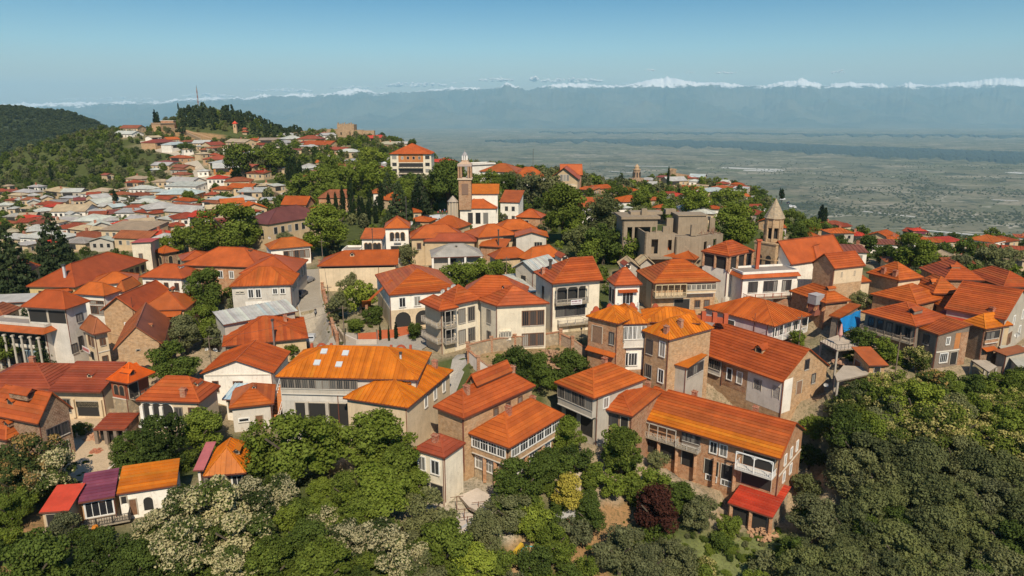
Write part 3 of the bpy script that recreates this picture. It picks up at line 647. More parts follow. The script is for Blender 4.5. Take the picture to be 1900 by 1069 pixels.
    for dd in dorm:
        fx, fy = dd[0], dd[1]; x, y = fx*L, fy*W; sc_ = dd[2] if len(dd) > 2 else .8; side = dd[3] if len(dd) > 3 else 'f'
        f, g = (e1, e2) if side == 'f' else (e2, -e1)            # f along the face, g up the slope
        z = z0+rz(x, y); p = Wd(x, y, z); e3, g3 = np.append(f, 0)*sc_, np.append(g, 0)*sc_; m = s.mb(); Z = np.array((0, 0, sc_))
        a0, a1, a2, a3, ap = p-e3*.7, p+e3*.7, p+e3*.7+Z*.95, p-e3*.7+Z*.95, p+Z*1.45; bk = g3*3.2
        m.poly([a0, a1, a2, ap, a3], 0); m.poly([a1, a1+bk, a2+bk, a2], 0); m.poly([a0+bk, a0, a3, a3+bk], 0)
        m.poly([a0+e3*.22+g3*-.02+Z*.2, a1-e3*.22+g3*-.02+Z*.2, a2-e3*.22-g3*.02, a3+e3*.22-g3*.02], 2)
        for q1 in (a2+e3*.18-Z*.1, a3-e3*.18-Z*.1):
            qq = [q1-g3*.3, q1+bk, ap+bk+Z*.08, ap-g3*.3+Z*.08]; m.poly(qq if q1 is not a2 else qq, 1); m.poly([r-Z*.07 for r in qq[::-1]], 1)
        m.build('dormer', [wmat if near else rmat, rmat, M_DARK], s.root)
    for fx, fy in sky:
        x, y = fx*L, fy*W; sl = rise/(W/2) if axis == 'ab' else 0; p = Wd(x, y, z0+rz(x, y)); u2 = np.append(e2, sl); u2 /= np.linalg.norm(u2); n = np.cross(np.append(e1, 0), u2); m = s.mb()
        m.box(p+n*.12, np.append(e1*.5, 0), u2*.55, n*.1); m.build('skylight', [m_flat((.5,.52,.52), .3)], s.root)
    # gutter along the front eaves and corner drainpipes
    if near:
        m = s.mb()
        for p, q in ((E[0], E[1]), (E[1], E[2])):
            zz = (rz(*( (L/2, 0) if p is E[0] else (L, W/2)))) 
            if zz < .05 and roof != 'skirt': m.bar(p-(0,0,.1), q-(0,0,.1), .14)
        if m.v: m.build('gutter', [M_PIPE], s.root)
        m = s.mb(); fc = faces[0]; m.bar(fc.at(fc.L-.05, .1, .2), fc.at(fc.L-.05, .1, min(fc.z-gz-1, 9)), .1); m.build('drainpipe', [M_PIPE], s.root)
    s.facade(faces[0], fl); s.facade(faces[1], fr)
    return faces, Wd, L, W, rz
def solve(A, B, C, h, zfix=None, par=False):
    """eave corners in the photo (u, v) -> world; A or C may be a length in metres, square to the other side"""
    P = hit(B[0], B[1], h) if zfix is None else ray(*B)*(zfix/ray(*B)[2]); z = P[2]
    def at(q): r = ray(*q); return r*(z/r[2])
    if isinstance(A, (int, float)):
        c = at(C); e = (c-P)[:2]; e /= np.linalg.norm(e); n = np.array((-e[1], e[0])); a = P[:2]+n*A; return a, P[:2], c[:2], z
    a = at(A)
    if isinstance(C, (int, float)):
        e = (P-a)[:2]; e /= np.linalg.norm(e); n = np.array((-e[1], e[0])); return a[:2], P[:2], P[:2]+n*C, z
    c = at(C); ea = (P-a)[:2]; ec = (c-P)[:2]; La, Lc = np.linalg.norm(ea), np.linalg.norm(ec)
    if par: return a[:2], P[:2], c[:2], z
    if La >= Lc:
        ea /= La; n = np.array((-ea[1], ea[0])); cc = P[:2]+n*max(abs(ec@n), Lc*.7); return a[:2], P[:2], cc, z
    ec /= Lc; n = np.array((-ec[1], ec[0])); aa = P[:2]+n*max(abs(-ea@n), La*.7); return aa, P[:2], c[:2], z
BL = {}; LOCKED = set()
def building(name, label, cat, masses, near=True, group=None, lock=False):
    """masses: list of (A, B, C, h, dict)"""
    first = masses[0]; lock = lock or name in LOCKED; a, b, c, z = solve(*first[:4]); g = ground(*b)[0]; z0_ = z
    root = thing(name, label, cat, (b[0], b[1], g), group=group); B = Bld(root, near); out = []
    for ms in masses:
        a, b, c, z = solve(*ms[:4], par=ms[4].get('par'), zfix=(z0_+ms[3]-first[3]) if lock else None); kw = dict(ms[4]); kw.pop('par', None); 
        out.append(mass(B, a, b, c, ms[3], ze=z, **kw))
    BL[name+str(len(BL))] = (B, out); return B, out

def cut_pads(i0=0):
    """level the earth under each house to the height of its front corner"""
    for q, z in zip(FOOT[i0:], PADZ[i0:]):
        e1 = q[1]-q[0]; e2 = q[3]-q[0]; L1, L2 = np.linalg.norm(e1), np.linalg.norm(e2); X = gx-q[0][0]; Y = gy-q[0][1]
        a = (X*e1[0]+Y*e1[1])/L1; b = (X*e2[0]+Y*e2[1])/L2; out = np.maximum(np.maximum(-a, a-L1), np.maximum(-b, b-L2)); lim = z+.1+np.maximum(out-1.8, 0)*1.6
        GZ[:] = np.where(out < 12, np.minimum(GZ, lim), GZ)
# ------------------------------------------------------------------ the buildings of the town centre (eave corners as seen in the photo, heights in metres)
K = dict
LOCKED = {'cream_corner_house','gallery_building','dormered_guesthouse','parapet_house','stepped_white_house'}
def W1(n, z0=.9, z1=2.5, st='c2', a=.05, b=.95, w=1.0): return ('win', a, b, z0, z1, n, st, w)
building('gallery_building', 'long low building with bright orange ribbed roof, four skylights and a glazed gallery', 'building', [
 ((511,699),(775,705),12.5,8.8, K(roof='hip', col='O1', wall='pgrey', tex='seam', rise=3.3, o=(.6,.3,.3,.4), sky=[(.28,.40),(.26,.22),(.44,.38),(.42,.20)],
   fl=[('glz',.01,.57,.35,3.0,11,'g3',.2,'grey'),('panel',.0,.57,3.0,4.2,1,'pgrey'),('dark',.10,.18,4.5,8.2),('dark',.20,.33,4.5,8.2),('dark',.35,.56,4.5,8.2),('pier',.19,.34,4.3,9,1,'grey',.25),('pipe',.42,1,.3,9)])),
 ((664,707),(762,712),8,8.0, K(roof='hip', col='O1', wall='pgrey', tex='seam', rise=2.8, ridge_in=4, fl=[('dark',.03,.5,1.2,7.5)])),
 ((677,728),(764,738),7,6.2, K(roof='hip', col='O1', wall='grey', tex='seam', rise=1.8, fl=[('win',.1,.9,.9,2.4,4,'c2')])),
 ((683,750),(752,769),(799,728),4.6, K(roof='hip', col='O2', wall='grey', tex='seam', rise=1.5, o=(.9,.5,.4,.4), fl=[('glz',.05,.95,.6,3.4,4,'g3',.1,'grey')], fr=[('pipe',.05,1,0,4)])),
 (11.,(757,757),(841,687),6.5, K(roof='hip', axis='bc', col='O1', wall='beige', tex='seam', rise=3.1, chim=[(.8,.85)], fr=[('win',.3,.95,1.0,2.8,3,'w2',.9)])),
])
building('gable_house', 'white gabled house under brown orange roof left of the long gallery building', 'house', [
 ((371,694),(508,692),11,5.4, K(roof='gable', axis='bc', col='O3', wall='wht', tex='seam', rise=2.4, fl=[('win',.42,.56,1.7,3.3,2,'b2',.7),('win',.12,.2,1.6,3.6,1,'b1',.9),('band',.02,.98,.35,.55),('dark',.7,.76,2,3)]))])
building('stone_cottage', 'small grey cottage with two-tone orange roof in front of the white gable', 'cottage', [
 ((425,758),(508,749),8.5,4.6, K(roof='hip', col='O2', wall='pgrey', tex='rows', rise=2.2, dorm=[(.55,.35,.4)], fl=[('door',.58,.76,2,4.4),('win',.18,.36,2.2,2.8,1,'w1',1.6)]))])
building('lean_to', 'low lean-to with blue grey metal roof squeezed beside the grey cottage', 'shed', [((412,741),(442,742),5,3.2, K(roof='shed', col='BL', wall='wht', tex='seam', rise=.9, fl=[('dark',.2,.6,.6,2.6)]))])
building('hip_house', 'broad orange hip roofed house beside the lower end of the street', 'house', [
 ((429,601),(412,643),(572,627),4.8, K(roof='hip', col='O3', wall='tan', tex='seam', rise=3.4, chim=[(.5,.75)], dorm=[(.5,.3,.4)], o=(.7,.7,.4,.4), fr=[('win',.1,.5,1,2.3,2,'c2')]))])
building('grey_house', 'pale grey two storey house under orange hip roof by the parked street cars', 'house', [
 ((425,532),(543,528),10.5,6.8, K(roof='hip', col='O2', wall='pgrey', tex='seam', rise=3.3, fl=[('win',.25,.5,.9,2.8,2,'w2',1.1),('win',.66,.92,.9,2.1,2,'w2',1.),('win',.06,.2,1.3,1.7,2,'c1',.9),('panel',.2,.65,3.6,5.5,1,'white')], fr=[('win',.2,.8,1,2.2,3,'c2')]))])
building('sheet_metal_shed', 'long low lean-to with white sheet metal roof below the pale grey house', 'shed', [
 ((414,603),(553,577),6,3.2, K(roof='shed', col='W', wall='grey', tex='seam', rise=1.3))])
building('long_brick_house', 'long brick house with a sprawling orange hip roof left of the street', 'house', [
 ((337,492),(478,496),13,6.8, K(roof='hip', col='O3', wall='obrick', tex='plain', rise=3.8, dorm=[(.75,.45,.4)], fl=[('win',.42,.72,1.3,3.1,2,'w2',1.1),('win',.8,.95,1.4,3,1,'w2',1.1)])),
 ((455,499),(548,506),(572,482),6.4, K(roof='hip', col='O3', wall='pgrey', tex='plain', rise=3., fr=[('win',.1,.9,1,3,4,'c2')]))])
building('white_arched_house', 'white house with an arched middle window under orange roof, on the left', 'house', [
 ((258,514),(339,517),(386,503),8.2, K(roof='hip', col='O3', wall='wht', tex='plain', rise=2.6, dorm=[(.75,.4,.45)], fl=[('win',.08,.2,1.2,3.,1,'b2',.9),('arch',.22,.5,1.0,3.,1,'wht',2.0),('win',.52,.66,1.3,3.1,1,'b2',.9),('win',.78,.92,1.3,3.1,1,'b2',.9),('band',.26,.46,3.5,3.8),('win',.83,.93,5.2,6.7,1,'b1',.7)], fr=[('win',.2,.7,1.2,3,2,'c2')]))])
building('stepped_white_house', 'white stepped house with many small-paned windows between school and grey block', 'house', [
 ((134,545),(194,549),(217,538),9, K(roof='hip', col='O2', wall='wht', tex='plain', rise=2.4, fl=[('win',.45,.95,1.4,2.1,2,'b3',1.6),('win',.45,.95,2.6,4.4,2,'b4',1.6),('win',.5,.95,6.8,8.6,2,'b4',1.5)], fr=[('dark',.2,.6,2.4,3.6)])),
 ((205,548),(232,541),(262,527),7, K(roof='hip', col='O2', wall='wht', tex='plain', rise=2.4, fl=[('win',.2,.8,2,2.7,1,'b3',1.5)])),
 ((168,530),(256,522),9,7, K(roof='hip', col='O2', wall='wht', tex='plain', rise=2.2))])
building('terrace_block', 'large grey block with glazed attic, flat terrace and tall columns, at the left edge', 'building', [
 ((38,569),(121,574),(164,558),12.2, K(roof='hip', col='O3', wall='pgrey', tex='plain', rise=3.0, o=(.9,.7,.5,.5), fl=[('dark',.03,.49,.7,3.2),('dark',.53,.97,.7,3.2)], fr=[('win',.45,.7,2.,3.6,1,'k2',1.4),('win',.35,.55,6.5,9.2,1,'k2',.9),('win',.0,.2,7.5,9.3,1,'k2',1.3)])),
 ((-40,611),(80,621),(118,604),8, K(roof='skirt', col='O3', wall='pgrey', tex='plain', o=(2.0,1.4,.3,.3), fl=[('dark',.02,.98,.9,3.1),('dark',.05,.95,3.9,7.6),('band',0,1,3.3,3.7),('col',.25,.99,.7,8.4,5,'grey',1.8),('win',.55,.9,4.4,7.4,4,'l2',.9)], fr=[]))])
building('low_orange_house', 'low house with faded orange roof cut off by the left edge', 'house', [
 ((-45,592),(6,587),(40,571),5.5, K(roof='hip', col='O4', wall='tan', tex='rows', rise=2.2, fr=[('win',.1,.8,1,2.5,2,'b2')]))])
building('school', 'very long school-like building with one unbroken orange roof, upper left', 'building', [
 ((62,527),(140,533),(275,483),7.2, K(roof='hip', col='O3', wall='yellow', tex='plain', rise=4.2, ridge_in=8, fl=[('win',.15,.6,1.2,3.2,2,'b2',1.4)], fr=[('win',.02,.98,1.,3.0,11,'b2',1.3)])),
 ((87,538),(127,541),(154,530),6.4, K(roof='hip', col='O3', wall='wht', tex='plain', rise=1.9))])
building('yellow_house', 'yellow plastered house under orange roof between two dark spruces', 'house', [
 ((19,501),(56,503),(76,492),8, K(roof='hip', col='O2', wall='yellow', tex='plain', rise=2.3, fl=[('win',.35,.8,1.2,3.2,1,'w2',1.2),('win',.35,.8,5,7,1,'w2',1.2),('band',0,1,4,4.2)]))])
building('red_roofed_cream_house', 'tall cream house with scarlet metal roof beside the little brick chapel', 'house', [
 ((247,455),(283,458),(298,441),8, K(roof='shedb', col='BR', wall='cream', tex='plain', rise=1.5, fl=[('win',.2,.6,2,4.3,1,'b2',.9)]))])
building('brick_chapel', 'tiny brick chapel with orange pyramid roof and an arched door', 'chapel', [
 ((283,467),(303,470.5),(331,465),5, K(roof='hip', col='O2', wall='dbrick', tex='plain', rise=1.9, o=(.6,.6,.5,.5), fl=[('arch',.25,.75,1.2,3.6,1,'tan')], fr=[('arch',.2,.7,1.2,4.6,1,'tan')]))])
building('brick_gable_house', 'brown brick house with a broad front gable and long chimney pipe', 'house', [
 ((186,577),(253,578),15,7, K(roof='gable', axis='bc', col='O3', wall='sbrick', tex='plain', rise=3.0, fl=[('win',.55,.85,2.6,5,1,'w2',1.2),('pipe',.93,.95,-3,6)])),
 ((253,577),(345,574),10,5.2, K(roof='hip', col='O3', wall='sbrick', tex='plain', rise=3.2, dorm=[(.55,.5,.6)], fl=[('awn',-.02,.95,.1,1.2,1,'O2',1.6),('win',.05,.4,1.2,2.8,1,'w2')]))])
building('angular_beige_house', 'angular beige stone house with twin middle windows and brown orange roof', 'house', [
 ((148,609),(173,621),(217,621),7.4, K(roof='hip', col='O4', wall='beige', tex='plain', rise=2.9, o=(.7,.9,.4,.4), fl=[('win',.2,.8,1.3,3.3,2,'b2',.8),('dark',.3,.6,4.4,6.2)], fr=[('win',.38,.62,1.4,2.8,2,'b1',.62),('band',0,1,3.9,4.1),('win',.4,.6,5,6.4,1,'b2',.9)]))])
building('ribbed_roof_house', 'brick gabled hall under a very long ribbed brown orange roof', 'building', [
 ((210,650),(303,640),18,5.8, K(roof='gable', axis='bc', col='O4', wall='sbrick', tex='seam', rise=4.0, o=(.2,.7,.3,.7), dorm=[(.74,.35,.45,'r')], fl=[('arch',.3,.72,3.6,5.6,3,'sbrick',1.3),('dark',.44,.52,.4,.75),('band',0,1,4.4,4.5)]))])
building('long_red_house', 'long low house with dull red roofs and a garage, lower left', 'house', [
 ((-60,722),(94,722),12,5, K(roof='hip', col='RD', wall='cream', tex='rows', rise=2.6, chim=[(.5,.55)])),
 ((88,726),(187,728),8,5.2, K(roof='shed', col='RD', wall='beige', tex='rows', rise=2.4, o=(1.1,.3,.3,.3), dorm=[(.55,.45,.55)], fl=[('gar',.42,.86,2.1,3.2),('dark',.42,.86,2.2,4.8),('win',.14,.3,1.8,4.2,1,'g2',1.2),('pier',.36,.92,1.8,5,1,'beige',.15)])),
 ((104,693),(205,696),3.2,4.2, K(roof='shed', col='O1', wall='white', tex='plain', rise=.3))])
building('vivid_orange_house', 'red house on a stone base under vivid orange roof with two dormers', 'house', [
 ((186,709),(238,712),(288,691),6.8, K(roof='hip', col='OR', wall='red', tex='plain', rise=2.6, ridge_in=5, o=(.5,1.3,.4,.4), base='stone', basez=3.3, dorm=[(.5,.35,.7,'f'),(.85,.3,.7,'r')], fl=[('arch',.12,.9,.9,2.6,2,'dbrick',.9),('band',0,1,3.15,3.3)], fr=[('bal',.1,.9,.8,3.2,3,'k',1.1),('dark',.1,.5,.8,3.2)]))])
building('arcade_house', 'beige house with three white arcade columns under ribbed orange roof', 'house', [
 ((252,743),(370,747),(402,716),6.8, K(roof='hip', col='O3', wall='beige', tex='rows', rise=3.1, chim=[(.72,.12)], dorm=[(.82,.4,.5)], fl=[('arch',.02,.52,.6,4.2,3,'wht',2.2),('win',.57,.72,1.2,3.2,1,'g2',1.2),('win',.82,.96,1.2,3.2,1,'b2',1.2),('pier',.02,.36,1.,4.4,2,'white',.2),('bal',.0,.5,1,4.2,3,'w',.7)]))])
building('dormer_brick_house', 'brick house with big dark dormers in its red tiled roof, left corner', 'house', [
 ((-40,765),(70,787),(126,757),7, K(roof='hipl', col='O3', wall='dbrick', tex='rows', rise=4.0, o=(.6,.4,.4,.4), dorm=[(.75,.35,1.1,'r'),(.45,.2,.8,'f')], fr=[('win',.15,.9,1.6,3.4,3,'k2',1.),('door',.3,.5,4.5,6.5),('dark',.6,.8,4.4,6.4)])),
 ((-45,806),(11,817),(50,796),4.6, K(roof='hip', col='O3', wall='dbrick', tex='rows', rise=2.2, dorm=[(.8,.35,.7,'f')], fr=[('win',.1,.9,1.2,3,2,'k2',1.)]))])
building('open_red_shelter', 'low open shelter with faded dark red sheet roof over stacked building waste', 'shelter', [((173,797),(232,797),4.6,2.7, K(roof='shed', col='RD', wall='dbrick', tex='rows', rise=.7, o=(1.2,.2,.2,.2), fl=[('dark',.02,.98,.4,2.4),('pier',0,1,.1,2.6,3,'wood',.9)]))])
building('red_carport', 'bright scarlet sheet roof on brick piers at the lower left', 'shelter', [((74,949),(128,947),(161,908),4.2, K(roof='shed', col='BR', wall='tan', tex='plain', rise=.9, o=(.3,.3,.2,.2), fl=[('dark',.14,.86,.5,2.7),('panel',.1,.9,2.8,4.2,1,'grey')]))])
building('purple_roof_house', 'small house with purple metal roof and one long white four-pane window', 'house', [
 ((145,933),(213,921),5.6,3.9, K(roof='shed', col='PU', wall='sbrick', tex='rows', rise=1.1, o=(.6,.2,.2,.2), base='grey', basez=2.9, fl=[('win',.16,.86,.5,2.6,1,'w4',3.1),('bal',-.1,1.45,1.5,3.1,3,'k',1.6)]))])
building('sagging_tile_house', 'pale house whose bright orange tile roof has a torn gap', 'house', [
 ((216,917),(328,900),5.0,3.8, K(roof='shed', col='O1', wall='wht', tex='rows', rise=1.3, o=(.3,.3,.2,.2), fl=[('door',.16,.28,1.2,3.4),('arch',.42,.56,1.2,3,1,'wht',1.1),('dark',.03,.12,.6,1.6)]))])
building('dormer_cottage', 'little cottage with orange ribbed roof, tiny dormer and pink side roof', 'cottage', [
 ((377,884),(456,877),8,4, K(roof='hip', col='O1', wall='stone', tex='seam', rise=2.9, o=(1.2,.3,.3,.3), dorm=[(.72,.32,.6)], fl=[('win',.62,.9,.9,2.4,1,'w2',1.3),('dark',.05,.4,.8,2.8),('pier',.0,.5,.3,3.4,2,'wood',.9)])),
 ((358,873),(378,872),6,3.6, K(roof='shed', col='PK', wall='white', tex='plain', rise=1.2))])
building('brick_longhouse', 'long brick house with two chimneys on its dark orange roof, centre front', 'house', [
 ((798,757),(860,777),(994,716),8, K(roof='hip', col='O3', wall='sbrick', tex='rows', rise=3.1, o=(.6,.5,.4,.4), chim=[(.6,.2),(.55,.85)], fl=[('pipe',.97,1,.2,7.5)], fr=[('win',.35,.9,1.0,2.2,3,'b2',.9)])),
 ((864,711),(885,717),(950,689),8.3, K(roof='gable', axis='bc', col='O3', wall='brick', tex='rows', rise=1.6))])
building('glazed_gallery_house', 'brick house wrapped by a white glazed gallery with orange hip roof, centre front', 'house', [
 ((865,806),(945,832),(1048,770),7.6, K(roof='hip', col='O2', wall='sbrick', tex='rows', rise=3.4, o=(1.0,1.0,.4,.4), chim=[(.55,.3),(.3,.92)], base='stone', basez=5.8,
   fl=[('glz',0,.99,.25,3.2,4,'wT3',.55,'sbrick'),('win',.03,.62,3.9,5.7,2,'wT3',1.9),('door',.74,.94,4.0,6.9),('pier',.34,.98,3.3,7.4,2,'obrick',.3),('band',0,1,3.15,3.4)],
   fr=[('glz',0,.96,.25,3.2,6,'wT3',.55,'sbrick'),('win',.06,.9,3.9,5.7,3,'wT3',1.9),('band',0,1,3.15,3.4),('pier',.32,.65,3.3,6.5,1,'obrick',.3)]))])
building('garage_house', 'narrow cream house with red roof above an open garage', 'house', [
 ((768,833),(824,850),(863,822),7.6, K(roof='hip', col='RD', wall='cream', tex='rows', rise=2.0, ridge_in=5, o=(.3,.3,.3,.3), chim=[(.5,.3)], fl=[('win',.5,.85,1,3.1,1,'w2',1.4),('win',.05,.3,1,3.1,1,'w2',1.2),('dark',.48,.95,4.6,7.4),('dark',.0,.42,4.7,7.4)], fr=[('pipe',.02,1,0,7)]))])
building('timber_gallery_house', 'orange roofed house with an old grey timber gallery above a shaded yard', 'house', [
 ((1030,709),(1102,740),(1200,703),8, K(roof='hip', col='O2', wall='grey', tex='rows', rise=3., o=(1.5,.5,.4,.4), chim=[(.45,.6)], fl=[('glz',.02,.98,.3,3.8,5,'g4',1.1,'grey'),('dark',.12,.45,4.6,7.4),('dark',.55,.9,4.6,7.8),('band',0,1,3.8,4.05)], fr=[('win',.05,.3,.9,2.7,1,'w2',1.2),('door',.55,.75,4,6.4)]))])
building('red_brick_wing', 'dark red brick wing with dull orange roof between two long houses', 'house', [
 ((1115,746),(1173,773),(1228,728),6.8, K(roof='hip', col='O3', wall='brick', tex='rows', rise=2.2, o=(.8,.4,.4,.4), chim=[(.65,.95)], fl=[('win',.1,.6,.9,2.9,2,'k2',1.4),('dark',.68,.9,.8,4.6)]))])
building('long_row_house', 'longest front row house, red orange roof with bright orange lower edge and balconies', 'house', [
 ((1182,774),(1449,852),12.5,9.2, K(roof='gable', axis='ab', col='O3', wall='obrick', tex='rows', rise=3.6, low=(.36,'O1'), chim=[(.28,.62),(.72,.6)], o=(1.0,.35,.3,.3), 
   fl=[('gal',.02,.30,.25,3.0,4,'g',1.3),('glz',.33,.46,.5,2.9,4,'k3',.3,'wood'),('bal',.30,.47,1,3.1,2,'g',1.4),('win',.52,.66,.9,2.9,2,'w2',1.2),('dark',.03,.14,3.6,6.3),('dark',.16,.29,3.6,6.3),('dark',.33,.43,3.8,6.6),('dark',.50,.60,4.2,6.8),('dark',.62,.72,4.2,6.8),
       ('gal',.74,.985,.3,3.2,2,'w',2.1,'A'),('dark',.76,.97,.8,3.1),('dark',.76,.96,4.2,6.4),('pier',.02,.72,3.3,8,5,'obrick',.6),('win',.5,.72,6.9,7.9,2,'w3n',1.8)],
   fr=[('win',.1,.9,.9,2.6,3,'w2',.9),('win',.1,.7,4.,5.6,2,'w2',1.),('band',0,1,3.3,3.5)]))])
building('scarlet_annex', 'lean-to annex with scarlet tile roof and open dark front, below the longest row house', 'annex', [
 ((1350,933),(1434,961),(1467,914),3.6, K(roof='shed', col='BR', wall='stone', tex='rows', rise=1.0, o=(.6,.3,.2,.3), fl=[('dark',.04,.46,.4,3.2),('dark',.5,.9,.4,3.4),('pier',.02,.98,.2,3.6,2,'obrick',.2)]))])
building('big_gable_house', 'large house with wide red orange roof, dormer and bare brick gable end', 'house', [
 ((1283,650),(1452,710),(1550,683),5.2, K(roof='gable', axis='ab', col='O3', wall='sbrick', tex='rows', rise=4.6, o=(.8,.25,.4,.2), dorm=[(.62,.25,1.1)],
   fl=[('glz',.02,.33,.4,3.4,4,'g3',.3,'pgrey'),('panel',.35,.62,.2,4.8,1,'brick'),('panel',.625,.998,-.2,6,1,'pgrey'),('win',.37,.6,1.2,3.4,2,'w1',1.1),('dark',.7,.78,1.4,3.3),('dark',.9,.97,1.4,3.6),('pipe',.345,.35,.2,5)],
   fr=[('panel',.0,.2,-.1,6,1,'wht'),('win',.62,.75,.6,2.3,1,'k2',1.),('win',.42,.56,-2.6,-.8,1,'k2',1.1),('shut',.3,.42,1.,3.4)])),
 ((1243,674),(1277,683),(1313,664),5.5, K(roof='shed', col='O1', wall='grey', tex='plain', rise=.6, o=(.3,.5,.2,.2), fr=[('win',.05,.95,.5,2.2,3,'k2',1.6)]))])
building('tall_brick_house', 'tall narrow brick house with square orange ribbed roof and two chimneys', 'house', [
 ((1193,613),(1242,631),(1325,609),10, K(roof='hip', col='O1', wall='sbrick', tex='seam', rise=2.7, o=(.4,.4,.4,.4), chim=[(.75,.08),(.75,.38)], fl=[('win',.05,.4,1.4,4.,1,'k3',1.4),('win',.6,.9,.9,3.6,1,'w2',1.2),('win',.6,.9,6,8.4,1,'w2',1.2),('win',.05,.4,6,8.4,1,'g3',1.4)], fr=[('band',0,1,.3,.45)]))])
building('parapet_house', 'brick house with orange ribbed roof, stepped red parapet and white glazed bay', 'house', [
 ((1100,582),(1147,601),(1192,584),10, K(roof='hip', col='O1', wall='obrick', tex='seam', rise=2.0, o=(.4,.4,.3,.3), fl=[('shut',.15,.5,1.5,4.6),('win',.7,.95,2,4.2,1,'k2'),('awn',0,1,5.6,6.2,1,'O2',.8)], fr=[('win',.2,.8,1.5,4,2,'g2')])),
 ((1146,602),(1205,600),9,9.4, K(roof='hip', col='O1', wall='brick', tex='seam', rise=2.2, o=(1.0,.4,.4,.3), fl=[('glz',.02,.98,.4,4.6,6,'w3',.6,'pgrey'),('win',.05,.7,5.8,8.2,2,'w4',2.2),('panel',.03,.97,5.0,9,1,'wht')])),
 ((1195,597),(1300,600),8,9.4, K(roof='hip', col='O1', wall='brick', tex='seam', rise=1.9, o=(.4,.4,.4,.3)))])
building('lilac_house', 'single storey lilac house with broad orange ribbed hip roof', 'house', [
 ((1305,571),(1437,606),(1559,597),4.6, K(roof='hip', col='O2', wall='lilac', tex='seam', rise=3.0, o=(.4,1.6,.4,.4), fl=[('win',.36,.5,1.2,3.8,1,'w1',1.7),('pipe',.8,.8,-1.5,3.4)], fr=[('win',.1,.9,.9,3.1,4,'w2',1.5),('gal',.02,.98,.2,3.4,4,'w',1.4)]))])
building('yellow_gallery_house', 'orange roofed house with a long yellow wooden balcony gallery facing front', 'house', [
 ((1170,503),(1212,526),(1337,522),6.8, K(roof='hip', col='O2', wall='sbrick', tex='rows', rise=4.0, o=(.4,1.4,.4,.4), fl=[('panel',.6,.95,.4,6,1,'tan')], fr=[('glz',.5,.98,.5,2.6,6,'c3',1.0,'beige'),('gal',.01,.5,.3,3.1,5,'y',1.5),('panel',.01,.99,2.6,3.7,1,'beige'),('dark',.35,.6,4,6.4),('win',.65,.95,4.4,6,2,'b2')]))])
building('pavilion_house', 'white house with rooftop brick pavilion and flat terrace beside the bell tower', 'house', [
 ((1344,505),(1376,518),(1487,512),5.2, K(roof='skirt', col='O3', wall='white', tex='plain', o=(.8,.8,.4,.4), fl=[], fr=[('win',.1,.28,1.,3.3,2,'k2',.9),('win',.38,.64,1.,3.3,3,'k2',.9),('win',.72,.9,1.,3.3,2,'k2',.9),('bal',.02,.98,2.5,4.4,6,'r',1.6)])),
 ((1318,463),(1353,476),(1401,466),8.6, K(roof='hip', col='O3', wall='wht', tex='rows', rise=2.6, o=(.4,.4,.3,.3), fl=[('dark',.05,.95,.4,3.1),('pier',.03,.97,.2,3.2,2,'brick',.1)], fr=[('dark',.03,.97,.4,3.1),('pier',.02,.98,.2,3.6,3,'brick',.15)]))])
building('dormered_guesthouse', 'three storey cream guesthouse with dormers and an open wooden balcony', 'guesthouse', [
 ((990,505),(1025,527),(1118,519),10.4, K(roof='hipf', axis='bc', ridge_in=6, col='O3', wall='cream', tex='rows', rise=4.0, o=(.4,.7,.4,.4), dorm=[(.35,.5,1.1,'r')], chim=[(.35,.06)], fl=[('win',.3,.6,2,4.6,1,'k2',.8)],
   fr=[('gal',.03,.72,.6,4.2,3,'g',1.2,'A'),('dark',.06,.7,.9,4.1),('win',.06,.7,5,7,3,'k3',1.9),('bal',.1,.98,7.3,8.6,5,'g',1.0),('gar',.35,.7,8.6,10.6)])),
 ((1116,519),(1140,530),(1192,528),10.2, K(roof='hip', col='O3', wall='wht', tex='rows', rise=3.2, o=(.4,.5,.4,.4), dorm=[(.5,.6,.9,'r')], fl=[('win',.05,.95,1.3,4,2,'k2',.8)], fr=[('win',.25,.8,1.5,4.2,1,'w3',2.2),('awn',.1,.9,1,1.4,1,'O3',.8),('bal',.1,.95,3.6,4.6,3,'w',1.)]))])
building('cream_corner_house', 'big cream house with angled wings, corner loggias and many tall windows', 'house', [
 ((810,554),(842,566),(893,555),8.8, K(roof='hip', axis='bc', ridge_in=5, col='O3', wall='cream', tex='rows', rise=3.0, o=(.5,.6,.3,.3), fl=[], fr=[('win',.1,.9,1.3,4.0,2,'g3',1.5),('win',.1,.9,5.4,8.0,2,'g3',1.5)])),
 ((886,556),(921,568),(1020,563),8.8, K(par=True, roof='hip', axis='bc', ridge_in=6, col='O3', wall='cream', tex='rows', rise=3.4, o=(.5,.6,.3,.3), dorm=[(.3,.4,.7,'f')], fl=[('win',.2,.8,1.4,4,1,'g2',1.1),('win',.2,.8,5.6,8,1,'g2',1.1)], fr=[('win',.5,.97,1.4,4.2,3,'b3',1.2),('win',.5,.97,5.8,8.2,3,'b3',1.2),('glz',.05,.27,4.9,6.6,4,'c2',.7,'cream')])),
 ((852,551),(975,554),9,9.0, K(roof='hip', col='O3', wall='cream', tex='rows', rise=3.5)),
 ((777,560),(815,577),(853,571),8.4, K(roof='hip', col='O3', wall='beige', tex='rows', rise=1.6, o=(1.2,1.2,.2,.2), fl=[('bal',.05,1,1.,3.6,3,'g',1.1),('bal',.05,1,4.2,6.6,3,'g',1.1)], fr=[('gal',.02,.95,.3,3.5,2,'g',1.1),('gal',.02,.95,3.8,6.6,2,'g',1.1),('dark',.05,.9,.8,3.3),('dark',.05,.9,4,6.5),('gar',.05,.95,7.2,9.4)]))])
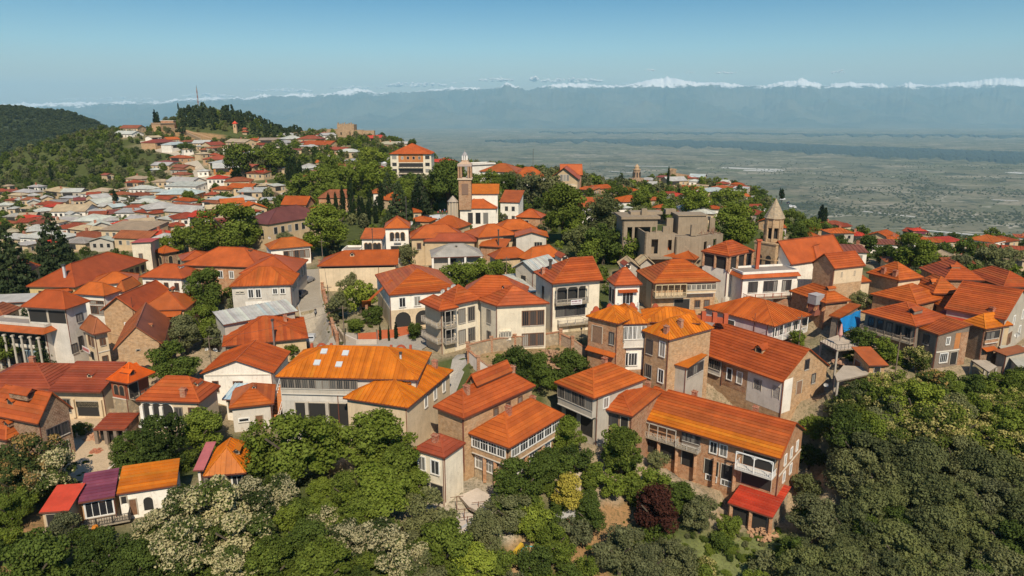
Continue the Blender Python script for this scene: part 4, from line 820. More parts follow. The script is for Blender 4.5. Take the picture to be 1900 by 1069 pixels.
building('arcaded_pale_house', 'pale house on a stone arcade with an open orange gable roof', 'house', [
 ((696,510),(722,548),(852,536),7.6, K(roof='hip', col='O2', wall='wht', tex='rows', rise=3.6, o=(.3,.4,.4,.4), base='beige', basez=3.3, fl=[], fr=[('win',.06,.5,.8,2.8,2,'w2',1.3),('arch',.02,.62,3.8,6.9,2,'beige',3.2)]))])
building('wide_roofed_stone_house', 'low stone house under a wide plain orange roof right of the street', 'house', [
 ((588,494),(738,491),9.5,5.4, K(roof='hipl', col='O2', wall='beige', tex='plain', rise=3.0, ridge_in=6, dorm=[(.42,.3,.7)], fl=[('dark',.02,.99,.15,.7),('pipe',.77,.8,.3,5)]))])
building('arched_mansion', 'cream mansion with three arched tower windows and orange roofs', 'mansion', [
 ((712,424),(761,423),9,9.5, K(roof='hip', col='O2', wall='wht', tex='plain', rise=2.8, o=(.4,.4,.4,.4), fl=[('arch',.16,.84,1.2,3.6,3,'sbrick',1.1),('bal',.35,.65,3,3.9,2,'w',.7),('dark',.2,.8,5,7.6)])),
 ((668,443),(711,443),8,6, K(roof='shed', col='O2', wall='wht', tex='plain', rise=1.8, fl=[('arch',.1,.5,1.3,3.6,2,'sbrick',1.),('arch',.55,.95,1.3,3.6,2,'sbrick',1.)])),
 ((634,467),(668,467),7,3, K(roof='flat', col='O4', wall='wht'))])
building('tan_hip_house', 'tan walled house with layered orange and maroon hip roofs', 'house', [
 ((761,443),(862,440),9,6.4, K(roof='hip', col='O3', wall='tan', tex='plain', rise=3.2, fl=[('win',.08,.2,1.4,3,1,'b2'),('dark',.32,.36,1,1.5)])),
 ((785,448),(884,448),6,5.6, K(roof='hip', col='RD', wall='tan', tex='plain', rise=1.9))])
building('grey_roof_house', 'single storey house with pale grey hip roof and a porch', 'house', [
 ((800,478),(897,475),(925,461),4.4, K(roof='hip', col='G', wall='grey', tex='plain', rise=2.6, o=(1.6,.5,.4,.4), dorm=[(.5,.35,.4)], fl=[('win',.35,.5,.9,2.8,1,'k2',1.2),('win',.6,.75,.9,2.8,1,'w2',1.2),('pier',0,1,.1,4.2,3,'white',1.4)]))])
building('square_stone_house', 'small square stone house with orange pyramid roof, mid centre', 'house', [
 ((899,473),(919,481),(985,476),5, K(roof='hip', col='O2', wall='tan', tex='plain', rise=2.2, fl=[('win',.2,.8,1.2,3,2,'g2')], fr=[('band',0,1,2.4,2.5)]))])
building('beige_gable_house', 'beige house with a blank low front gable', 'house', [
 ((955,440),(1018,440),8,5.4, K(roof='gable', axis='bc', col='O2', wall='pgrey', tex='plain', rise=1.3, fl=[('win',.6,.85,1.4,3.6,1,'c3',2.2)]))])
building('wide_orange_house', 'wide orange roofed house just behind the blank beige gable', 'house', [
 ((886,441),(962,435),10,5, K(roof='hip', col='O2', wall='tan', tex='plain', rise=2.8, fl=[('panel',.3,.6,.4,4,1,'cream'),('dark',.65,.95,.6,2)])),
 ((925,428),(998,424),8,5, K(roof='hip', col='O2', wall='tan', tex='plain', rise=2.6))])
building('hip_cottage', 'orange hip roofed cottage half hidden by shrubs, centre', 'cottage', [
 ((985,484),(1045,474),(1068,465),4.2, K(roof='hip', col='O2', wall='obrick', tex='plain', rise=2.8))])
building('ribbed_orange_shed', 'small shed with a short plain orange roof in front of the tan house', 'shed', [((888,456),(938,459),5,3.6, K(roof='shed', col='O2', wall='brick', tex='plain', rise=1.4))])
building('corrugated_shed', 'shed with striped white corrugated roof tilted toward the shrubs', 'shed', [((932,519),(973,544),(989,536),3.8, K(roof='shedr', col='W', wall='wht', tex='rows', rise=1.2, o=(.2,.2,.2,.2)))])
building('narrow_stone_house', 'narrow bare stone house with pale metal roof, left of the dormered guesthouse', 'house', [((975,490),(990,503),(1036,490),6.2, K(roof='gable', axis='bc', col='W', wall='grey', tex='seam', rise=1.8, fl=[('dark',.3,.6,1.6,4)]))])
building('low_orange_pavilion', 'low orange roof just below the raw concrete ruin', 'house', [((1212,475),(1291,482),7,4.6, K(roof='hip', col='O2', wall='sbrick', tex='plain', rise=2.4))])
building('church_nave', 'church nave with one huge plain orange roof beside the bell tower', 'church', [
 ((1461,472),(1468,491),(1570,476),6.4, K(roof='gable', axis='bc', col='O3', wall='wht', tex='plain', rise=4.6, o=(.4,.4,.4,.4), fl=[('dark',.4,.6,2,4)], fr=[('win',.5,.95,1.6,3,3,'b1',.7)])),
 ((1478,482),(1517,488),(1556,476),6.2, K(roof='hip', col='O3', wall='wht', tex='plain', rise=3.6, fl=[('win',.5,.9,1.8,3.2,1,'b1')]))])
building('basilica', 'small stepped brick basilica with nave and lower aisle roofs', 'church', [
 ((1515,487),(1549,499),(1606,493),9, K(roof='gable', axis='bc', col='O3', wall='sbrick', tex='rows', rise=2.6, o=(.25,.3,.3,.3), fr=[('dark',.25,.28,1,2.1),('dark',.7,.73,1,2.1),('panel',0,1,.2,3.4,1,'beige')])),
 ((1546,514),(1561,527),(1617,522),5, K(roof='shedr', col='O2', wall='beige', tex='rows', rise=1.7, o=(.2,.3,.2,.2), fr=[('door',.18,.3,1.8,4.4)]))])
building('long_stone_house', 'stone house with twin red chimneys on its orange roof, right', 'house', [
 ((1607,506),(1668,521),(1723,517),6.4, K(roof='hip', col='O2', wall='sbrick', tex='rows', rise=3.2, chim=[(.45,.1),(.8,.1)], fr=[('panel',0,.99,.3,6,1,'beige')]))])
building('twin_ridge_house', 'orange roofed house with two small vents behind the stone house', 'house', [
 ((1705,497),(1752,519),(1797,508),5.2, K(roof='hip', col='O3', wall='brick', tex='rows', rise=3.4, dorm=[(.75,.3,.6)]))])
building('valley_roof_house', 'orange house with valley roof and brick dormer, right', 'house', [
 ((1690,527),(1732,545),(1793,548),4.8, K(roof='hip', col='O2', wall='brick', tex='rows', rise=3.2, dorm=[(.6,.2,.8)]))])
building('spread_roof_house', 'spread-out low orange roof in front of the valley-roofed house', 'house', [
 ((1613,546),(1702,566),(1760,552),4.6, K(roof='hip', col='O2', wall='brick', tex='rows', rise=2.8))])
building('courtyard_house', 'long orange roofed house with its wall in deep shade, far right', 'house', [
 ((1785,507),(1862,533),(1893,521),5, K(roof='hip', col='O3', wall='dbrick', tex='rows', rise=2.8, fl=[('win',.3,.9,1.6,2.8,3,'k2')]))])
building('ribbed_gable_house', 'house with grey gable end and big ribbed orange roof at the right edge', 'house', [
 ((1789,556),(1866,594),(1915,562),7.6, K(roof='gable', axis='ab', col='O3', wall='grey', tex='rows', rise=4.2, o=(.4,.2,.3,.3), fr=[('win',.2,.9,.6,2.4,2,'w2',1.1),('door',.15,.4,3.6,6.2),('win',.5,.9,3.8,5.4,1,'w2',1.2)]))])
building('patchwork_roof_house', 'house with orange roof panels and a scarlet strip, right', 'house', [
 ((1715,556),(1800,591),(1838,573),5, K(roof='hip', col='O2', wall='brick', tex='rows', rise=2.4)),
 ((1738,588),(1786,606),(1812,594),4.6, K(roof='shed', col='BR', wall='brick', tex='rows', rise=1.2))])
building('weathered_timber_house', 'weathered two storey timber and brick house hanging over the wooded slope', 'house', [
 ((1605,577),(1699,606),(1765,590),6.2, K(roof='hip', col='O3', wall='wood', tex='rows', rise=2.8, o=(1.0,.4,.4,.4), dorm=[(.75,.25,.8)], fl=[('win',.05,.95,.9,2.9,5,'k2',1.1),('bal',.0,1,2.5,3.4,6,'d',1.4)])),
 ((1697,606),(1742,622),(1804,615),6.6, K(roof='shed', col='O2', wall='wood', tex='rows', rise=1.3, o=(.4,.4,.3,.2), fl=[('win',.3,.7,.9,2.6,1,'k2')], fr=[('panel',.02,.55,.2,3.3,1,'wood'),('panel',.76,1,.2,6.6,1,'brick'),('panel',.57,.75,.2,3.2,1,'orange'),('win',.25,.42,.8,2.2,1,'w2',.8),('win',.1,.45,3.8,5.6,1,'w4',1.8),('dark',.5,.72,3.8,6.2),('band',0,.76,3.3,3.55)]))])
building('red_orange_porch_house', 'brick house with half scarlet, half orange roof above a glazed porch', 'house', [
 ((1787,597),(1829,611),(1880,603),6.6, K(roof='hip', col='O1', wall='dbrick', tex='rows', rise=2.2, o=(.4,.4,.4,.4), chim=[(.4,.7)], fr=[('glz',.02,.55,.6,3.0,3,'k3',.3,'brick'),('panel',.62,1,.3,6,1,'tan'),('awn',0,.5,3.8,4.2,1,'O2',1.)]))])
building('small_orange_house', 'orange hip roofed house behind the grey rooftop water tank', 'house', [
 ((1464,540),(1532,563),(1586,560),4.6, K(roof='hip', col='O2', wall='brick', tex='rows', rise=2.4, dorm=[(.75,.4,.6)]))])
building('tarp_house', 'little house whose side is hung with a blue tarpaulin', 'house', [
 ((1543,583),(1560,590),(1598,573),5, K(roof='shed', col='O2', wall='wood', tex='rows', rise=.8))])
building('red_shed', 'shed with rusty red lean roof on the concrete terrace above the trees', 'shed', [
 ((1578,655),(1612,678),(1647,676),3.2, K(roof='shedr', col='O3', wall='sbrick', tex='plain', rise=1.2, fl=[('door',.1,.5,.8,2.6)], fr=[('dark',.3,.7,.6,2.6)]))])
building('lower_metal_shed', 'low shed with pale and rusty metal roofs at the right edge', 'shed', [
 ((1848,655),(1890,682),(1930,672),3.4, K(roof='shedr', col='G', wall='grey', tex='plain', rise=1.6)),((1843,650),(1868,660),5,3.6,K(roof='shed', col='O4', wall='grey', tex='plain', rise=.8))])
building('white_row_house', 'low white row house with many brown doors behind the long brick house', 'house', [((500,463),(580,456),8,5, K(roof='hip', col='O2', wall='wht', tex='plain', rise=2.4, fl=[('win',.3,.97,1.,3.2,5,'b2',1.2)]))])
building('rear_brown_roof_house', 'low house with faded roof tucked behind the white arched house', 'house', [((337,484),(398,478),9,4.5, K(roof='hip', col='O3', wall='tan', tex='plain', rise=1.8))])
building('grey_tile_shed', 'low sheds with old grey brown tile roofs left of the yellow gallery house', 'shed', [((1152,497),(1188,497),6,4, K(roof='gable', col='T', wall='grey', tex='seam', rise=1.6)),((1186,492),(1216,492),6,4, K(roof='gable', col='T', wall='grey', tex='seam', rise=1.6))])
building('pale_roof_shed', 'flat shed with pale metal roof behind the terrace block', 'shed', [((-30,563),(52,560),5,5.5, K(roof='shed', col='W', wall='grey', tex='plain', rise=.8))])
building('brown_back_house', 'brick house with orange roof between chapel and long school roof', 'house', [((470,489),(520,478),8,6, K(roof='hip', col='O3', wall='sbrick', tex='plain', rise=2))])
# further centre
building('maroon_roof_house', 'long tan house under one huge maroon roof, left of the cypresses', 'house', [
 ((445,412),(497,417),(612,398),8, K(roof='hip', col='MR', wall='tan', tex='plain', rise=4.2, ridge_in=9, dorm=[(.4,.5,.5,'r')], fl=[('dark',.2,.8,2,4)], fr=[('win',.05,.95,1.3,3.4,8,'c2',1.3)]))], near=False)
building('hillside_orange_house', 'house with bright orange roof just above the maroon roof', 'house', [((521,380),(568,381),(598,376),4.6, K(roof='gable', axis='ab', col='O2', wall='obrick', tex='plain', rise=3., fl=[('dark',.6,.95,1,2.4)]))], near=False)
building('brown_gable_house', 'brown gabled house behind the first cypress', 'house', [((589,368),(648,367),9,5, K(roof='hipl', col='O4', wall='obrick', tex='plain', rise=3.2))], near=False)
building('white_villa', 'white villa with arched windows and orange roofs among the cypresses', 'villa', [
 ((691,359),(733,358),9,7, K(roof='hip', col='O2', wall='wht', tex='plain', rise=2.8, fl=[('arch',.05,.5,1.2,3.2,2,'wht',1.1)])),((731,373),(760,369),9,5.4, K(roof='hip', col='O2', wall='tan', tex='plain', rise=3.))], near=False)
building('church', 'white church with stepped orange roofs and three tall front windows', 'church', [
 ((851,387),(923,387),12,8.6, K(roof='hip', col='O3', wall='wht', tex='plain', rise=3.8, ridge_in=7, fl=[('win',.18,.82,1.5,5.2,3,'b3',1.6)])),
 ((858,360),(926,360),8,13, K(roof='shed', col='O1', wall='wht', tex='seam', rise=2.6)),
 ((926,375),(964,376),10,7.5, K(roof='shed', col='O3', wall='wht', tex='plain', rise=3.4, fl=[('win',.15,.9,1.6,3.2,2,'b2'),('win',.15,.9,5,6.6,2,'b2')]))], near=False)
building('mansard_hotel', 'four storey hotel with balconies and an orange clad top storey under orange roofs', 'hotel', [
 ((722,286),(801,286),15,13.6, K(roof='hip', col='O3', wall='cream', tex='seam', rise=5.5, ridge_in=12, o=(.9,.4,.4,.4), fl=[('panel',.19,.81,.3,4.2,1,'orange'),('win',.22,.78,1.3,2.7,4,'w2',1.1)]+[q for zz in (.9,4.4,7.6,10.8) for q in (('win',.03,.16,zz,zz+1.7,1,'w3',2.2),('win',.84,.97,zz,zz+1.7,1,'w3',2.2))]+[('dark',.2,.8,4.6,6.6),('bal',.2,.8,5,7.,6,'k',1.2),('dark',.2,.8,7.8,9.6),('bal',.2,.8,8,10.,6,'k',1.2),('dark',.25,.75,10.6,13)])),
 ((802,300),(828,302),10,6,K(roof='hip', col='BR', wall='tan', tex='plain'))], near=False)
building('timber_gable_hotel', 'tall house with steep orange gable and timber framed front on the brow', 'house', [
 ((1018,332),(1074,333),12,8.6, K(roof='gable', axis='bc', col='O3', wall='tan', tex='plain', rise=4.8, o=(1.0,.6,.3,.6), fl=[('win',.35,.7,-1.8,.8,3,'b1',1.),('band',.1,.9,2.1,2.3),('panel',.66,.98,2.4,8.4,1,'beige'),('bal',.15,.65,1.5,2.9,4,'d',1.0)])),
 ((1040,325),(1081,325),8,8, K(roof='gable', axis='ab', col='O3', wall='dbrick', tex='plain', rise=4.6))], near=False)
building('white_hall', 'white hall with broad orange roofs behind the bell turret', 'hall', [
 ((888,318),(958,320),16,6.5, K(roof='hip', col='O2', wall='white', tex='plain', rise=3.6, fl=[('win',.3,.9,1,3,3,'c2')])),
 ((955,329),(1017,328),12,6, K(roof='hip', col='O2', wall='white', tex='plain', rise=4.4)),((876,306),(920,304),9,8,K(roof='flat', col='O2', wall='white'))], near=False)
building('glazed_white_house', 'white house with wide dark windows and a plain orange shed roof', 'house', [
 ((1071,384),(1130,386),8,5.4, K(roof='shed', col='O3', wall='white', tex='plain', rise=2.6, fl=[('win',.28,.96,.8,3.2,3,'w2',2.2)]))], near=False)
building('red_cube_house', 'orange red house with dull red roof left of the big round tree', 'house', [
 ((955,403),(1004,405),8,4.6, K(roof='hip', col='O3', wall='obrick', tex='plain', rise=2.6, fl=[('win',.3,.6,1,3,1,'w2')]))], near=False)
building('stepped_orange_shed', 'orange roofs stepping down in front of the town square', 'house', [
 ((795,420),(852,424),9,4.4, K(roof='hip', col='O2', wall='tan', tex='plain', rise=3.4)),((835,405),(858,407),6,4.4,K(roof='gable', col='O1', wall='tan', tex='plain', rise=2.))], near=False)
cut_pads(); NP0 = len(FOOT)
# ------------------------------------------------------------------ the smaller houses on the slopes
PENDING = []      # (object, description, photo pixel) -> labels that single each one out are written at the end
RN = dict(W='pale metal', R='dark red', B='brown', O='orange', C='bright red', T='rusty tan', M='maroon', G='grey', P='purple')
RK = dict(W='W', R='RD', B='O4', O='O2', C='BR', T='T', M='MR', G='G', P='PU')
FH = '''226 249 31 W w;238 238 30 B t;311 229 24 T b 5 flat;291 255 18 T w;308 264 35 R b;322 259 22 O t;335 268 30 W w;371 266 28 W w;378 272 30 W t;405 269 25 R t;435 264 32 T t 5;466 261 24 O t;
298 302 24 R w;328 293 26 O b;296 307 30 W w;396 296 38 R b;420 312 45 W o;404 303 34 W t;400 332 32 C w;440 337 46 B t;472 322 30 B t;408 352 32 O w;443 349 40 O w;462 357 42 W w;247 332 28 T w;243 339 22 R b;205 325 14 R t;256 351 34 W w;330 338 42 W w;333 346 52 W w;325 361 68 W o;335 373 28 O w;190 367 30 W t;173 362 24 R w;202 376 40 W w;265 377 44 W t;305 387 60 W g;332 394 52 W t;
100 356 36 T t;130 357 34 W g;50 371 26 B t;28 371 18 W g;80 380 28 R t;62 376 22 W g;86 392 34 W g;107 383 28 C t;125 393 58 T w;171 394 24 W w;180 399 30 R t;212 397 34 R w;236 395 44 W w;266 395 34 R w;20 388 14 W w;350 405 50 R w;368 404 40 C w;372 425 40 O t;159 411 52 W t;188 421 40 W g;226 417 38 C w;228 428 78 T t 5;265 414 42 T w;145 427 34 T t;152 440 48 B t;68 443 62 W w;24 431 22 T w;20 443 38 W t;78 451 40 C t;186 448 42 G g gab;242 443 60 B t;283 436 36 C t;298 442 30 W w;10 346 14 T w;16 356 16 R t;60 347 18 W w;398 388 32 T t 5;452 372 46 W w win;412 377 24 B t;432 378 40 O w;446 394 30 R t;472 388 44 O t;428 396 30 M t;495 372 24 W t;392 362 26 R w;
500 260 38 T t;527 252 28 W w;547 258 34 W g;520 265 22 W w;572 258 40 R b;598 250 24 R w;612 251 22 W w;587 269 44 O t;566 272 26 W t;622 278 28 R b;602 294 28 W w;641 282 34 W w;651 299 28 W b;701 256 28 C b;716 268 36 T b;742 267 24 W w;505 312 34 R t;489 320 20 C w;524 314 18 T t;582 312 26 W w;570 308 20 W w;812 301 26 C t;
1086 352 26 O b;1120 350 28 O b;1146 354 38 O t;1160 337 18 O t;1197 334 20 W w;1206 345 34 W w;1203 341 14 R b;1226 329 18 R b;1258 336 32 W w win;1281 331 26 R t;1293 329 26 W b;1275 351 30 O w;1251 354 28 C b;1302 346 24 G w flat;1256 365 28 C b;1273 371 18 W b;1334 355 34 W w win;1361 357 18 W b;1339 341 20 R b;1180 374 44 O w;1222 386 22 O t;1322 388 22 O w;1342 390 38 O b;1385 397 40 R w win;1408 401 30 O w;1420 412 26 O b;
1448 423 24 O p;1518 427 18 O b;1555 416 26 R b;1572 421 18 R t;1564 433 42 O g;1596 438 28 C t;1628 441 46 O w win;1690 431 30 R b;1708 429 24 C b;1716 434 20 P t;1694 447 40 O w;1726 449 34 O w;1769 449 38 C t;1817 447 46 O w win;1846 447 16 O t;1872 449 38 O w win;1895 441 20 O w;1788 468 18 T b;1796 480 22 T g;1656 444 18 O w;1745 446 16 T w;1520 441 18 O t;
40 404 20 C t;120 410 24 W t;110 425 26 R w;60 424 24 W g;150 372 26 R t;230 352 20 T w;290 356 26 W w;222 384 24 W t;300 370 24 R w;140 398 20 W w;14 372 14 R t;46 388 20 T w;310 408 36 W w;330 420 26 R t;118 440 24 C t;96 414 22 T w;36 455 24 W t;205 410 26 W w;420 412 30 R t;352 388 24 R w;490 345 26 T t 4;520 345 20 W w;376 318 20 W w;350 277 18 T w;446 282 20 R w;470 276 22 T t;
1540 455 20 T w;1590 462 22 T b;1650 470 16 R b;1205 395 22 O w;1100 372 24 R b;1165 366 20 O w;690 305 18 W w;596 302 20 O t;548 338 24 T t'''
HW = dict(w='white', t='tan', b='sbrick', o='orange', g='grey', p='lilac')
HWN = dict(w='white', t='tan', b='brick', o='orange', g='grey', p='pink')
rh = random.Random(3)
FH_L = []
for ent in FH.replace('\n', '').split(';'):
    a = ent.split(); u, v, w = map(float, a[:3]); rc, wc = a[3], a[4]; ex = a[5:]
    h = float(ex[0]) if ex and ex[0].replace('.', '').isdigit() else rh.uniform(2.7, 3.9); w *= 1.14; wc = 't' if wc == 'w' and rh.random() < .35 else wc
    P = hit(u, v, h); d = to_px(P)[2]; Lm = w*d/F; k = rh.uniform(-.22, .22); 
    if 'flat' in ex: rf = 'flat'
    elif 'gab' in ex: rf = 'gable'
    else: rf = rh.choice(['hip', 'hip', 'hip', 'gable', 'gable', 'shed'])
    ax = 'bc' if 'gab' in ex else None
    sk = w*k*(P[2]/-45)*.55
    D_ = min(max(Lm*rh.uniform(.7, 1.0), 7), 14)
    nW = max(1, int(Lm/2.8)); fl = [('win',.06,.94,.9,2.3,nW,'c2',1.1)] if 'win' not in ex else [('win',.03,.97,.7,2.7,nW+1,'c2',1.5)]
    if h > 4.5: fl.append(('win',.06,.94,3.4,4.4,nW,'c2',1.0))
    elif rh.random() < .35: fl = [('dark',.08,.6,.5,2.5),('win',.68,.94,.9,2.2,1,'c2',1.)]
    fr = [('win',.15,.85,.9,2.2,2,'c2',1.0)]
    rcol = RK[rc]; 
    bd, _ = building('house', 'x', 'house', [((u-w/2, v+sk/2), (u+w/2, v-sk/2), D_, h, K(roof=rf, axis=ax, col=rcol, wall=HW[wc], tex='seam' if d < 430 and rf != 'flat' else 'plain', rise=(.19 if rf != 'shed' else .10)*min(Lm, D_), fl=fl, fr=fr, o=(.5,.4,.4,.4), chim=[(rh.uniform(.2,.8), rh.uniform(.35,.65))] if rh.random() < .3 and rf != 'flat' else []))], near=False)
    PENDING.append((bd.root, f'house with {RN[rc]} '+('flat roof' if rf == 'flat' else 'roof')+f' and {HWN[wc]} walls', (u, v), 'houses')); FH_L.append((u, v, w))

_fc = [None, 0]
def nearfoot(x, y, r):
    if _fc[1] != len(FOOT): _fc[0] = np.array([q.mean(0) for q in FOOT]); _fc[1] = len(FOOT)
    dd = np.abs(_fc[0]-(x, y)).max(1)
    for k in np.nonzero(dd < 24+r)[0]:
        q = FOOT[k]; (ax, ay), (bx, by), (dx, dy) = q[0], q[1], q[3]; e1x, e1y, e2x, e2y = bx-ax, by-ay, dx-ax, dy-ay; L1, L2 = math.hypot(e1x, e1y), math.hypot(e2x, e2y); px_, py_ = x-ax, y-ay
        a, b = (px_*e1x+py_*e1y)/L1, (px_*e2x+py_*e2y)/L2
        if -r < a < L1+r and -r < b < L2+r: return True
    return False
RPX = [(268,262),(280,272),(300,280),(318,284),(345,292),(357,303),(370,318),(378,328),(380,343),(377,352),(368,372),(480,343),(505,352),(525,362),(540,372)]
rf_ = random.Random(77); NFILL = 0
for (x0, y0, x1, y1, n_, cols) in [(0,352,470,452,48,'WWRTBWRTBG'),(480,262,640,325,10,'WRTB'),(500,300,700,340,6,'WRO'),(1090,350,1420,400,16,'OORBW'),(1240,330,1400,352,6,'WRO'),(1530,446,1900,490,12,'OBRT'),(290,262,470,340,16,'WRBT'),(540,385,860,415,4,'OO')]:
    k_ = 0
    for _ in range(n_*14):
        u, v = rf_.uniform(x0, x1), rf_.uniform(y0, y1); h = rf_.uniform(2.6, 3.6); P = hit(u, v, h); d = to_px(P)[2]
        if d > 640 or d < 150 or min(math.hypot(u-a_, (v-b_)*1.5) for a_, b_ in RPX) < 20: continue
        Lm = rf_.uniform(7, 12); D_ = rf_.uniform(6, 9)
        if nearfoot(P[0], P[1]+D_/2, 5.0): continue
        w = Lm*F/d; sk = rf_.uniform(-.25, .25)*w*.3; rc = rf_.choice(cols); wc = rf_.choice('wttgb'); rf = rf_.choice(['hip', 'hip', 'gable', 'shed', 'hip'])
        bd, _o = building('house', 'x', 'house', [((u-w/2, v+sk/2), (u+w/2, v-sk/2), D_, h, K(roof=rf, col=RK[rc], wall=HW[wc], tex='seam' if d < 400 else 'plain', rise=(.19 if rf != 'shed' else .1)*min(Lm, D_), o=(.5,.4,.4,.4), fl=[('win',.06,.94,.9,2.2,max(1, int(Lm/3)),'c2',1.1)] if rf_.random() < .7 else [('dark',.1,.6,.5,2.4)]))], near=False)
        PENDING.append((bd.root, f'house with {RN[rc]} roof and {HWN[wc]} walls', (u, v), 'houses')); k_ += 1
        if k_ >= n_: break
cut_pads(NP0)
# ------------------------------------------------------------------ trees
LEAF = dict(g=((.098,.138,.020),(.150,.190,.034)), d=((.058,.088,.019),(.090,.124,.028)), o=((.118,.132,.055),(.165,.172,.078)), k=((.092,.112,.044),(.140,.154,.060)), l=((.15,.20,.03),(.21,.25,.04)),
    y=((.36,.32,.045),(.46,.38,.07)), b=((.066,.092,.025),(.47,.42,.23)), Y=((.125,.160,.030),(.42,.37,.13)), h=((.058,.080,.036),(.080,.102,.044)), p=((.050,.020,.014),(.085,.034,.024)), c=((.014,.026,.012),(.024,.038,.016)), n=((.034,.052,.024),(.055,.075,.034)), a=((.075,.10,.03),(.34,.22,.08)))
KN = dict(g='rounded green tree', d='dark green tree', o='olive grey tree', k='dull dark green tree', l='lime green tree', y='golden yellow tree', b='tree covered in cream blossom', Y='yellow green flowering tree', p='purple brown leaved tree', c='slim dark cypress', n='dark conifer', s='green shrub', a='tree with ochre blossom', m='small palm')
def leaf_cloud(centres, radii, n, size, R, flat=.75, up=.35, front=None):
    C_ = np.array(centres); r = np.array(radii); w = r**2; idx = R.choice(len(C_), n, p=w/w.sum())
    dr = R.normal(size=(n, 3)); dr /= np.linalg.norm(dr, axis=1)[:, None]
    rad = r[idx]*(R.random(n)**.28); pos = C_[idx]+dr*rad[:, None]*np.array((1, 1, flat))
    nr = dr*.7+R.normal(size=(n, 3))*.55+np.array((0, 0, up)); nr /= np.linalg.norm(nr, axis=1)[:, None]
    t = np.cross(nr, R.normal(size=(n, 3))); t /= np.linalg.norm(t, axis=1)[:, None]+1e-9; b = np.cross(nr, t); s = size*(.6+.8*R.random(n))[:, None]
    V = np.stack([pos-t*s*.5, pos+b*s*.33+t*s*.05, pos+t*s*.5, pos-b*s*.33-t*s*.02], 1).reshape(-1, 3); return V, idx, pos
def leaf_mesh(name, V, mi, mats):
    n = len(V)//4; m = bpy.data.meshes.new(name); m.vertices.add(n*4); m.vertices.foreach_set('co', V.astype(np.float32).ravel()); m.loops.add(n*4); m.loops.foreach_set('vertex_index', np.arange(n*4, dtype=np.int32))
    m.polygons.add(n); m.polygons.foreach_set('loop_start', np.arange(0, n*4, 4, dtype=np.int32)); 
    for k in mats: m.materials.append(k)
    m.update(calc_edges=True); m.polygons.foreach_set('material_index', mi.astype(np.int32)); m.validate(); return m
def crown(seed, n, size, kind='round', mixp=.5):
    R = np.random.default_rng(seed); C_, r = [], []
    if kind == 'round':
        lob = R.random(6)*.16
        for i in range(34):
            th = R.random()*2*math.pi; ph = math.acos(1-1.75*R.random()); q = .33*(1+.35*math.sin(th*2+seed)+.0)+R.random()*.12-.09; rr = .065+.13*R.random()**1.3
            C_.append((q*math.sin(ph)*math.cos(th), q*math.sin(ph)*math.sin(th), .50+.36*math.cos(ph)+.05*math.sin(th*3+seed))); r.append(rr)
        for i in range(6): C_.append((R.normal()*.12, R.normal()*.12, .45+R.normal()*.1)); r.append(.17)
    elif kind == 'cyp':
        for i in range(26): z = (i+.5)/26; q = .30*math.sin(min(1, z*2.2)*math.pi/2)*(1-z)**.55; th = R.random()*6.28; C_.append((q*.5*math.cos(th), q*.5*math.sin(th), z)); r.append(max(.05, q*.95))
    elif kind == 'con':
        for i in range(60):
            z = .08+.9*(i/60.); q = .46*(1-z)**.8; th = i*2.4; C_.append((q*.8*math.cos(th), q*.8*math.sin(th), z-.03)); r.append(max(.035, .16*(1-z)+.03))
    elif kind == 'pine':
        for i in range(16): z = .35+.6*R.random(); q = .33*math.sin((1-z)*2.2+.3); th = R.random()*6.28; C_.append((q*math.cos(th), q*math.sin(th), z)); r.append(.1+.07*R.random())
    flat = dict(round=.72, cyp=1.6, con=.38, pine=.6)[kind]
    V, idx, pos = leaf_cloud(C_, r, n, size, R, flat)
    if kind == 'cyp': pass
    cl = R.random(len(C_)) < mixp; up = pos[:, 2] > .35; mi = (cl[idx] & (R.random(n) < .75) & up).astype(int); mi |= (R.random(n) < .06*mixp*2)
    return V, mi
CR = {}
def crown_mesh(kind, shape, lod, var):
    k = (kind, shape, lod, var)
    if k not in CR:
        n, s = {'round': {0: (9500, .040), 1: (3600, .060), 2: (620, .128), 3: (1500, .10)}, 'cyp': {0: (2200, .07), 1: (1500, .09), 2: (420, .16)}, 'con': {0: (5200, .05), 1: (2400, .07), 2: (600, .12)}, 'pine': {0: (3000, .05), 1: (1600, .08), 2: (460, .14)}}[shape][lod]
        mixp = .75 if kind in 'b' else .5 if kind in 'Ya' else .4
        key = (shape, lod, var, mixp)
        if key not in CR: CR[key] = crown(var*17+lod*5+{'round': 1, 'cyp': 2, 'con': 3, 'pine': 4}[shape], n, s, shape, mixp)
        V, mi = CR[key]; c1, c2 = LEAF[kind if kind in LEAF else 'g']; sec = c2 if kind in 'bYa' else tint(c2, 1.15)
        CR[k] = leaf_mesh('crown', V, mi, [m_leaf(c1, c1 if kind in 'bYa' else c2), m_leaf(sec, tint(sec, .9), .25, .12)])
    return CR[k]
def trunk_mesh(var):
    k = ('t', var)
    if k not in CR:
        R = random.Random(var); m = MB(); m.prism((0, 0), .045, .030, -.25, .5, 7)
        for i in range(5):
            a = i*1.3+R.random(); m.bar((0, 0, .18+.06*i), (math.cos(a)*.26, math.sin(a)*.26, .45+.07*i), .022)
        CR[k] = m.mesh('trunk', M_BARK)
    return CR[k]
TREES = []
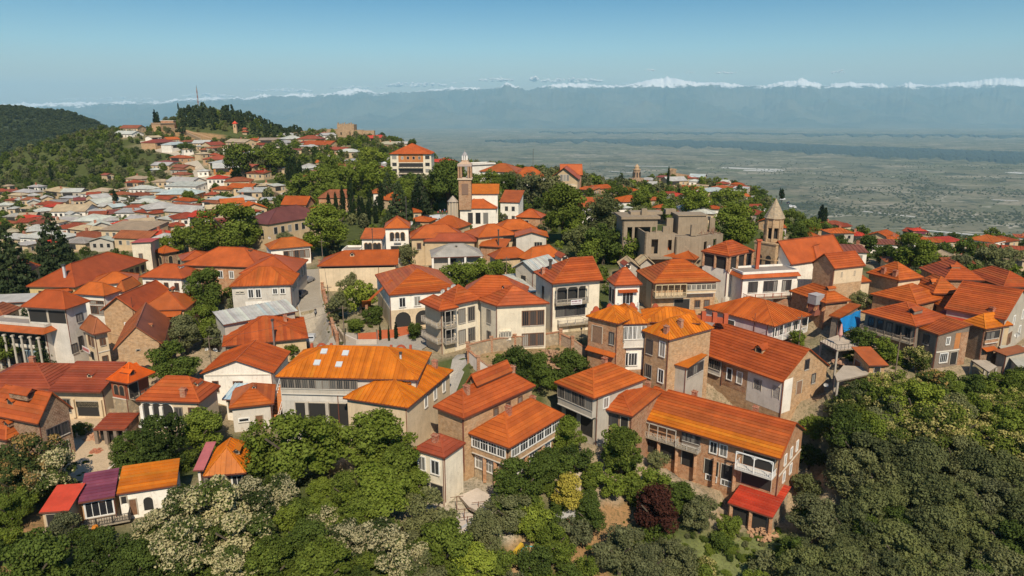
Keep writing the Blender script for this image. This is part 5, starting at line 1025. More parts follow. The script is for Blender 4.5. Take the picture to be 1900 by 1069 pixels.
def tree(P, W, H, kind, d, label=None):
    shape = 'cyp' if kind == 'c' else 'con' if kind == 'n' else 'round'; lod = 0 if W*F/d > 75 else 1 if W*F/d > 34 or (kind == 'c' and H*F/d > 40) else 2
    var = rh.randrange(4 if shape == 'round' else 2); rt = thing('shrub' if kind == 's' else {'c': 'cypress', 'n': 'conifer'}.get(kind, 'tree'), label or 'x', 'shrub' if kind == 's' else 'tree', P, rh.random()*6.28)
    rt.scale = (W, W*rh.uniform(.88, 1.1), H); kk = 'g' if kind == 's' else kind
    base = {'round': .0, 'cyp': 0, 'con': 0}[shape]
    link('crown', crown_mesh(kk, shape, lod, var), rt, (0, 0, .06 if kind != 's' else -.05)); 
    if kind != 's': link('trunk', trunk_mesh(var % 2), rt)
    u, v, _ = to_px(np.array(P)+(0, 0, H*.55)); 
    if not label: PENDING.append((rt, KN[kind], (u, v), 'shrubs' if kind == 's' else 'trees'))
    TREES.append((P[0], P[1], W)); return rt
SMALL = {}
def tree_px(u, v, w, kind, asp=None, label=None):
    """u, v: centre of the crown in the photo, w its width in pixels"""
    asp = asp or {'c': 5.5, 'n': 1.5, 's': .75}.get(kind, 1.0)*rh.uniform(.92, 1.08)
    r = ray(u, v); k = w/F*asp*(.5)
    P = hit(u, v, 0, k); d = to_px(P)[2]; W = w*d/F*1.12; g = ground(P[0], P[1])[0]
    if w < 47 and kind in 'gdokls': SMALL.setdefault({'l': 'g', 's': 'g'}.get(kind, kind), []).append((P[0], P[1], g-.3, W, W*asp)); return
    return tree((P[0], P[1], g-.3), W, W*asp, kind, d, label)
TL = '''1512 792 48 g;1503 848 48 d;1498 905 50 k;1494 962 48 g;540 840 150 g;478 850 80 g;605 835 90 g;700 832 130 g;738 885 100 g;655 775 50 d;620 790 40 d;300 830 110 d;248 835 70 d;362 805 90 g;322 678 85 d;385 790 50 d;378 545 88 d;345 622 70 o;375 605 70 g;397 628 55 o;500 633 50 l;540 648 40 l;470 655 30 g;
62 865 110 a;100 885 90 b;28 905 90 a;18 950 70 g;112 990 70 o;200 1035 100 d;60 1055 120 d;10 1000 50 g;150 795 34 g;165 1000 60 d;
330 965 115 b;400 960 120 b;440 1005 120 b;468 932 95 b;352 1025 115 b;522 925 80 b;598 968 55 b;290 995 90 b;560 1012 90 d;640 1003 80 b;705 1012 95 b;500 1052 95 g;600 1055 100 g;430 1062 95 b;745 1045 95 b;800 960 95 o;760 905 70 g;700 930 120 g;640 915 70 g;822 1022 110 g;897 1003 90 o;870 1055 95 l;785 1062 85 o;560 950 60 g;660 960 80 g;250 1050 90 d;
1048 815 78 g;960 905 100 d;1012 872 70 d;940 955 85 o;985 965 64 l;1050 922 74 y;1092 962 70 d;1065 990 60 o;1130 900 56 g;1152 845 90 g;1206 902 66 g;1215 958 96 p;1262 930 70 d;1298 958 70 o;1150 1025 100 o;1205 1052 80 o;1090 1060 50 g;1250 1042 80 o;1032 1012 72 g;992 1045 66 d;1355 975 44 g;1338 1004 44 d;1020 790 30 g;1100 800 30 g;1170 905 50 g;1100 880 50 g;930 1050 60 g;1310 1060 50 Y;1420 1050 60 o;1470 1035 70 d;
962 690 78 d;1000 692 70 d;1048 690 74 d;1088 682 46 d;930 684 50 d;985 675 40 d;1022 708 36 g;
612 430 92 g;422 432 100 g;378 445 60 g;340 445 54 g;310 455 40 g;452 402 44 g;876 408 36 d;832 350 86 d;740 392 64 n;778 365 44 n;1046 402 100 g;1122 412 86 k;1012 352 62 o;990 352 56 o;1062 432 50 g;1152 450 56 k;1190 405 50 k;1372 430 90 g;1342 452 40 g;1330 470 30 g;757 470 42 o;655 512 44 o;668 553 58 l;625 572 50 o;645 530 36 o;692 582 40 d;660 602 40 s;850 515 60 g;888 508 50 g;925 500 44 g;955 512 44 g;905 530 40 s;935 540 34 s;868 500 40 s;1002 458 30 s;1032 476 40 o;770 612 34 d;1596 556 40 o;1480 627 34 g;1598 632 54 d;1640 652 50 g;1702 668 50 Y;1662 660 40 s;1690 472 78 g;1612 452 40 d;1562 462 40 d;1545 456 36 d;1640 472 44 d;1722 478 48 g;1080 450 60 k;1120 456 66 d;1172 462 60 g;1098 470 50 g;1140 470 40 g;1782 488 40 o;1842 486 56 o;1872 478 44 o;1752 470 40 d;1792 530 44 g;1800 470 50 d;1890 480 40 o;1722 445 20 b;
100 468 84 n;18 505 100 n;800 360 60 d;700 335 60 g;690 300 50 l;870 350 40 d;905 345 50 g;935 340 44 d;950 335 40 k;760 370 50 g;720 360 44 n;712 292 20 g;665 330 60 l;640 340 60 g;600 340 60 g;560 350 50 g;500 300 50 g;520 290 50 d;610 310 50 g;450 300 60 g;620 360 50 g;
765 258 20 d;725 260 18 d;345 275 26 d;350 365 30 g;50 610 46 n;78 655 40 n;5 655 60 g;330 590 44 g;300 660 44 g;270 668 40 o;490 410 40 g;530 445 34 o;215 370 16 n;1280 470 30 g;1420 405 30 d;1460 470 30 o;
745 345 34 g;785 352 40 g;810 335 30 d;1150 360 40 d;1190 375 50 g;1290 378 60 g;1350 372 50 g;1100 395 30 g;1240 395 40 g;1370 390 40 o;1440 440 40 g;1480 440 50 d;1500 425 40 g;1470 405 40 g;1770 432 20 d;1152 340 22 n;1000 310 14 n;1140 390 30 d'''
for e in TL.replace('\n', '').split(';'):
    a = e.split(); tree_px(float(a[0]), float(a[1]), float(a[2]), a[3])
# cypresses: (u, v top, v base, width px)
for u, v0, v1, w in [(98,306,342,8),(215,354,385,9),(541,297,345,11),(549,298,348,12),(558,300,346,12),(535,305,345,10),(611,361,396,9),(624,360,398,9),(637,350,402,12),(653,338,416,15),(708,344,402,15),(688,352,400,10),(698,375,415,12),(674,372,420,12),(684,378,420,12),(668,368,418,10),(1239,314,352,6),(1259,349,372,6),(1521,385,430,16),(1528,390,432,12),(735,598,630,8),(706,600,632,5),(722,604,634,5),(290,208,238,9),(295,212,240,8),(331,192,203,3),(762,378,420,12),(775,350,404,22),(1447,350,364,4),(1450,352,372,10),(1160,352,366,7)]:
    P = hit(u, v1); d = to_px(P)[2]; H = (v1-v0)*d/F*1.06; tree(P-(0, 0, .3), w*d/F*1.7, H, 'c', d)
# right hand wood below the houses
rw = random.Random(11)
for v in range(770, 1120, 42):
    for u in range(1490, 1960, 52):
        uu, vv = u+rw.uniform(-18, 18)+(v % 84)*.3, v+rw.uniform(-12, 12)
        if uu < 1540+max(0, (800-vv)) or (uu < 1500+(vv-800)*.15 and vv > 900): 
            if vv < 960: continue
        tree_px(uu, vv, rw.uniform(70, 105), ('k' if rw.random() < .72 else rw.choice('dogoo')) if vv > 858-(1900-uu)*.1 or uu < 1590 else rw.choice('YYgoYlY'))
for v in range(692, 775, 27):
    for u in range(1560, 1930, 40):
        uu, vv = u+rw.uniform(-14, 14), v+rw.uniform(-8, 8)
        if vv < 700+max(0, 1640-uu)*.35: continue
        tree_px(uu, vv, rw.uniform(48, 72), rw.choice('YYgdlYak' if uu > 1630 else 'gddk'))
for v in range(860, 1100, 36):     # undergrowth between the listed crowns of the front slope
    for u in range(-20, 1480, 46):
        uu, vv = u+rw.uniform(-18, 18), v+rw.uniform(-12, 12)
        if any(x0 < uu < x1 and y0 < vv < y1 for x0, y0, x1, y1 in [(0,940,130,1045),(60,880,345,1000),(110,760,230,900),(350,860,470,915),(755,860,945,1005),(840,880,935,1010),(1070,930,1180,1090),(1170,1000,1470,1069),(1290,880,1480,1010),(930,990,1000,1069),(1190,880,1480,960),(1100,870,1180,935),(620,860,680,950)]) : continue
        tree_px(uu, vv, rw.uniform(38, 58), rw.choice('gdgdos' if uu > 250 else 'ddg'))
ROADS = [('street', [(604,648),(598,630),(589,612),(580,585),(574,560),(573,535),(576,518),(585,500)], 5.4, (.36,.31,.24)),
         ('hill_road', [(368,372),(377,352),(380,335),(370,318),(357,303),(345,292),(330,286),(300,280),(280,272),(268,262)], 8.5, (.50,.42,.31)),
         ('hillside_road', [(545,374),(525,362),(505,352),(480,343),(455,338),(430,345)], 6, (.50,.45,.38)),
         ('hotel_road', [(722,335),(715,325),(708,312),(700,300),(712,292)], 9, (.34,.31,.27)),
         ('ridge_road', [(1500,400),(1480,388),(1458,376),(1440,368),(1428,362)], 9, (.42,.38,.32)),
         ('yard_lane', [(190,905),(170,870),(150,835),(143,800),(150,775),(165,768)], 6.5, (.54,.40,.25)),
         ('plaza_road', [(60,662),(110,650),(135,640),(150,628),(160,612)], 9, (.40,.35,.28)),
         ('square', [(770,413),(800,408),(840,404),(870,402)], 14, (.36,.33,.29)),
         ('lower_lane', [(835,690),(850,688),(862,690)], 9, (.34,.31,.27)), ('front_street', [(600,645),(640,640),(700,632),(760,628),(800,640)], 5.5, (.34,.30,.25)),
         ('hill_path', [(455,255),(420,262),(395,258),(370,250),(345,243),(320,240),(290,232)], 3.5, (.40,.24,.12)), ('church_lane', [(1130,345),(1180,352),(1230,352)], 3.5, (.42,.36,.28))]
RDP = []
for nme, pl, w, c in ROADS:
    q = [hit(*p) for p in pl]; out = []
    for i in range(len(q)-1):
        n = max(2, int(np.linalg.norm(q[i+1]-q[i])/1.5))
        out += [q[i]+(q[i+1]-q[i])*k/n for k in range(n)]
    out.append(q[-1]); out = np.array(out)
    for _ in range(6): out[1:-1] = (out[:-2]+out[1:-1]*2+out[2:])/4
    RDP.append((nme, out, w, c))
def nearroad(x, y, r):
    return any((np.hypot(o[:, 0]-x, o[:, 1]-y) < w/2+r).any() for _, o, w, _ in RDP)
# scattered woods: the nearest stand as single trees, the rest as woodland masses
CLEAR = [(338,284,372,312),(362,310,392,370),(290,270,345,292),(0,940,130,1045),(100,740,240,905),(755,860,945,1005),(1070,930,1180,1090),(1170,1000,1470,1100),(590,480,625,650),(860,640,1100,700),(1500,600,1640,720),(1120,330,1200,352),(620,225,715,262),(340,245,450,262),(1425,365,1500,395),(450,330,540,375),(760,380,850,415),(690,285,725,330)]
WOODS = {'g': [], 'o': [], 'd': [], 'n': [], 'h': []}
auto = []
r5 = np.random.default_rng(5); nx = r5.uniform(-898, 640, 90000); ny = 120+(1700-120)*r5.random(90000)
gzv = ground(nx, ny); dens = fbm(nx*.018, ny*.018, 8, 3); cell = {}
for x, y, z, dn in zip(nx, ny, gzv, dens):
    if z < -430: continue
    u, v, d = to_px((x, y, z))
    if not (-60 < u < 1960 and 180 < v < 640): continue
    W = r5.uniform(4.2, 7.5) if d > 300 else r5.uniform(3, 5.2)
    if u > 335 and u < 560 and v < 262 and d > 500 and r5.random() < .6: kind = 'n'; W *= 1.25
    else: kind = r5.choice(list('ggddoo'))
    town = (v > 335 and u < 480) or (v > 395)
    if d < 150: continue
    keep = .55 if dn > .5 else .16
    if not town: keep = 1. if (u < 300 or dn > .36) else .5
    if d < 200: keep *= .35
    if town and u < 480: keep = .9; W *= .78
    if 230 < u < 500 and 242 < v < 340: keep *= .5; W *= .8
    if u > 1240 and 340 < v < 420 and not town: keep = 1
    if r5.random() > keep: continue
    if any(a <= u <= c and b_ <= v <= e for a, b_, c, e in CLEAR) and r5.random() > .12: continue
    sp = W*.52; key = (int(x/5), int(y/5)); bad = False
    for i in (-1, 0, 1):
        for j in (-1, 0, 1):
            for (a, b_, c) in cell.get((key[0]+i, key[1]+j), ()):
                if (a-x)**2+(b_-y)**2 < (sp+c*.28)**2: bad = True
    if bad: continue
    if nearfoot(x, y, W*.32) or nearroad(x, y, W*.35): continue
    if town:                                   # keep the house fronts behind mostly open
        s = np.array((x, y))/math.hypot(x, y)
        if nearfoot(x+s[0]*(3+W*.6), y+s[1]*(3+W*.6), .5) and r5.random() > .25: continue
    cell.setdefault(key, []).append((x, y, W)); H = W*{'n': 1.5}.get(kind, 1.0)*r5.uniform(.85, 1.15)
    auto.append((d/W, x, y, z, W, H, kind, u, v, d))
auto.sort()
n_ind = sum(1 for o in COL.objects if o.name.split('.')[0] in ('tree', 'conifer', 'cypress'))
for i, (_, x, y, z, W, H, kind, u, v, d) in enumerate(auto):
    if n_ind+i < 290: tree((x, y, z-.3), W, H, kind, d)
    else: WOODS[kind].append((x, y, z-.4, W, H))
# left hill trees
lx = r5.uniform(-1500, -260, 24000); ly = r5.uniform(745, 1700, 24000); lz = hillz(lx, ly)
for x, y, z in zip(lx, ly, lz):
    u, v, d = to_px((x, y, z))
    if -40 < u < 240 and 195 < v < 350 and z > -320: W = r5.uniform(7, 12); WOODS['h'].append((x, y, z-1, W, W*.8))
PT = []
for _ in range(16000):
    u, v = r5.uniform(700, 1960), 300+150*r5.random()**1.4; q = ray(u, v); q = q*(ZP/q[2])
    n_ = math.sin(q[0]*.0031+1.7*math.sin(q[1]*.0021))+math.sin(q[1]*.0052+q[0]*.0013)+.8*math.sin(q[0]*.011-q[1]*.006)
    if (n_ < .35 and r5.random() > .06) or r5.random() > (v-292)/55: continue
    w = r5.uniform(8, 16); PT.append((q[0], q[1], ZP-1, w, w*.6))
LOWG = {}
def woodland(name, kind, P, label, src=None):
    if not P: return
    P = np.array(P); shape = 'pine' if kind == 'n' else 'round'
    mesh = bpy.data.meshes.new(name); mesh.vertices.add(len(P)); mesh.vertices.foreach_set('co', P[:, :3].astype(np.float32).ravel())
    a = mesh.attributes.new('size', 'FLOAT_VECTOR', 'POINT'); a.data.foreach_set('vector', np.c_[P[:, 3], P[:, 3], P[:, 4]].astype(np.float32).ravel())
    a = mesh.attributes.new('turn', 'FLOAT', 'POINT'); a.data.foreach_set('value', (r5.random(len(P))*6.28).astype(np.float32)); mesh.update()
    o = link(name, mesh, kind='stuff', label=label)
    g = bpy.data.node_groups.new(name, 'GeometryNodeTree'); g.interface.new_socket('Geometry', in_out='INPUT', socket_type='NodeSocketGeometry'); g.interface.new_socket('Geometry', in_out='OUTPUT', socket_type='NodeSocketGeometry')
    gi = g.nodes.new('NodeGroupInput'); go = g.nodes.new('NodeGroupOutput'); ip = g.nodes.new('GeometryNodeInstanceOnPoints'); mp = g.nodes.new('GeometryNodeMeshToPoints')
    ob = g.nodes.new('GeometryNodeObjectInfo'); ob.inputs['Object'].default_value = src or SRC[kind]; 
    s = g.nodes.new('GeometryNodeInputNamedAttribute'); s.data_type = 'FLOAT_VECTOR'; s.inputs[0].default_value = 'size'
    t = g.nodes.new('GeometryNodeInputNamedAttribute'); t.data_type = 'FLOAT'; t.inputs[0].default_value = 'turn'; cx = g.nodes.new('ShaderNodeCombineXYZ')
    L = g.links; L.new(gi.outputs[0], mp.inputs['Mesh']); L.new(mp.outputs[0], ip.inputs['Points']); L.new(ob.outputs['Geometry'], ip.inputs['Instance']); L.new(t.outputs[0], cx.inputs[2]); L.new(cx.outputs[0], ip.inputs['Rotation']); L.new(s.outputs[0], ip.inputs['Scale']); L.new(ip.outputs[0], go.inputs[0])
    md = o.modifiers.new('trees', 'NODES'); md.node_group = g; return o
SRC = {}
for i, (kind, pos) in enumerate({'g': (470, 290), 'o': (480, 285), 'd': (300, 330), 'n': (455, 225), 'h': (255, 285)}.items()):
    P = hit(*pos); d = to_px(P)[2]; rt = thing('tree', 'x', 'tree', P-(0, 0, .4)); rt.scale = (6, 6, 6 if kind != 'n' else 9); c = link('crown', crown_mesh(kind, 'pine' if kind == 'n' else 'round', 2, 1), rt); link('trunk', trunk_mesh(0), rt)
    SRC[kind] = c; PENDING.append((rt, {'g': 'small green tree', 'o': 'small olive tree', 'd': 'small dark green tree', 'n': 'hilltop pine', 'h': 'small dull green tree'}[kind], pos, 'hill trees'))
for kind, nm, lb in (('g', 'green_woodland', 'mid green broadleaf trees covering the slopes between the far houses'), ('o', 'olive_woodland', 'olive grey trees and scrub covering the slopes'), ('d', 'dark_woodland', 'darker broadleaf trees covering the slopes'), ('n', 'pine_woodland', 'dark pines crowding the hilltop below the mast'), ('h', 'hill_forest', 'dense forest over the rounded left hill')):
    woodland(nm, kind, WOODS[kind], lb)
woodland('plain_trees', 'o', PT, 'scattered trees and hedges dotting the near part of the valley plain')
rb = random.Random(21)
for (x0, y0, x1, y1, n_, sz) in [(1170,985,1480,1069,150,1.3),(1090,950,1180,1069,20,.9),(600,540,760,625,60,1.2),(870,650,1110,700,30,1.2),(130,840,240,905,22,.8),(0,950,130,1060,22,1.),(1300,880,1350,980,20,1.),(840,430,1010,560,30,1.4),(560,640,640,660,10,1.2),(1560,640,1700,690,30,1.3),(1060,860,1180,930,26,1.),(395,600,520,640,24,1.4),(1000,640,1100,670,14,.9)]:
    for _ in range(n_):
        P = hit(rb.uniform(x0, x1), rb.uniform(y0, y1)); w = sz*rb.uniform(.5, 1.3)
        if nearfoot(P[0], P[1], .3): continue
        SMALL.setdefault(rb.choice('ggod'), []).append((P[0], P[1], P[2]-.15, w, w*.7))
for kind, nm, lb in (('g', 'green_undergrowth', 'small green trees and bushes filling gardens and slope'), ('d', 'dark_undergrowth', 'small dark green bushes in gardens and on the slope'), ('o', 'olive_undergrowth', 'small olive grey bushes in gardens and on the slope'), ('k', 'dull_undergrowth', 'small dull green bushes in gardens')):
    if SMALL.get(kind):
        x, y, z, W, H = SMALL[kind].pop(); rt = thing('shrub', 'x', 'shrub', (x, y, z)); rt.scale = (W, W, H); c = link('crown', crown_mesh(kind, 'round', 1, 2), rt); u_, v_, _ = to_px((x, y, z+H/2)); PENDING.append((rt, KN[kind].replace('tree', 'bush'), (u_, v_), 'shrubs'))
        woodland(nm, kind, SMALL[kind], lb, c)
print('TREES', n_ind, 'auto', len(auto), {k: len(v) for k, v in WOODS.items()})
# ------------------------------------------------------------------ the ground, its cover, roads
cov = np.zeros((gx.size, 3)); bx_, by_ = gx.ravel(), gy.ravel(); bz_ = GZ.ravel()
cov[:] = (.082, .098, .034)
fc_ = np.array([q.mean(0) for q in FOOT]); rr_ = np.array([np.linalg.norm(q[0]-q[2])/2 for q in FOOT])
near = np.full(len(bx_), 1e3)
for c, r in zip(fc_, rr_): near = np.minimum(near, np.hypot(bx_-c[0], by_-c[1])-r)
dn = fbm(bx_*.06, by_*.06, 9, 3); k = np.clip(1-(near+(dn-.5)*14)/5., 0, 1)[:, None]; cov = cov*(1-k)+np.array((.40, .305, .205))*k
bd_ = by_*CT-bz_*ST; uu = CX+F*bx_/np.maximum(bd_, 1); vv = CY-F*(by_*ST+bz_*CT)/np.maximum(bd_, 1)
def patch(poly, c, soft=1.):
    x, y = uu, vv; ins = np.zeros(len(x), bool); n = len(poly); j = n-1
    for i in range(n):
        xi, yi = poly[i]; xj, yj = poly[j]; ins ^= ((yi > y) != (yj > y)) & (x < (xj-xi)*(y-yi)/(yj-yi+1e-9)+xi); j = i
    ins &= bd_ > 30; cov[ins] = np.array(c)
patch([(1070,930),(1190,930),(1180,1000),(1100,1100),(1020,1100)], (.36,.21,.10)); patch([(1180,1000),(1480,985),(1500,1100),(1120,1100)], (.17,.19,.07)); patch([(0,940),(120,950),(130,1040),(-40,1110)], (.34,.20,.10))
patch([(110,760),(235,760),(245,905),(150,920),(95,860)], (.42,.33,.22)); patch([(750,860),(950,860),(950,1010),(830,1010)], (.46,.39,.30)); patch([(870,640),(1100,640),(1130,700),(1080,720),(900,700)], (.36,.24,.13))
patch([(590,480),(640,480),(760,640),(600,660)], (.30,.25,.16)); patch([(285,234),(330,240),(400,250),(462,262),(455,270),(380,262),(290,247)], (.36,.22,.11)); patch([(60,620),(170,610),(170,675),(60,675)], (.40,.35,.28)); patch([(1090,860),(1180,850),(1190,930),(1090,935)], (.40,.31,.22))
patch([(165,858),(240,850),(235,880),(170,885)], (.15,.19,.06)); patch([(150,875),(215,875),(215,905),(155,905)], (.15,.19,.06)); patch([(940,1000),(1000,1000),(1000,1069),(930,1069)], (.38,.25,.13))
def m_ground():
    m, t, b = NT('earth_and_grass'); p = wpos(t); at = N(t, 'Attribute', attribute_name='Cover'); n1 = noise(t, p, .35, 6, .7); n2 = noise(t, p, 2.2, 5, .75)
    col = mixc(t, ramp(t, n1, (.3, 0.), (.7, 1.)), (.72, .74, .70), (1.25, 1.22, 1.2)); col = mixc(t, 1., at.outputs['Color'], col, 'MULTIPLY')
    col = mixc(t, ramp(t, n2, (.35, .75), (.52, 0.)), col, (.085, .09, .04)); t.links.new(col, b.inputs['Base Color']); b.inputs['Roughness'].default_value = 1; b.inputs['Specular IOR Level'].default_value = 0
    bp = N(t, 'Bump', i_Strength=.8, i_Distance=.3); t.links.new(n2, bp.inputs['Height']); t.links.new(bp.outputs[0], b.inputs['Normal']); return m
link('ground', grid_mesh('ground', gx, gy, GZ, m_ground(), np.c_[cov, np.ones(len(cov))]), kind='structure', label='sloping earth and rough grass under the hill town')
def m_road(c):
    m, t, b = NT('cobbled_road'); p = wpos(t); n1 = noise(t, p, .5, 6, .7); n2 = noise(t, p, 3.5, 4, .7); v = N(t, 'TexVoronoi', feature='DISTANCE_TO_EDGE', i_Scale=2.6); t.links.new(p, v.inputs[0])
    col = mixc(t, n1, tint(c, .72), tint(c, 1.25)); col = mixc(t, ramp(t, n2, (.5, 0.), (.7, .5)), col, tint(c, .6)); col = mixc(t, ramp(t, v.outputs[0], (0., .55), (.06, 0.)), col, tint(c, .45))
    t.links.new(col, b.inputs['Base Color']); b.inputs['Roughness'].default_value = .95; return m
for nme, out, w, c in RDP:
    V, Fc = [], []; tn = np.gradient(out[:, :2], axis=0); tn /= np.linalg.norm(tn, axis=1)[:, None]+1e-9; nn = np.c_[-tn[:, 1], tn[:, 0]]; M_ = 6
    for i in range(len(out)):
        ctr = ground(out[i, 0], out[i, 1])[0]
        for j in range(M_+1):
            f = (j/M_-.5); x, y = out[i, :2]+nn[i]*w*f; g = ground(x, y)[0]; V.append((x, y, max(g, ctr*.35+g*.65)+.12))
    for i in range(len(out)-1):
        for j in range(M_): a = i*(M_+1)+j; Fc.append((a, a+1, a+M_+2, a+M_+1))
    link(nme, mesh_of(nme, V, Fc, m_road(c)), kind='structure')
    if nme in ('street', 'hotel_road', 'front_street'):
        for sgn in (-1, 1):
            kb = MB()
            for i in range(len(out)-1):
                p = np.append(out[i, :2]+nn[i]*w*.5*sgn, 0); q = np.append(out[i+1, :2]+nn[i+1]*w*.5*sgn, 0); p[2] = ground(p[0], p[1])[0]+.16; q[2] = ground(q[0], q[1])[0]+.16; kb.bar(p, q, .3, .34)
            link('kerb', kb.mesh('kerb', M_CONC), kind='structure')
# ------------------------------------------------------------------ landmarks, walls, cars, street furniture and small things
def frame(u0, v0, u1, v1, h=0):
    """two ground points -> origin, unit along, outward normal (towards the viewer), length"""
    a, b = hit(u0, v0, h), hit(u1, v1, h); e = (b-a)[:2]; L = np.linalg.norm(e); e /= L; return a, b, e, np.array((e[1], -e[0])), L
def root(name, label, cat, P, rz=0, group=None): return thing(name, label, cat, tuple(map(float, P)), rz, group)
BUFF = m_brick((.44,.28,.15), 1.0, (.5,.38,.24)); STONE = m_stone((.40,.30,.19)); BRK = m_brick((.38,.14,.06)); PAN = m_flat((.46,.11,.04), .6); YEL = m_flat((.55,.34,.03), .5)
# raw concrete ruin
RC_ = m_wall((.30,.235,.165), 1.0)
def ruin():
    P = hit(1283, 492); d = 168.; P = PX(1283, 518, d); z0 = P[2]; s = d/F
    rt = root('concrete_ruin', 'unfinished raw concrete building with empty window holes and no roof', 'building', (P[0], P[1], z0)); rz = math.radians(4)
    ca, sa = math.cos(rz), math.sin(rz)
    def W(x, y, z): return (x*ca-y*sa, x*sa+y*ca, z)
    def holed(name, x0, y0, x1, y1, za, zb, holes):
        """wall from (x0,y0) to (x1,y1), with rectangular holes (a, b, c, d) in metres along/up; 0.35 thick"""
        L = math.hypot(x1-x0, y1-y0); ex, ey = (x1-x0)/L, (y1-y0)/L; nx_, ny_ = ey, -ex; m = MB()
        xs = sorted({0, L}|{h[0] for h in holes}|{h[1] for h in holes}); zs = sorted({za, zb}|{h[2] for h in holes}|{h[3] for h in holes})
        for i in range(len(xs)-1):
            for j in range(len(zs)-1):
                cx, cz = (xs[i]+xs[i+1])/2, (zs[j]+zs[j+1])/2
                if any(h[0] < cx < h[1] and h[2] < cz < h[3] for h in holes): continue
                c = W(x0+ex*cx-nx_*.17, y0+ey*cx-ny_*.17, cz); dx = (xs[i+1]-xs[i])/2; dz = (zs[j+1]-zs[j])/2
                ax = np.array(W(ex*dx, ey*dx, 0)); ay = np.array(W(-nx_*.17, -ny_*.17, 0)); m.box(c, ax, ay, (0, 0, dz))
        m.build(name, [RC_], rt)
    # front block: left bay, recess, right block
    FX0, FX1, D = -11.8, 5.6, 9.
    holed('wall', FX0, 0, -7.2, 0, -6, 11.4, [(1.6, 3.2, 6.3, 9.8)]); holed('wall', -7.2, 0, -4.6, 0, -6, 10.9, [(1., 1.9, 7.1, 9.6)]); holed('wall', -4.6, -.8, 1.6, -.8, -6, 10.4, [])
    holed('wall', -4.6, 0, -4.6, -.8, -6, 10.4, []); holed('wall', 1.6, -.8, 8.2, 3.2, -6, 10.4, [(.9, 2., 5.8, 9.1), (.9, 2.4, 1.6, 5.0), (4.2, 5.4, 6.1, 9.4), (4.2, 5.4, 1.8, 5.2), (.8, 1.6, -.8, .3), (4.2, 5.4, -.5, .6)])
    holed('wall', FX0, D, FX0, 0, -6, 11.4, []); holed('wall', 8.2, 3.2, 6, 11, -6, 10.4, [(2, 3.4, 5.8, 9)])
    for z in (10.2, 5.6):
        m = MB(); m.poly([W(FX0+.3, .3, z), W(-4.6, .3, z), W(-4.6, -.4, z), W(1.5, -.4, z), W(7.8, 3.3, z), W(5.8, 10.8, z), W(FX0+.3, D, z)]); m.build('floor_slab', [RC_], rt)
    m = MB(); m.poly([W(-11, .5, -1), W(7, .5+3, -1), W(6, 9, -1), W(-11, 8.6, -1)]); m.build('floor_slab', [RC_], rt)
    holed('added_backing_wall', FX0+.4, 2.2, 1.4, 2.2, -6, 10.2, []); holed('added_backing_wall', 1.2, 1.6, 6.6, 4.8, -6, 10.2, [])  # inner walls added so the window holes read dark instead of open sky
    def blk(x0, x1, y0, y1, za, zb, n='wall'):
        m = MB(); m.box(W((x0+x1)/2, (y0+y1)/2, (za+zb)/2), np.array(W((x1-x0)/2, 0, 0)), np.array(W(0, (y1-y0)/2, 0)), (0, 0, (zb-za)/2)); m.build(n, [RC_], rt)
    blk(-2.6, 4.2, 4.5, 9.5, 10.2, 14.6, 'stair_head'); blk(-2.9, 4.5, 4.2, 9.8, 14.6, 14.85, 'slab')
    blk(4.4, 5.4, 6.5, 7.2, 10.2, 13.8, 'column'); blk(5.9, 7.2, 6.5, 7.2, 10.2, 13.6, 'column'); blk(-.6, .8, .6, 1.4, 10.4, 13.0, 'column'); blk(-7.4, -5.8, .6, 1.4, 10.9, 12.7, 'column'); blk(-5, -3.4, 6, 7, 10.2, 13.8, 'column'); blk(-1.5, -.4, 9.6, 10.4, 12, 14.8, 'column')
    # rear wing with open loggia on the left
    holed('wall', -15.6, 7, -7, 7, -6, 13.6, [(3.0, 6.9, 8.2, 11.6), (7.3, 8.3, 8.2, 11.6), (1.2, 2.4, 8.2, 11.6)]); blk(-16.1, -6.5, 6.4, 15, 13.6, 14.2, 'slab'); blk(-15.6, -7, 13.5, 14, -6, 13.6); holed('wall', -15.6, 14, -15.6, 7, -6, 13.6, []); blk(-15.6, -7, 7.3, 13.5, 8.0, 8.2, 'floor_slab')
    blk(-10.5, -9.2, 9, 9.8, 14.2, 15.8, 'column'); blk(-13, -5, 10, 13, 14.2, 14.9, 'slab'); blk(-4.2, -1.6, 10, 12, 14.2, 15.4, 'column')
    m = MB(); m.box(W(-8.3, -1.2, 5.6), np.array(W(2.6, 0, 0)), np.array(W(0, 1.25, 0)), (0, 0, .12)); m.build('canopy_slab', [RC_], rt)
    r_ = random.Random(2); 
    for i in range(46):
        x = r_.uniform(2.5, 7.6); y = r_.uniform(2, 8); m = MB(); a = r_.random()*3; m.bar(W(x, y, 10.3), W(x+math.cos(a)*r_.uniform(.2, 1.2), y+math.sin(a)*.8, 10.3+r_.uniform(.3, 1.6)), .06); m.build('rebar', [m_flat((.2,.09,.05))], rt)
ruin()
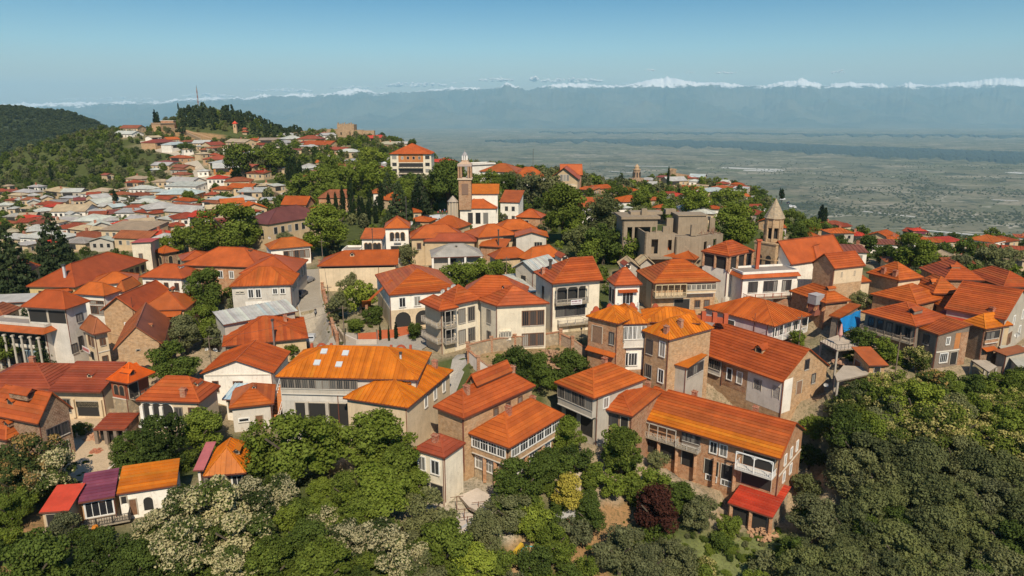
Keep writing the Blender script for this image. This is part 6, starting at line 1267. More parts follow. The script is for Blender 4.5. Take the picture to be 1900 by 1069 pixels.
# stone bell tower
def arch_open(m, c, f, n, w, zb, zt, mi):
    pts_ = [c-f*w/2, c+f*w/2]; r = w/2; P = [np.append(pts_[0], zb), np.append(pts_[1], zb)]+[np.append(c+f*r*math.cos(a), zt-r+r*math.sin(a)) for a in np.linspace(0, math.pi, 9)]
    P = [p+np.append(n*.05, 0) for p in P]; m.poly(P, mi)
def bell_tower(u, v, d, label, sw=5.5, k=1.02):
    P = PX(u, v, d); rt = root('bell_tower', label, 'tower', P); a = math.radians(37); e = np.array((math.cos(a), math.sin(a))); n = np.array((e[1], -e[0]))
    m = MB(); hw = sw/2; z1 = 6.8; m.box((0, 0, (z1-4)/2), np.append(e*hw, 0), np.append(n*hw, 0), (0, 0, (z1+4)/2)); m.build('wall', [BUFF], rt)
    for k2, zc in ((.18, z1), (.1, z1*.45)):
        m = MB(); m.box((0, 0, zc+.12), np.append(e*(hw+k2), 0), np.append(n*(hw+k2), 0), (0, 0, .15)); m.build('cornice', [BUFF], rt)
    for s_, t_ in ((n, e), (-e, n)):
        for off in (-hw*.42, hw*.42):
            m = MB(); c = s_*hw+t_*off; arch_open(m, c, t_ if s_ is n else t_, s_, hw*.5, .4, z1*.62, 0); m.build('arched_window', [M_DARK], rt)
    rr = 1.95*k; zb = z1+.3; zt = zb+5.1*k
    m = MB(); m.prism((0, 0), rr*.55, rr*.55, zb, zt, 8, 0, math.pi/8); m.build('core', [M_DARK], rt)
    for i in range(8):
        aa = math.pi/8+i*math.pi/4; m = MB(); m.box((math.cos(aa)*rr*.93, math.sin(aa)*rr*.93, (zb+zt)/2), (math.cos(aa)*.22, math.sin(aa)*.22, 0), (-math.sin(aa)*.22, math.cos(aa)*.22, 0), (0, 0, (zt-zb)/2)); m.build('column', [BUFF], rt)
    m = MB(); m.prism((0, 0), rr, rr, zb, zb+.7, 8, 0, math.pi/8); m.prism((0, 0), rr, rr, zb+(zt-zb)*.62, zt, 8, 0, math.pi/8); m.build('lantern_wall', [BUFF], rt)
    m = MB(); m.prism((0, 0), rr*1.12, rr*1.12, zt, zt+.22, 8, 0, math.pi/8); m.build('cornice', [BUFF], rt)
    # spire laid in courses of stone tiles
    n_ = 11; hh = 4.3*k
    for i in range(n_):
        r0 = rr*1.16*(1-i/n_)+.05; r1 = rr*1.16*(1-(i+1)/n_)+.01; m = MB(); m.prism((0, 0), r0, r1, zt+.2+hh*i/n_, zt+.2+hh*(i+1)/n_, 8, 0, math.pi/8); m.build('spire_course', [STONE], rt)
    m = MB(); m.bar((0, 0, zt+hh), (0, 0, zt+hh+.9), .08); m.bar((-.25, 0, zt+hh+.6), (.25, 0, zt+hh+.6), .07); m.build('cross', [M_IRON], rt)
bell_tower(1428, 503, 163, 'stone bell tower with octagonal lantern and pointed tile spire')
def belfry(u, v, d):
    P = PX(u, v, d); rt = root('belfry', 'slender round brick belfry with small dome standing far off on the ridge', 'tower', P); RB = m_brick((.34,.20,.12)); s = d/F
    m = MB(); m.box((0, 0, 10*s), (13*s, 0, 0), (0, 9*s, 0), (0, 0, 12*s)); m.build('wall', [RB], rt)
    m = MB(); m.prism((0, 0), 7.2*s, 6.4*s, 20*s, 37*s, 10); m.build('drum', [RB], rt); 
    for i in range(8): a = i*math.pi/4; m = MB(); m.bar((math.cos(a)*6.6*s, math.sin(a)*6.6*s, 24*s), (math.cos(a)*6.6*s, math.sin(a)*6.6*s, 33*s), 2*s, 1.2*s); m.build('opening', [M_DARK], rt)
    m = MB(); m.prism((0, 0), 7.4*s, 7.4*s, 37*s, 38.5*s, 10); m.prism((0, 0), 4.6*s, 4.2*s, 38.5*s, 43*s, 10); m.prism((0, 0), 4.8*s, .1, 43*s, 48*s, 10); m.build('dome', [m_flat((.42,.28,.16))], rt)
belfry(1180, 353, 440)
def turret():
    P = PX(864, 388, 236); rt = root('church_bell_turret', 'brick church bell turret with open arches and small metal dome', 'tower', P); s = 236/F
    def b(name, x, y0, y1, z0, z1, mat, hy=None): m = MB(); m.box((x[0]*s/2+x[1]*s/2, 0, (z0+z1)*s/2), ((x[1]-x[0])*s/2, 0, 0), (0, (hy or (x[1]-x[0]))*s/2, 0), (0, 0, (z1-z0)*s/2)); m.build(name, [mat], rt)
    TB = m_brick((.38,.19,.095))
    b('wall', (-11.4, 11.4), 0, 0, 0, 56, TB); b('wall_panel', (-6, 6), 0, 0, 28, 48, m_flat((.20,.12,.08)), 24.4); b('cornice', (-13.4, 13.4), 0, 0, 55, 57.6, m_wall((.60,.48,.36)))
    for x in (-11, -6.5, 6.5, 11):
        for y in (-11, 11): m = MB(); m.bar((x*s, y*s, 58*s), (x*s, y*s, 80*s), 3*s); m.build('column', [TB], rt)
    b('cornice', (-13, 13), 0, 0, 79, 83, m_flat((.42,.32,.27))); m = MB(); m.prism((0, 0), 13*s*1.3, 5*s, 83*s, 89*s, 4, 0, math.pi/4); m.prism((0, 0), 7*s, 7*s, 87*s, 90*s, 8); m.build('roof', [m_wall((.46,.33,.23))], rt)
    for i in range(8): a = i*math.pi/4; m = MB(); m.bar((math.cos(a)*4.6*s, math.sin(a)*4.6*s, 89*s), (math.cos(a)*4.6*s, math.sin(a)*4.6*s, 98*s), 1.8*s); m.build('lantern_post', [M_WHITE], rt)
    m = MB(); m.prism((0, 0), 3*s, 3*s, 89*s, 98*s, 8); m.prism((0, 0), 5.6*s, 4.2*s, 98*s, 101*s, 8); m.prism((0, 0), 4.2*s, .3*s, 101*s, 105*s, 8); m.bar((0, 0, 104*s), (0, 0, 109*s), .7*s); m.build('dome', [m_flat((.30,.28,.27), .4)], rt)
turret()
P = PX(841, 408, 232); rt = root('glass_turret', 'glazed octagonal turret with conical ribbed cap beside the white church', 'turret', P); s = 232/F
m = MB(); m.prism((0, 0), 8.4*s, 8.4*s, 0, 34*s, 8); m.build('wall', [m_flat((.40,.34,.26), .3)], rt); m = MB(); m.prism((0, 0), 10.5*s, .3*s, 34*s, 45*s, 8); m.build('roof', [m_flat((.36,.29,.22), .4)], rt)
for i in range(8): a = i*math.pi/4; m = MB(); m.bar((math.cos(a)*8.6*s, math.sin(a)*8.6*s, 0), (math.cos(a)*8.6*s, math.sin(a)*8.6*s, 34*s), 1.4*s); m.build('post', [m_wall((.55,.45,.32))], rt)
# radio mast, fortress, hill watchtower, hill houses, long walls
P = PX(370, 214, 720); rt = root('radio_mast', 'tall thin lattice radio mast on the wooded hilltop', 'mast', P); s = 720/F
for i in range(11):
    m = MB(); c = m_flat((.26,.09,.06)) if i % 2 else m_flat((.36,.30,.27)); z0, z1 = i*4.4*s, (i+1)*4.4*s; w = 1.0*s*(1-i*.05)
    for x, y in ((-w, -w), (w, -w), (w, w), (-w, w)): m.bar((x, y, z0), (x, y, z1), .3*s)
    m.bar((-w, -w, z0), (w, -w, z1), .25*s); m.bar((w, -w, z0), (-w, -w, z1), .25*s); m.bar((-w, w, z0), (w, w, z1), .2*s); m.build('mast_section', [c], rt)
m = MB(); m.bar((0, 0, 48*s), (0, 0, 53*s), .5*s); m.build('antenna', [M_IRON], rt)
FS = m_stone((.34,.23,.13)); FS2 = m_brick((.36,.23,.13), 2.)
P = PX(650, 262, 590); rt = root('fortress', 'ruined tan stone fortress with broken walls on the brow of the ridge', 'fortress', P); s = 590/F
for nm, (x0, x1, y0, y1, z0, z1) in [('keep', (-23, 8, 0, 26, -8, 30)), ('wall', (8, 22, 4, 18, -8, 20)), ('wall', (22, 44, 6, 16, -10, 19)), ('wall', (-6, 40, -8, -2, -14, 8)), ('buttress', (-14, 0, -4, 0, -8, 18))]:
    m = MB(); m.abox(x0*s, x1*s, y0*s, y1*s, z0*s, z1*s); m.build(nm, [FS2], rt)
for x in range(-22, 9, 4): m = MB(); m.abox((x)*s, (x+2.2)*s, 0, 3*s, 30*s, (31.5+(x % 3))*s); m.build('merlon', [FS2], rt)
for x, z in ((-16, 14), (-8, 14), (0, 14), (5, 9), (14, 8)): m = MB(); m.box((x*s, (-.3 if x < 6 else 3.7)*s, z*s), (1.3*s, 0, 0), (0, .4*s, 0), (0, 0, 2.2*s)); m.build('window', [M_DARK], rt)
def long_wall(label, pl, h, th, mat, name='stone_wall', crenel=0, cat='wall', d=None, cap=None):
    q = [hit(*p) if len(p) == 2 else PX(*p) for p in pl]; rt = root(name, label, cat, q[0]); m = MB(rt.location)
    for i in range(len(q)-1):
        n = max(1, int(np.linalg.norm(q[i+1]-q[i])/4))
        for k in range(n):
            a = q[i]+(q[i+1]-q[i])*k/n; b = q[i]+(q[i+1]-q[i])*(k+1)/n; za, zb = ground(*a[:2])[0], ground(*b[:2])[0]; e = (b-a)[:2]; e /= np.linalg.norm(e); nn = np.array((e[1], -e[0]))*th/2
            P8 = lambda p, z, sg: np.array((p[0]+nn[0]*sg, p[1]+nn[1]*sg, z)); zb_, zt_ = min(za, zb)-1.2, None
            lo = [P8(a, za-1, 1), P8(b, zb-1, 1), P8(b, zb+h, 1), P8(a, za+h, 1)]; hi = [P8(b, zb-1, -1), P8(a, za-1, -1), P8(a, za+h, -1), P8(b, zb+h, -1)]
            m.poly(lo); m.poly(hi); m.poly([lo[3], lo[2], hi[3], hi[2]]); m.poly([hi[1], lo[0], lo[3], hi[2]]); m.poly([lo[1], hi[0], hi[3], lo[2]])
    m.build('wall', [mat], rt)
    if cap:
        m = MB(rt.location)
        for i in range(len(q)-1):
            n = max(1, int(np.linalg.norm(q[i+1]-q[i])/4))
            for k in range(n):
                a = q[i]+(q[i+1]-q[i])*k/n; b = q[i]+(q[i+1]-q[i])*(k+1)/n; m.bar(np.append(a[:2], ground(*a[:2])[0]+h+.06), np.append(b[:2], ground(*b[:2])[0]+h+.06), th+.2, .14)
        m.build('coping', [cap], rt)
    return rt, q
long_wall('long weathered town wall climbing the ridge left of the fortress', [(520,250),(560,247),(590,246),(628,245)], 4.5, 1.5, FS2, 'town_wall')
long_wall('old town wall zigzagging up the wooded hill', [(290,236),(318,243),(345,250),(372,262)], 2.6, 1.2, FS, 'town_wall')
long_wall('tan retaining wall below the pale hillside road', [(455,343),(490,352),(520,368),(540,378)], 2.2, .8, m_wall((.42,.30,.19)), 'retaining_wall')
long_wall('stub of ruined town wall above the white houses of the far ridge', [(1246,326),(1268,328),(1290,330)], 5, 2, FS2, 'town_wall')
P = PX(438, 250, 640); rt = root('watchtower', 'small square watchtower with red cap among the hilltop trees', 'tower', P); s = 640/F
m = MB(); m.abox(-3*s, 3*s, -3*s, 3*s, -3*s, 20*s); m.build('wall', [m_wall((.55,.38,.22))], rt); m = MB(); m.prism((0, 0), 6*s, .2*s, 20*s, 25*s, 4, 0, math.pi/4); m.build('roof', [RM('BR')], rt); m = MB(); m.abox(-1*s, 1*s, -3.2*s, -3*s, 13*s, 17*s); m.build('window', [M_DARK], rt)
P = PX(455, 247, 640); rt = root('hill_pavilion', 'two tiered red roofed pavilion right of the hilltop watchtower', 'pavilion', P)
for i, (w, z) in enumerate(((8, 2), (6, 7))):
    m = MB(); m.prism((0, 0), w*s, w*.4*s, z*s, (z+3)*s, 4, 0, math.pi/4); m.build('roof', [RM('RD')], rt); m = MB(); m.abox(-w*.5*s, w*.5*s, -w*.4*s, w*.4*s, (z-5)*s, z*s); m.build('wall', [WM('tan')], rt)
P = PX(312, 240, 640); rt = root('roofless_house', 'square roofless brick house with two rows of empty openings below the hilltop', 'building', P)
m = MB(); m.abox(-12*s, 11*s, 0, 10*s, -3*s, 15*s); m.build('wall', [m_brick((.46,.20,.10), 2.)], rt); m = MB(); m.abox(-12.5*s, 11.5*s, -.5*s, 10.5*s, 15*s, 16*s); m.build('parapet', [m_wall((.6,.5,.4))], rt)
for x in (-8, -3, 2, 7):
    for z in (3, 10): m = MB(); m.abox((x-1.2)*s, (x+1.2)*s, -.3*s, -.1*s, (z-1.6)*s, (z+1.6)*s); m.build('window', [M_DARK], rt)
P = PX(1247, 335, 480); rt = root('tower_stub', 'broken round brick tower stub beside the far ridge roofs', 'tower', P); s = 480/F; m = MB(); m.prism((0, 0), 7*s, 6.6*s, -5*s, 19*s, 12); m.build('wall', [FS2], rt)
for i in range(7): a = i*.9; m = MB(); m.box((math.cos(a)*6*s, math.sin(a)*6*s, 20*s), (1.2*s, 0, 0), (0, 1.2*s, 0), (0, 0, (1+.6*(i % 3))*s)); m.build('merlon', [FS2], rt)

# ---- rubble lot wall with brick piers and coping
def pier_wall(label, pl, h, mat, pier, step=5.5, capm=None, name='brick_wall', mixed=None):
    q = [hit(*p) for p in pl]; rt, q = long_wall(label, pl, h, .35, mat, name, cap=capm)
    o = np.array(rt.location)
    for i in range(len(q)-1):
        L = np.linalg.norm((q[i+1]-q[i])[:2]); n = max(1, int(round(L/step)))
        for k in range(n+(i == len(q)-2)):
            a = q[i]+(q[i+1]-q[i])*k/n; z = ground(*a[:2])[0]; m = MB(); p = np.append(a[:2], 0)-o*(1, 1, 0); m.box((p[0], p[1], z+h/2-o[2]), (.28, 0, 0), (0, .28, 0), (0, 0, h/2+.45)); m.box((p[0], p[1], z+h+.5-o[2]), (.36, 0, 0), (0, .36, 0), (0, 0, .08)); m.build('pier', [pier], rt)
    return rt
pier_wall('brick wall with piers round the rubble lot below the cream corner house', [(868,664),(912,653),(955,648),(1000,644),(1040,638)], 2.4, STONE, BRK, 5.0, BRK)
pier_wall('brick pier wall stepping down the right side of the rubble lot', [(1040,640),(1062,650),(1088,668)], 2.2, m_brick((.30,.20,.14)), BRK, 3.6, BRK)
pier_wall('plastered wall with brick piers stepping down beside the stairs', [(870,672),(888,688),(910,704)], 2.2, m_wall((.55,.48,.42)), BRK, 3.2, BRK)
pier_wall('long brick garden wall along the right side of the street', [(594,500),(599,545),(610,590),(619,622),(627,642)], 2.2, m_brick((.34,.16,.09)), BRK, 6, BRK)
long_wall('crumbling stone wall between garden and front street', [(628,620),(640,638)], 1.6, .4, STONE, 'stone_wall')
# orange panel fence
def panel_fence(label, pl, h, mat, w=2.0, name='panel_fence', post=M_IRON):
    q = [hit(*p) for p in pl]; rt = root(name, label, 'fence', q[0]); o = np.array(rt.location)
    for i in range(len(q)-1):
        L = np.linalg.norm((q[i+1]-q[i])[:2]); n = max(1, int(round(L/w)))
        for k in range(n):
            a = q[i]+(q[i+1]-q[i])*k/n; b = q[i]+(q[i+1]-q[i])*(k+1)/n; za, zb = ground(*a[:2])[0], ground(*b[:2])[0]; A_ = np.array((a[0], a[1], (za+zb)/2)); B_ = np.array((b[0], b[1], (za+zb)/2)); m = MB(o); d_ = (B_-A_)*.03
            m.bar(A_+d_+(0, 0, h/2), B_-d_+(0, 0, h/2), .06, h); m.build('fence_panel', [mat], rt); m = MB(o); m.bar(A_-(0, 0, .5), A_+(0, 0, h+.15), .12); m.build('post', [post], rt)
    return rt
panel_fence('orange sheet metal fence along the front street', [(664,638),(700,631),(735,627),(762,620)], 1.9, PAN, 2.6)
panel_fence('grey blue metal fence along the terrace below the garage house', [(856,1000),(875,985),(900,968)], 1.7, m_flat((.46,.47,.50), .5), 1.6)
panel_fence('low timber fence at the edge of the terrace, far right', [(1805,678),(1835,690),(1900,702)], 1.6, m_wood((.25,.2,.15)), 1.8)
# stairs
def stairs(label, u0, v0, u1, v1, w, n, mat, hh=None, rail=False, name='stairs', top=None):
    a, b = hit(u0, v0), hit(u1, v1)            # bottom, top
    if hh: b = b.copy(); a = a.copy(); b[2] = a[2]+hh
    if top is not None: b = top
    rt = root(name, label, 'stairs', a); e = (b-a)[:2]; L = np.linalg.norm(e); e /= L; nn = np.array((e[1], -e[0])); dz = (b[2]-a[2])/n
    for i in range(n):
        c = np.append(e*(L*(i+.5)/n), dz*(i+.5)); m = MB(); m.box(c, np.append(e*L/n*.52, 0), np.append(nn*w/2, 0), (0, 0, abs(dz)*.5+.06)); m.build('step', [mat], rt)
    if rail:
        for sg in (-1, 1):
            m = MB(); p = np.append(nn*sg*w/2, .0); q = np.append(e*L, b[2]-a[2])+p; m.bar(p+(0, 0, 1), q+(0, 0, 1), .07); m.bar(p+(0, 0, .1), q+(0, 0, .1), .12)
            for i in range(0, n+1, 2): m.bar(p+(q-p)*i/n, p+(q-p)*i/n+(0, 0, 1), .05)
            m.build('handrail', [M_WHITE if rail == 'w' else m_wood((.3,.2,.12))], rt)
stairs('steep white stone steps climbing between orange roof and garden wall', 846, 742, 842, 690, 2.4, 16, m_wall((.60,.54,.45)))
P0 = hit(1382, 955); stairs('wooden ladder stairs up to the balcony of the longest row house', 1360, 922, 1318, 892, 1.1, 14, m_wood((.36,.27,.17)), hh=3.4, rail='d')
stairs('flight of orange tiled outside steps with white rails at the gallery building', 505, 792, 531, 752, 1.5, 14, m_flat((.50,.20,.07)), hh=4.2, rail='w')
stairs('stone steps dropping between the front gardens', 1068, 912, 1072, 868, 1.6, 12, m_wall((.50,.42,.33)))
# terraces of concrete on posts
def slab(label, pl, h, mat, th=.25, posts=4, rail=False, name='terrace'):
    c = hit(*pl[0], h); z = c[2]; q = []
    for p in pl: r = ray(*p); q.append(r*(z/r[2]))
    rt = root(name, label, 'terrace', q[0]); o = np.array(rt.location); m = MB(o); m.poly(q[::-1] if np.cross((q[1]-q[0])[:2], (q[2]-q[1])[:2]) < 0 else q)
    for i in range(len(q)): a, b = q[i], q[(i+1) % len(q)]; m.poly([a-(0, 0, th), b-(0, 0, th), b, a]); m.poly([a-(0, 0, th), a, b, b-(0, 0, th)])
    m.poly([p-(0, 0, th) for p in q]); m.build('slab', [mat], rt)
    for i in range(posts):
        p = q[i % len(q)]*.93+sum(q)/len(q)*.07; m = MB(o); g = ground(p[0], p[1])[0]; m.bar((p[0], p[1], g-1), (p[0], p[1], z-th), .3); m.build('post', [M_CONC], rt)
    if rail:
        for i in range(len(q)-1):
            a, b = q[i], q[i+1]; m = MB(o); m.bar(a+(0, 0, 1), b+(0, 0, 1), .06); L = np.linalg.norm(b-a)
            for k in range(int(L/.8)+1): p = a+(b-a)*k*.8/L; m.bar(p, p+(0, 0, 1), .05)
            m.build('railing', [M_IRON], rt)
slab('pale tiled roof terrace with railing below the blue tarpaulin', [(1521,633),(1553,650),(1592,646),(1590,633),(1560,620)], 4, m_wall((.52,.42,.32)), rail=True)
slab('concrete platform behind the brick gable end, above the trees', [(1549,696),(1553,707),(1632,690),(1600,680),(1565,678)], 3.5, m_wall((.46,.38,.29)))
slab('earth covered terrace with scaffolding posts, far right', [(1802,668),(1835,690),(1850,680),(1830,668)], 2.5, m_wall((.44,.36,.27)))
slab('pale stone terrace below the glazed gallery house', [(852,920),(885,905),(940,935),(905,958),(870,940)], .5, m_wall((.56,.47,.38)), .5, 0)
slab('lower paved terrace with vine poles below the garage house', [(838,965),(862,948),(905,965),(880,985),(850,990)], .4, m_wall((.56,.48,.40)), .5, 0)
slab('concrete forecourt on the bank right of the brick gable end', [(1440,775),(1500,745),(1545,740),(1510,775),(1470,800)], .25, m_wall((.50,.43,.34)), .3, 0)
# vine poles and pergolas
for u, v, lab in [(848,952,'rusty garden pole at the left of the lower terrace'),(862,975,'rusty garden pole in the middle of the lower terrace'),(888,962,'rusty garden pole at the right of the lower terrace'),(868,990,'short garden pole by the blue grey fence')]:
    P = hit(u, v); rt = root('garden_pole', lab, 'pole', P, group='garden poles'); m = MB(); m.bar((0, 0, -.3), (0, 0, 2.6), .1); m.build('pole', [m_flat((.16,.07,.04))], rt); m = MB(); m.bar((-.9, 0, 2.4), (.9, .2, 2.5), .06); m.build('crossbar', [m_flat((.16,.07,.04))], rt)
# ---- satellite dishes
_dish = {}
def dish(u, v, h, r, col, desc, az=0.35):
    key = (col,)
    if key not in _dish:
        m = MB(); n = 14; rings = [(0, -.10), (.5, -.07), (.85, .0), (1., .06)]
        for a, b in zip(rings[:-1], rings[1:]):
            for i in range(n):
                t0, t1 = 2*math.pi*i/n, 2*math.pi*(i+1)/n; P = lambda rr, t, z: (rr*math.cos(t), -z*1.6, rr*math.sin(t))
                q = [P(a[0], t0, a[1]), P(b[0], t0, b[1]), P(b[0], t1, b[1]), P(a[0], t1, a[1])]; q = q if a[0] > 0 else q[1:3]+[q[0]]; m.poly(q)
        d_ = m.mesh('reflector', m_flat(col, .5)); m = MB(); m.bar((0, 0, -.95), (0, -.7, -.25), .05); m.bar((-.05, -.75, -.2), (.1, -.75, -.2), .14); a_ = m.mesh('feed_arm', M_IRON); m = MB(); m.bar((0, .15, -1.6), (0, .15, .1), .1); _dish[key] = (d_, a_, m.mesh('mast', M_IRON))
    P = hit(u, v, h); d = to_px(P)[2]; s_ = r*d/F; rt = thing('satellite_dish', 'x', 'satellite dish', P, az); rt.scale = (s_, s_, s_); a, b, c = _dish[key]; q = link('reflector', a, rt); q.rotation_euler = (.25, 0, 0); link('feed_arm', b, q); link('mast', c, rt); PENDING.append((rt, desc, (u, v), 'dishes'))
WD, OD = (.66,.64,.60), (.50,.22,.10)
for u, v, h, r in [(850,507,2,5),(860,513,2,3.5),(868,509,2,5),(892,503,2,4),(841,531,8.6,5),(834,537,8,5),(821,540,8,4.5),(824,594,6.2,6.5),(842,593,6.2,6),(840,624,3,5.5),(816,488,1.5,4),(1315,457,9.5,4.5),(1232,547,3.5,4),(1390,540,4,3.5),(1316,830,6.5,7),(1420,613,3,4),(1533,714,2.5,4.5),(400,649,3,4.5),(383,648,2.5,3.5),(402,888,2,4.5),(263,789,3,6),(1586,581,5,3.8),(1887,621,5,5),(762,414,9,4.5),(1161,497,10,4),(205,451,2.5,3),(334,560,5,4),(500,441,8,3),(940,526,3,2.5),(470,705,5,3),(1470,668,5,4)]: dish(u, v, h, r, WD, 'white dish', rh.uniform(-.5, .9))
for u, v, h, r in [(1500,567,5.5,5),(1513,572,5.5,5.5),(1528,573,5.5,5.5)]: dish(u, v, h, r, OD, 'orange tinted dish', .5)
# ---- cars
GLS = m_flat((.02,.025,.03), .1, .1); TYRE = m_flat((.015,.015,.015), .9); CHR = m_flat((.5,.5,.5), .3)
def car(P, rz, col, label, L=4.3, W=1.8, Hh=1.5, van=False):
    rt = root('parked_car' if not van else 'parked_van', label, 'van' if van else 'car', P+(0, 0, .03), rz); pm = m_flat(col, .25, .05); hl_, wd = L/2, W/2
    prof = [(-hl_, .35), (-hl_+.05, .85), (-hl_+.9 if not van else -hl_+.3, .98), (-.75 if not van else -hl_+.9, Hh), (.95 if not van else hl_-.15, Hh-.03), (hl_-.45, .95), (hl_-.05, .85), (hl_, .35)]
    secs = [[(x, y*sg*(wd if z < 1 else wd*.8), z) for x, z in prof] for sg, y in ((-1, 1), (1, 1))]
    m = MB(); a, b = secs; n = len(prof); m.poly(a); m.poly(b[::-1])
    for i in range(n): j = (i+1) % n; m.poly([a[i], b[i], b[j], a[j]][::-1])
    m.build('body', [pm], rt)
    m = MB()
    (x2, z2), (x3, z3), (x4, z4), (x5, z5) = prof[2], prof[3], prof[4], prof[5]
    for (xa, za), (xb, zb), o_ in (((x2, z2), (x3, z3), -.02), ((x5, z5), (x4, z4), .02)): m.poly([(xa*.96+xb*.04+o_, -wd*.78, za*.9+zb*.1+.03), (xa*.96+xb*.04+o_, wd*.78, za*.9+zb*.1+.03), (xb+o_*1, wd*.7, zb-.08), (xb+o_*1, -wd*.7, zb-.08)])
    m.build('windscreen', [GLS], rt)
    for sg in (-1, 1):
        m = MB(); m.poly([(x2+.3, sg*(wd*.93), z2+.06), (x5-.25, sg*(wd*.93), z5+.06), (x4-.05, sg*(wd*.815), z4-.1), (x3+.1, sg*(wd*.815), z3-.1)]); m.build('side_window', [GLS], rt)
        for x in (-hl_+.8, hl_-.8):
            m = MB(); m.prism((0, 0), .32, .32, -.1, .1, 12); w_ = m.mesh('wheel', TYRE); o = link('wheel', w_, rt, (x, sg*(wd-.08), .32)); o.rotation_euler = (math.pi/2, 0, 0)
        m = MB(); m.box((-hl_+.02, sg*wd*.72, .68), (.04, 0, 0), (0, .2, 0), (0, 0, .1)); m.build('headlight', [CHR], rt)
        m = MB(); m.box((hl_-.02, sg*wd*.75, .72), (.04, 0, 0), (0, .16, 0), (0, 0, .1)); m.build('tail_light', [m_flat((.4,.02,.02), .3)], rt)
    return rt
def car_px(u, v, rz, col, label, **k): return car(hit(u, v)+(0, 0, .08), math.radians(rz), col, label, **k)
car_px(571, 525, 72, (.24,.24,.25), 'silver grey car on the street, the farther of two, close to the left wall')
car_px(559, 551, 84, (.03,.035,.05), 'dark blue car on the street below the silver grey one')
car_px(578, 634, 95, (.42,.44,.47), 'pale silver car at the bottom of the street behind the gallery building')
car_px(148, 641, 25, (.6,.6,.6), 'white car parked beside the angular beige house'); car_px(149, 632, 20, (.03,.03,.03), 'black car just behind the white one by the beige house')
car_px(112, 658, 10, (.025,.025,.028), 'black car in the shade of the columned terrace block')
car_px(786, 414, 40, (.02,.02,.025), 'black car in the town square, left of the white van'); car_px(792, 407, 30, (.03,.03,.035), 'black car at the back of the town square'); car_px(806, 409, 55, (.62,.62,.62), 'white van parked in the town square', L=5.2, Hh=1.9, van=True)
car_px(777, 411, 30, (.12,.12,.13), 'dark grey car at the left edge of the town square')
car_px(712, 305, 20, (.6,.6,.6), 'white car at the bend of the road left of the hotel'); car_px(706, 312, 60, (.08,.08,.09), 'dark car on the road left of the hotel'); car_px(722, 322, 30, (.55,.55,.55), 'pale car at the foot of the hotel')
for i, (u, v, c, l) in enumerate([(1452, 372, (.6,.6,.6), 'white car at the top of the ridge road'), (1462, 379, (.05,.05,.06), 'dark car on the ridge road'), (1466, 385, (.62,.62,.62), 'white car midway down the ridge road'), (1472, 386, (.6,.58,.55), 'second white car beside the ridge road verge'), (384, 350, (.5,.5,.5), 'pale car on the winding slope road')]): car_px(u, v, 40+i*20, c, l)
car_px(812, 912, 75, (.22,.24,.24), 'grey covered car inside the open garage')
# rider on a motorcycle
def person(P, rz, shirt, trousers, label, group=None, pose='stand', s=1.0, skin=(.42,.26,.18)):
    rt = root('person', label, 'person', P, rz, group); me = bpy.data.meshes.new('body')
    if pose == 'ride': J = {'pel': (0,0,.85), 'sp': (0,-.08,1.1), 'ch': (0,-.18,1.32), 'nk': (0,-.2,1.48), 'hd': (0,-.22,1.6), 'ht': (0,-.22,1.74), 'ls': (-.2,-.16,1.36), 'le': (-.26,-.36,1.16), 'lh': (-.25,-.6,1.08), 'rs': (.2,-.16,1.36), 're': (.26,-.36,1.16), 'rh': (.25,-.6,1.08), 'lk': (-.18,-.38,.78), 'la': (-.18,-.2,.4), 'rk': (.18,-.38,.78), 'ra': (.18,-.2,.4), 'lf': (-.18,-.36,.34), 'rf': (.18,-.36,.34)}
    else: J = {'pel': (0,0,.95), 'sp': (0,0,1.15), 'ch': (0,0,1.36), 'nk': (0,0,1.5), 'hd': (0,0,1.62), 'ht': (0,0,1.76), 'ls': (-.2,0,1.42), 'le': (-.25,0,1.15), 'lh': (-.26,-.06,.86), 'rs': (.2,0,1.42), 're': (.25,.02,1.15), 'rh': (.26,-.06,.86), 'lk': (-.1,-.02,.5), 'la': (-.1,.02,.08), 'rk': (.1,.02,.5), 'ra': (.11,.04,.08), 'lf': (-.1,-.14,.04), 'rf': (.11,-.12,.04)}
    names = list(J); E = [('pel','sp'),('sp','ch'),('ch','nk'),('nk','hd'),('hd','ht'),('ch','ls'),('ls','le'),('le','lh'),('ch','rs'),('rs','re'),('re','rh'),('pel','lk'),('lk','la'),('la','lf'),('pel','rk'),('rk','ra'),('ra','rf')]
    me.from_pydata([J[n] for n in names], [(names.index(a), names.index(b)) for a, b in E], []); o = link('body', me, rt); rad = dict(pel=.15, sp=.13, ch=.15, nk=.055, hd=.10, ht=.085, ls=.07, rs=.07, le=.05, re=.05, lh=.04, rh=.04, lk=.075, rk=.075, la=.05, ra=.05, lf=.045, rf=.045)
    md = o.modifiers.new('skin', 'SKIN'); 
    for i, n in enumerate(names): me.skin_vertices[0].data[i].radius = (rad[n], rad[n]*.85); 
    me.skin_vertices[0].data[0].use_root = True; o.modifiers.new('sub', 'SUBSURF').levels = 1
    m, t, b = NT('clothed_body'); sp = t.nodes.new('ShaderNodeSeparateXYZ'); t.links.new(coord(t, 'Object'), sp.inputs[0]); mr = N(t, 'MapRange'); mr.inputs[2].default_value = 2.0; t.links.new(sp.outputs[2], mr.inputs[0]); r = t.nodes.new('ShaderNodeValToRGB'); t.links.new(mr.outputs[0], r.inputs[0]); r.color_ramp.interpolation = 'CONSTANT'; el = r.color_ramp.elements
    el[0].position = 0; el[0].color = (*trousers, 1); el[1].position = .5; el[1].color = (*shirt, 1); e = el.new(.755); e.color = (*skin, 1); e = el.new(.84); e.color = (.03,.02,.015, 1); t.links.new(r.outputs[0], b.inputs['Base Color']); b.inputs['Roughness'].default_value = .9
    me.materials.append(m); return rt
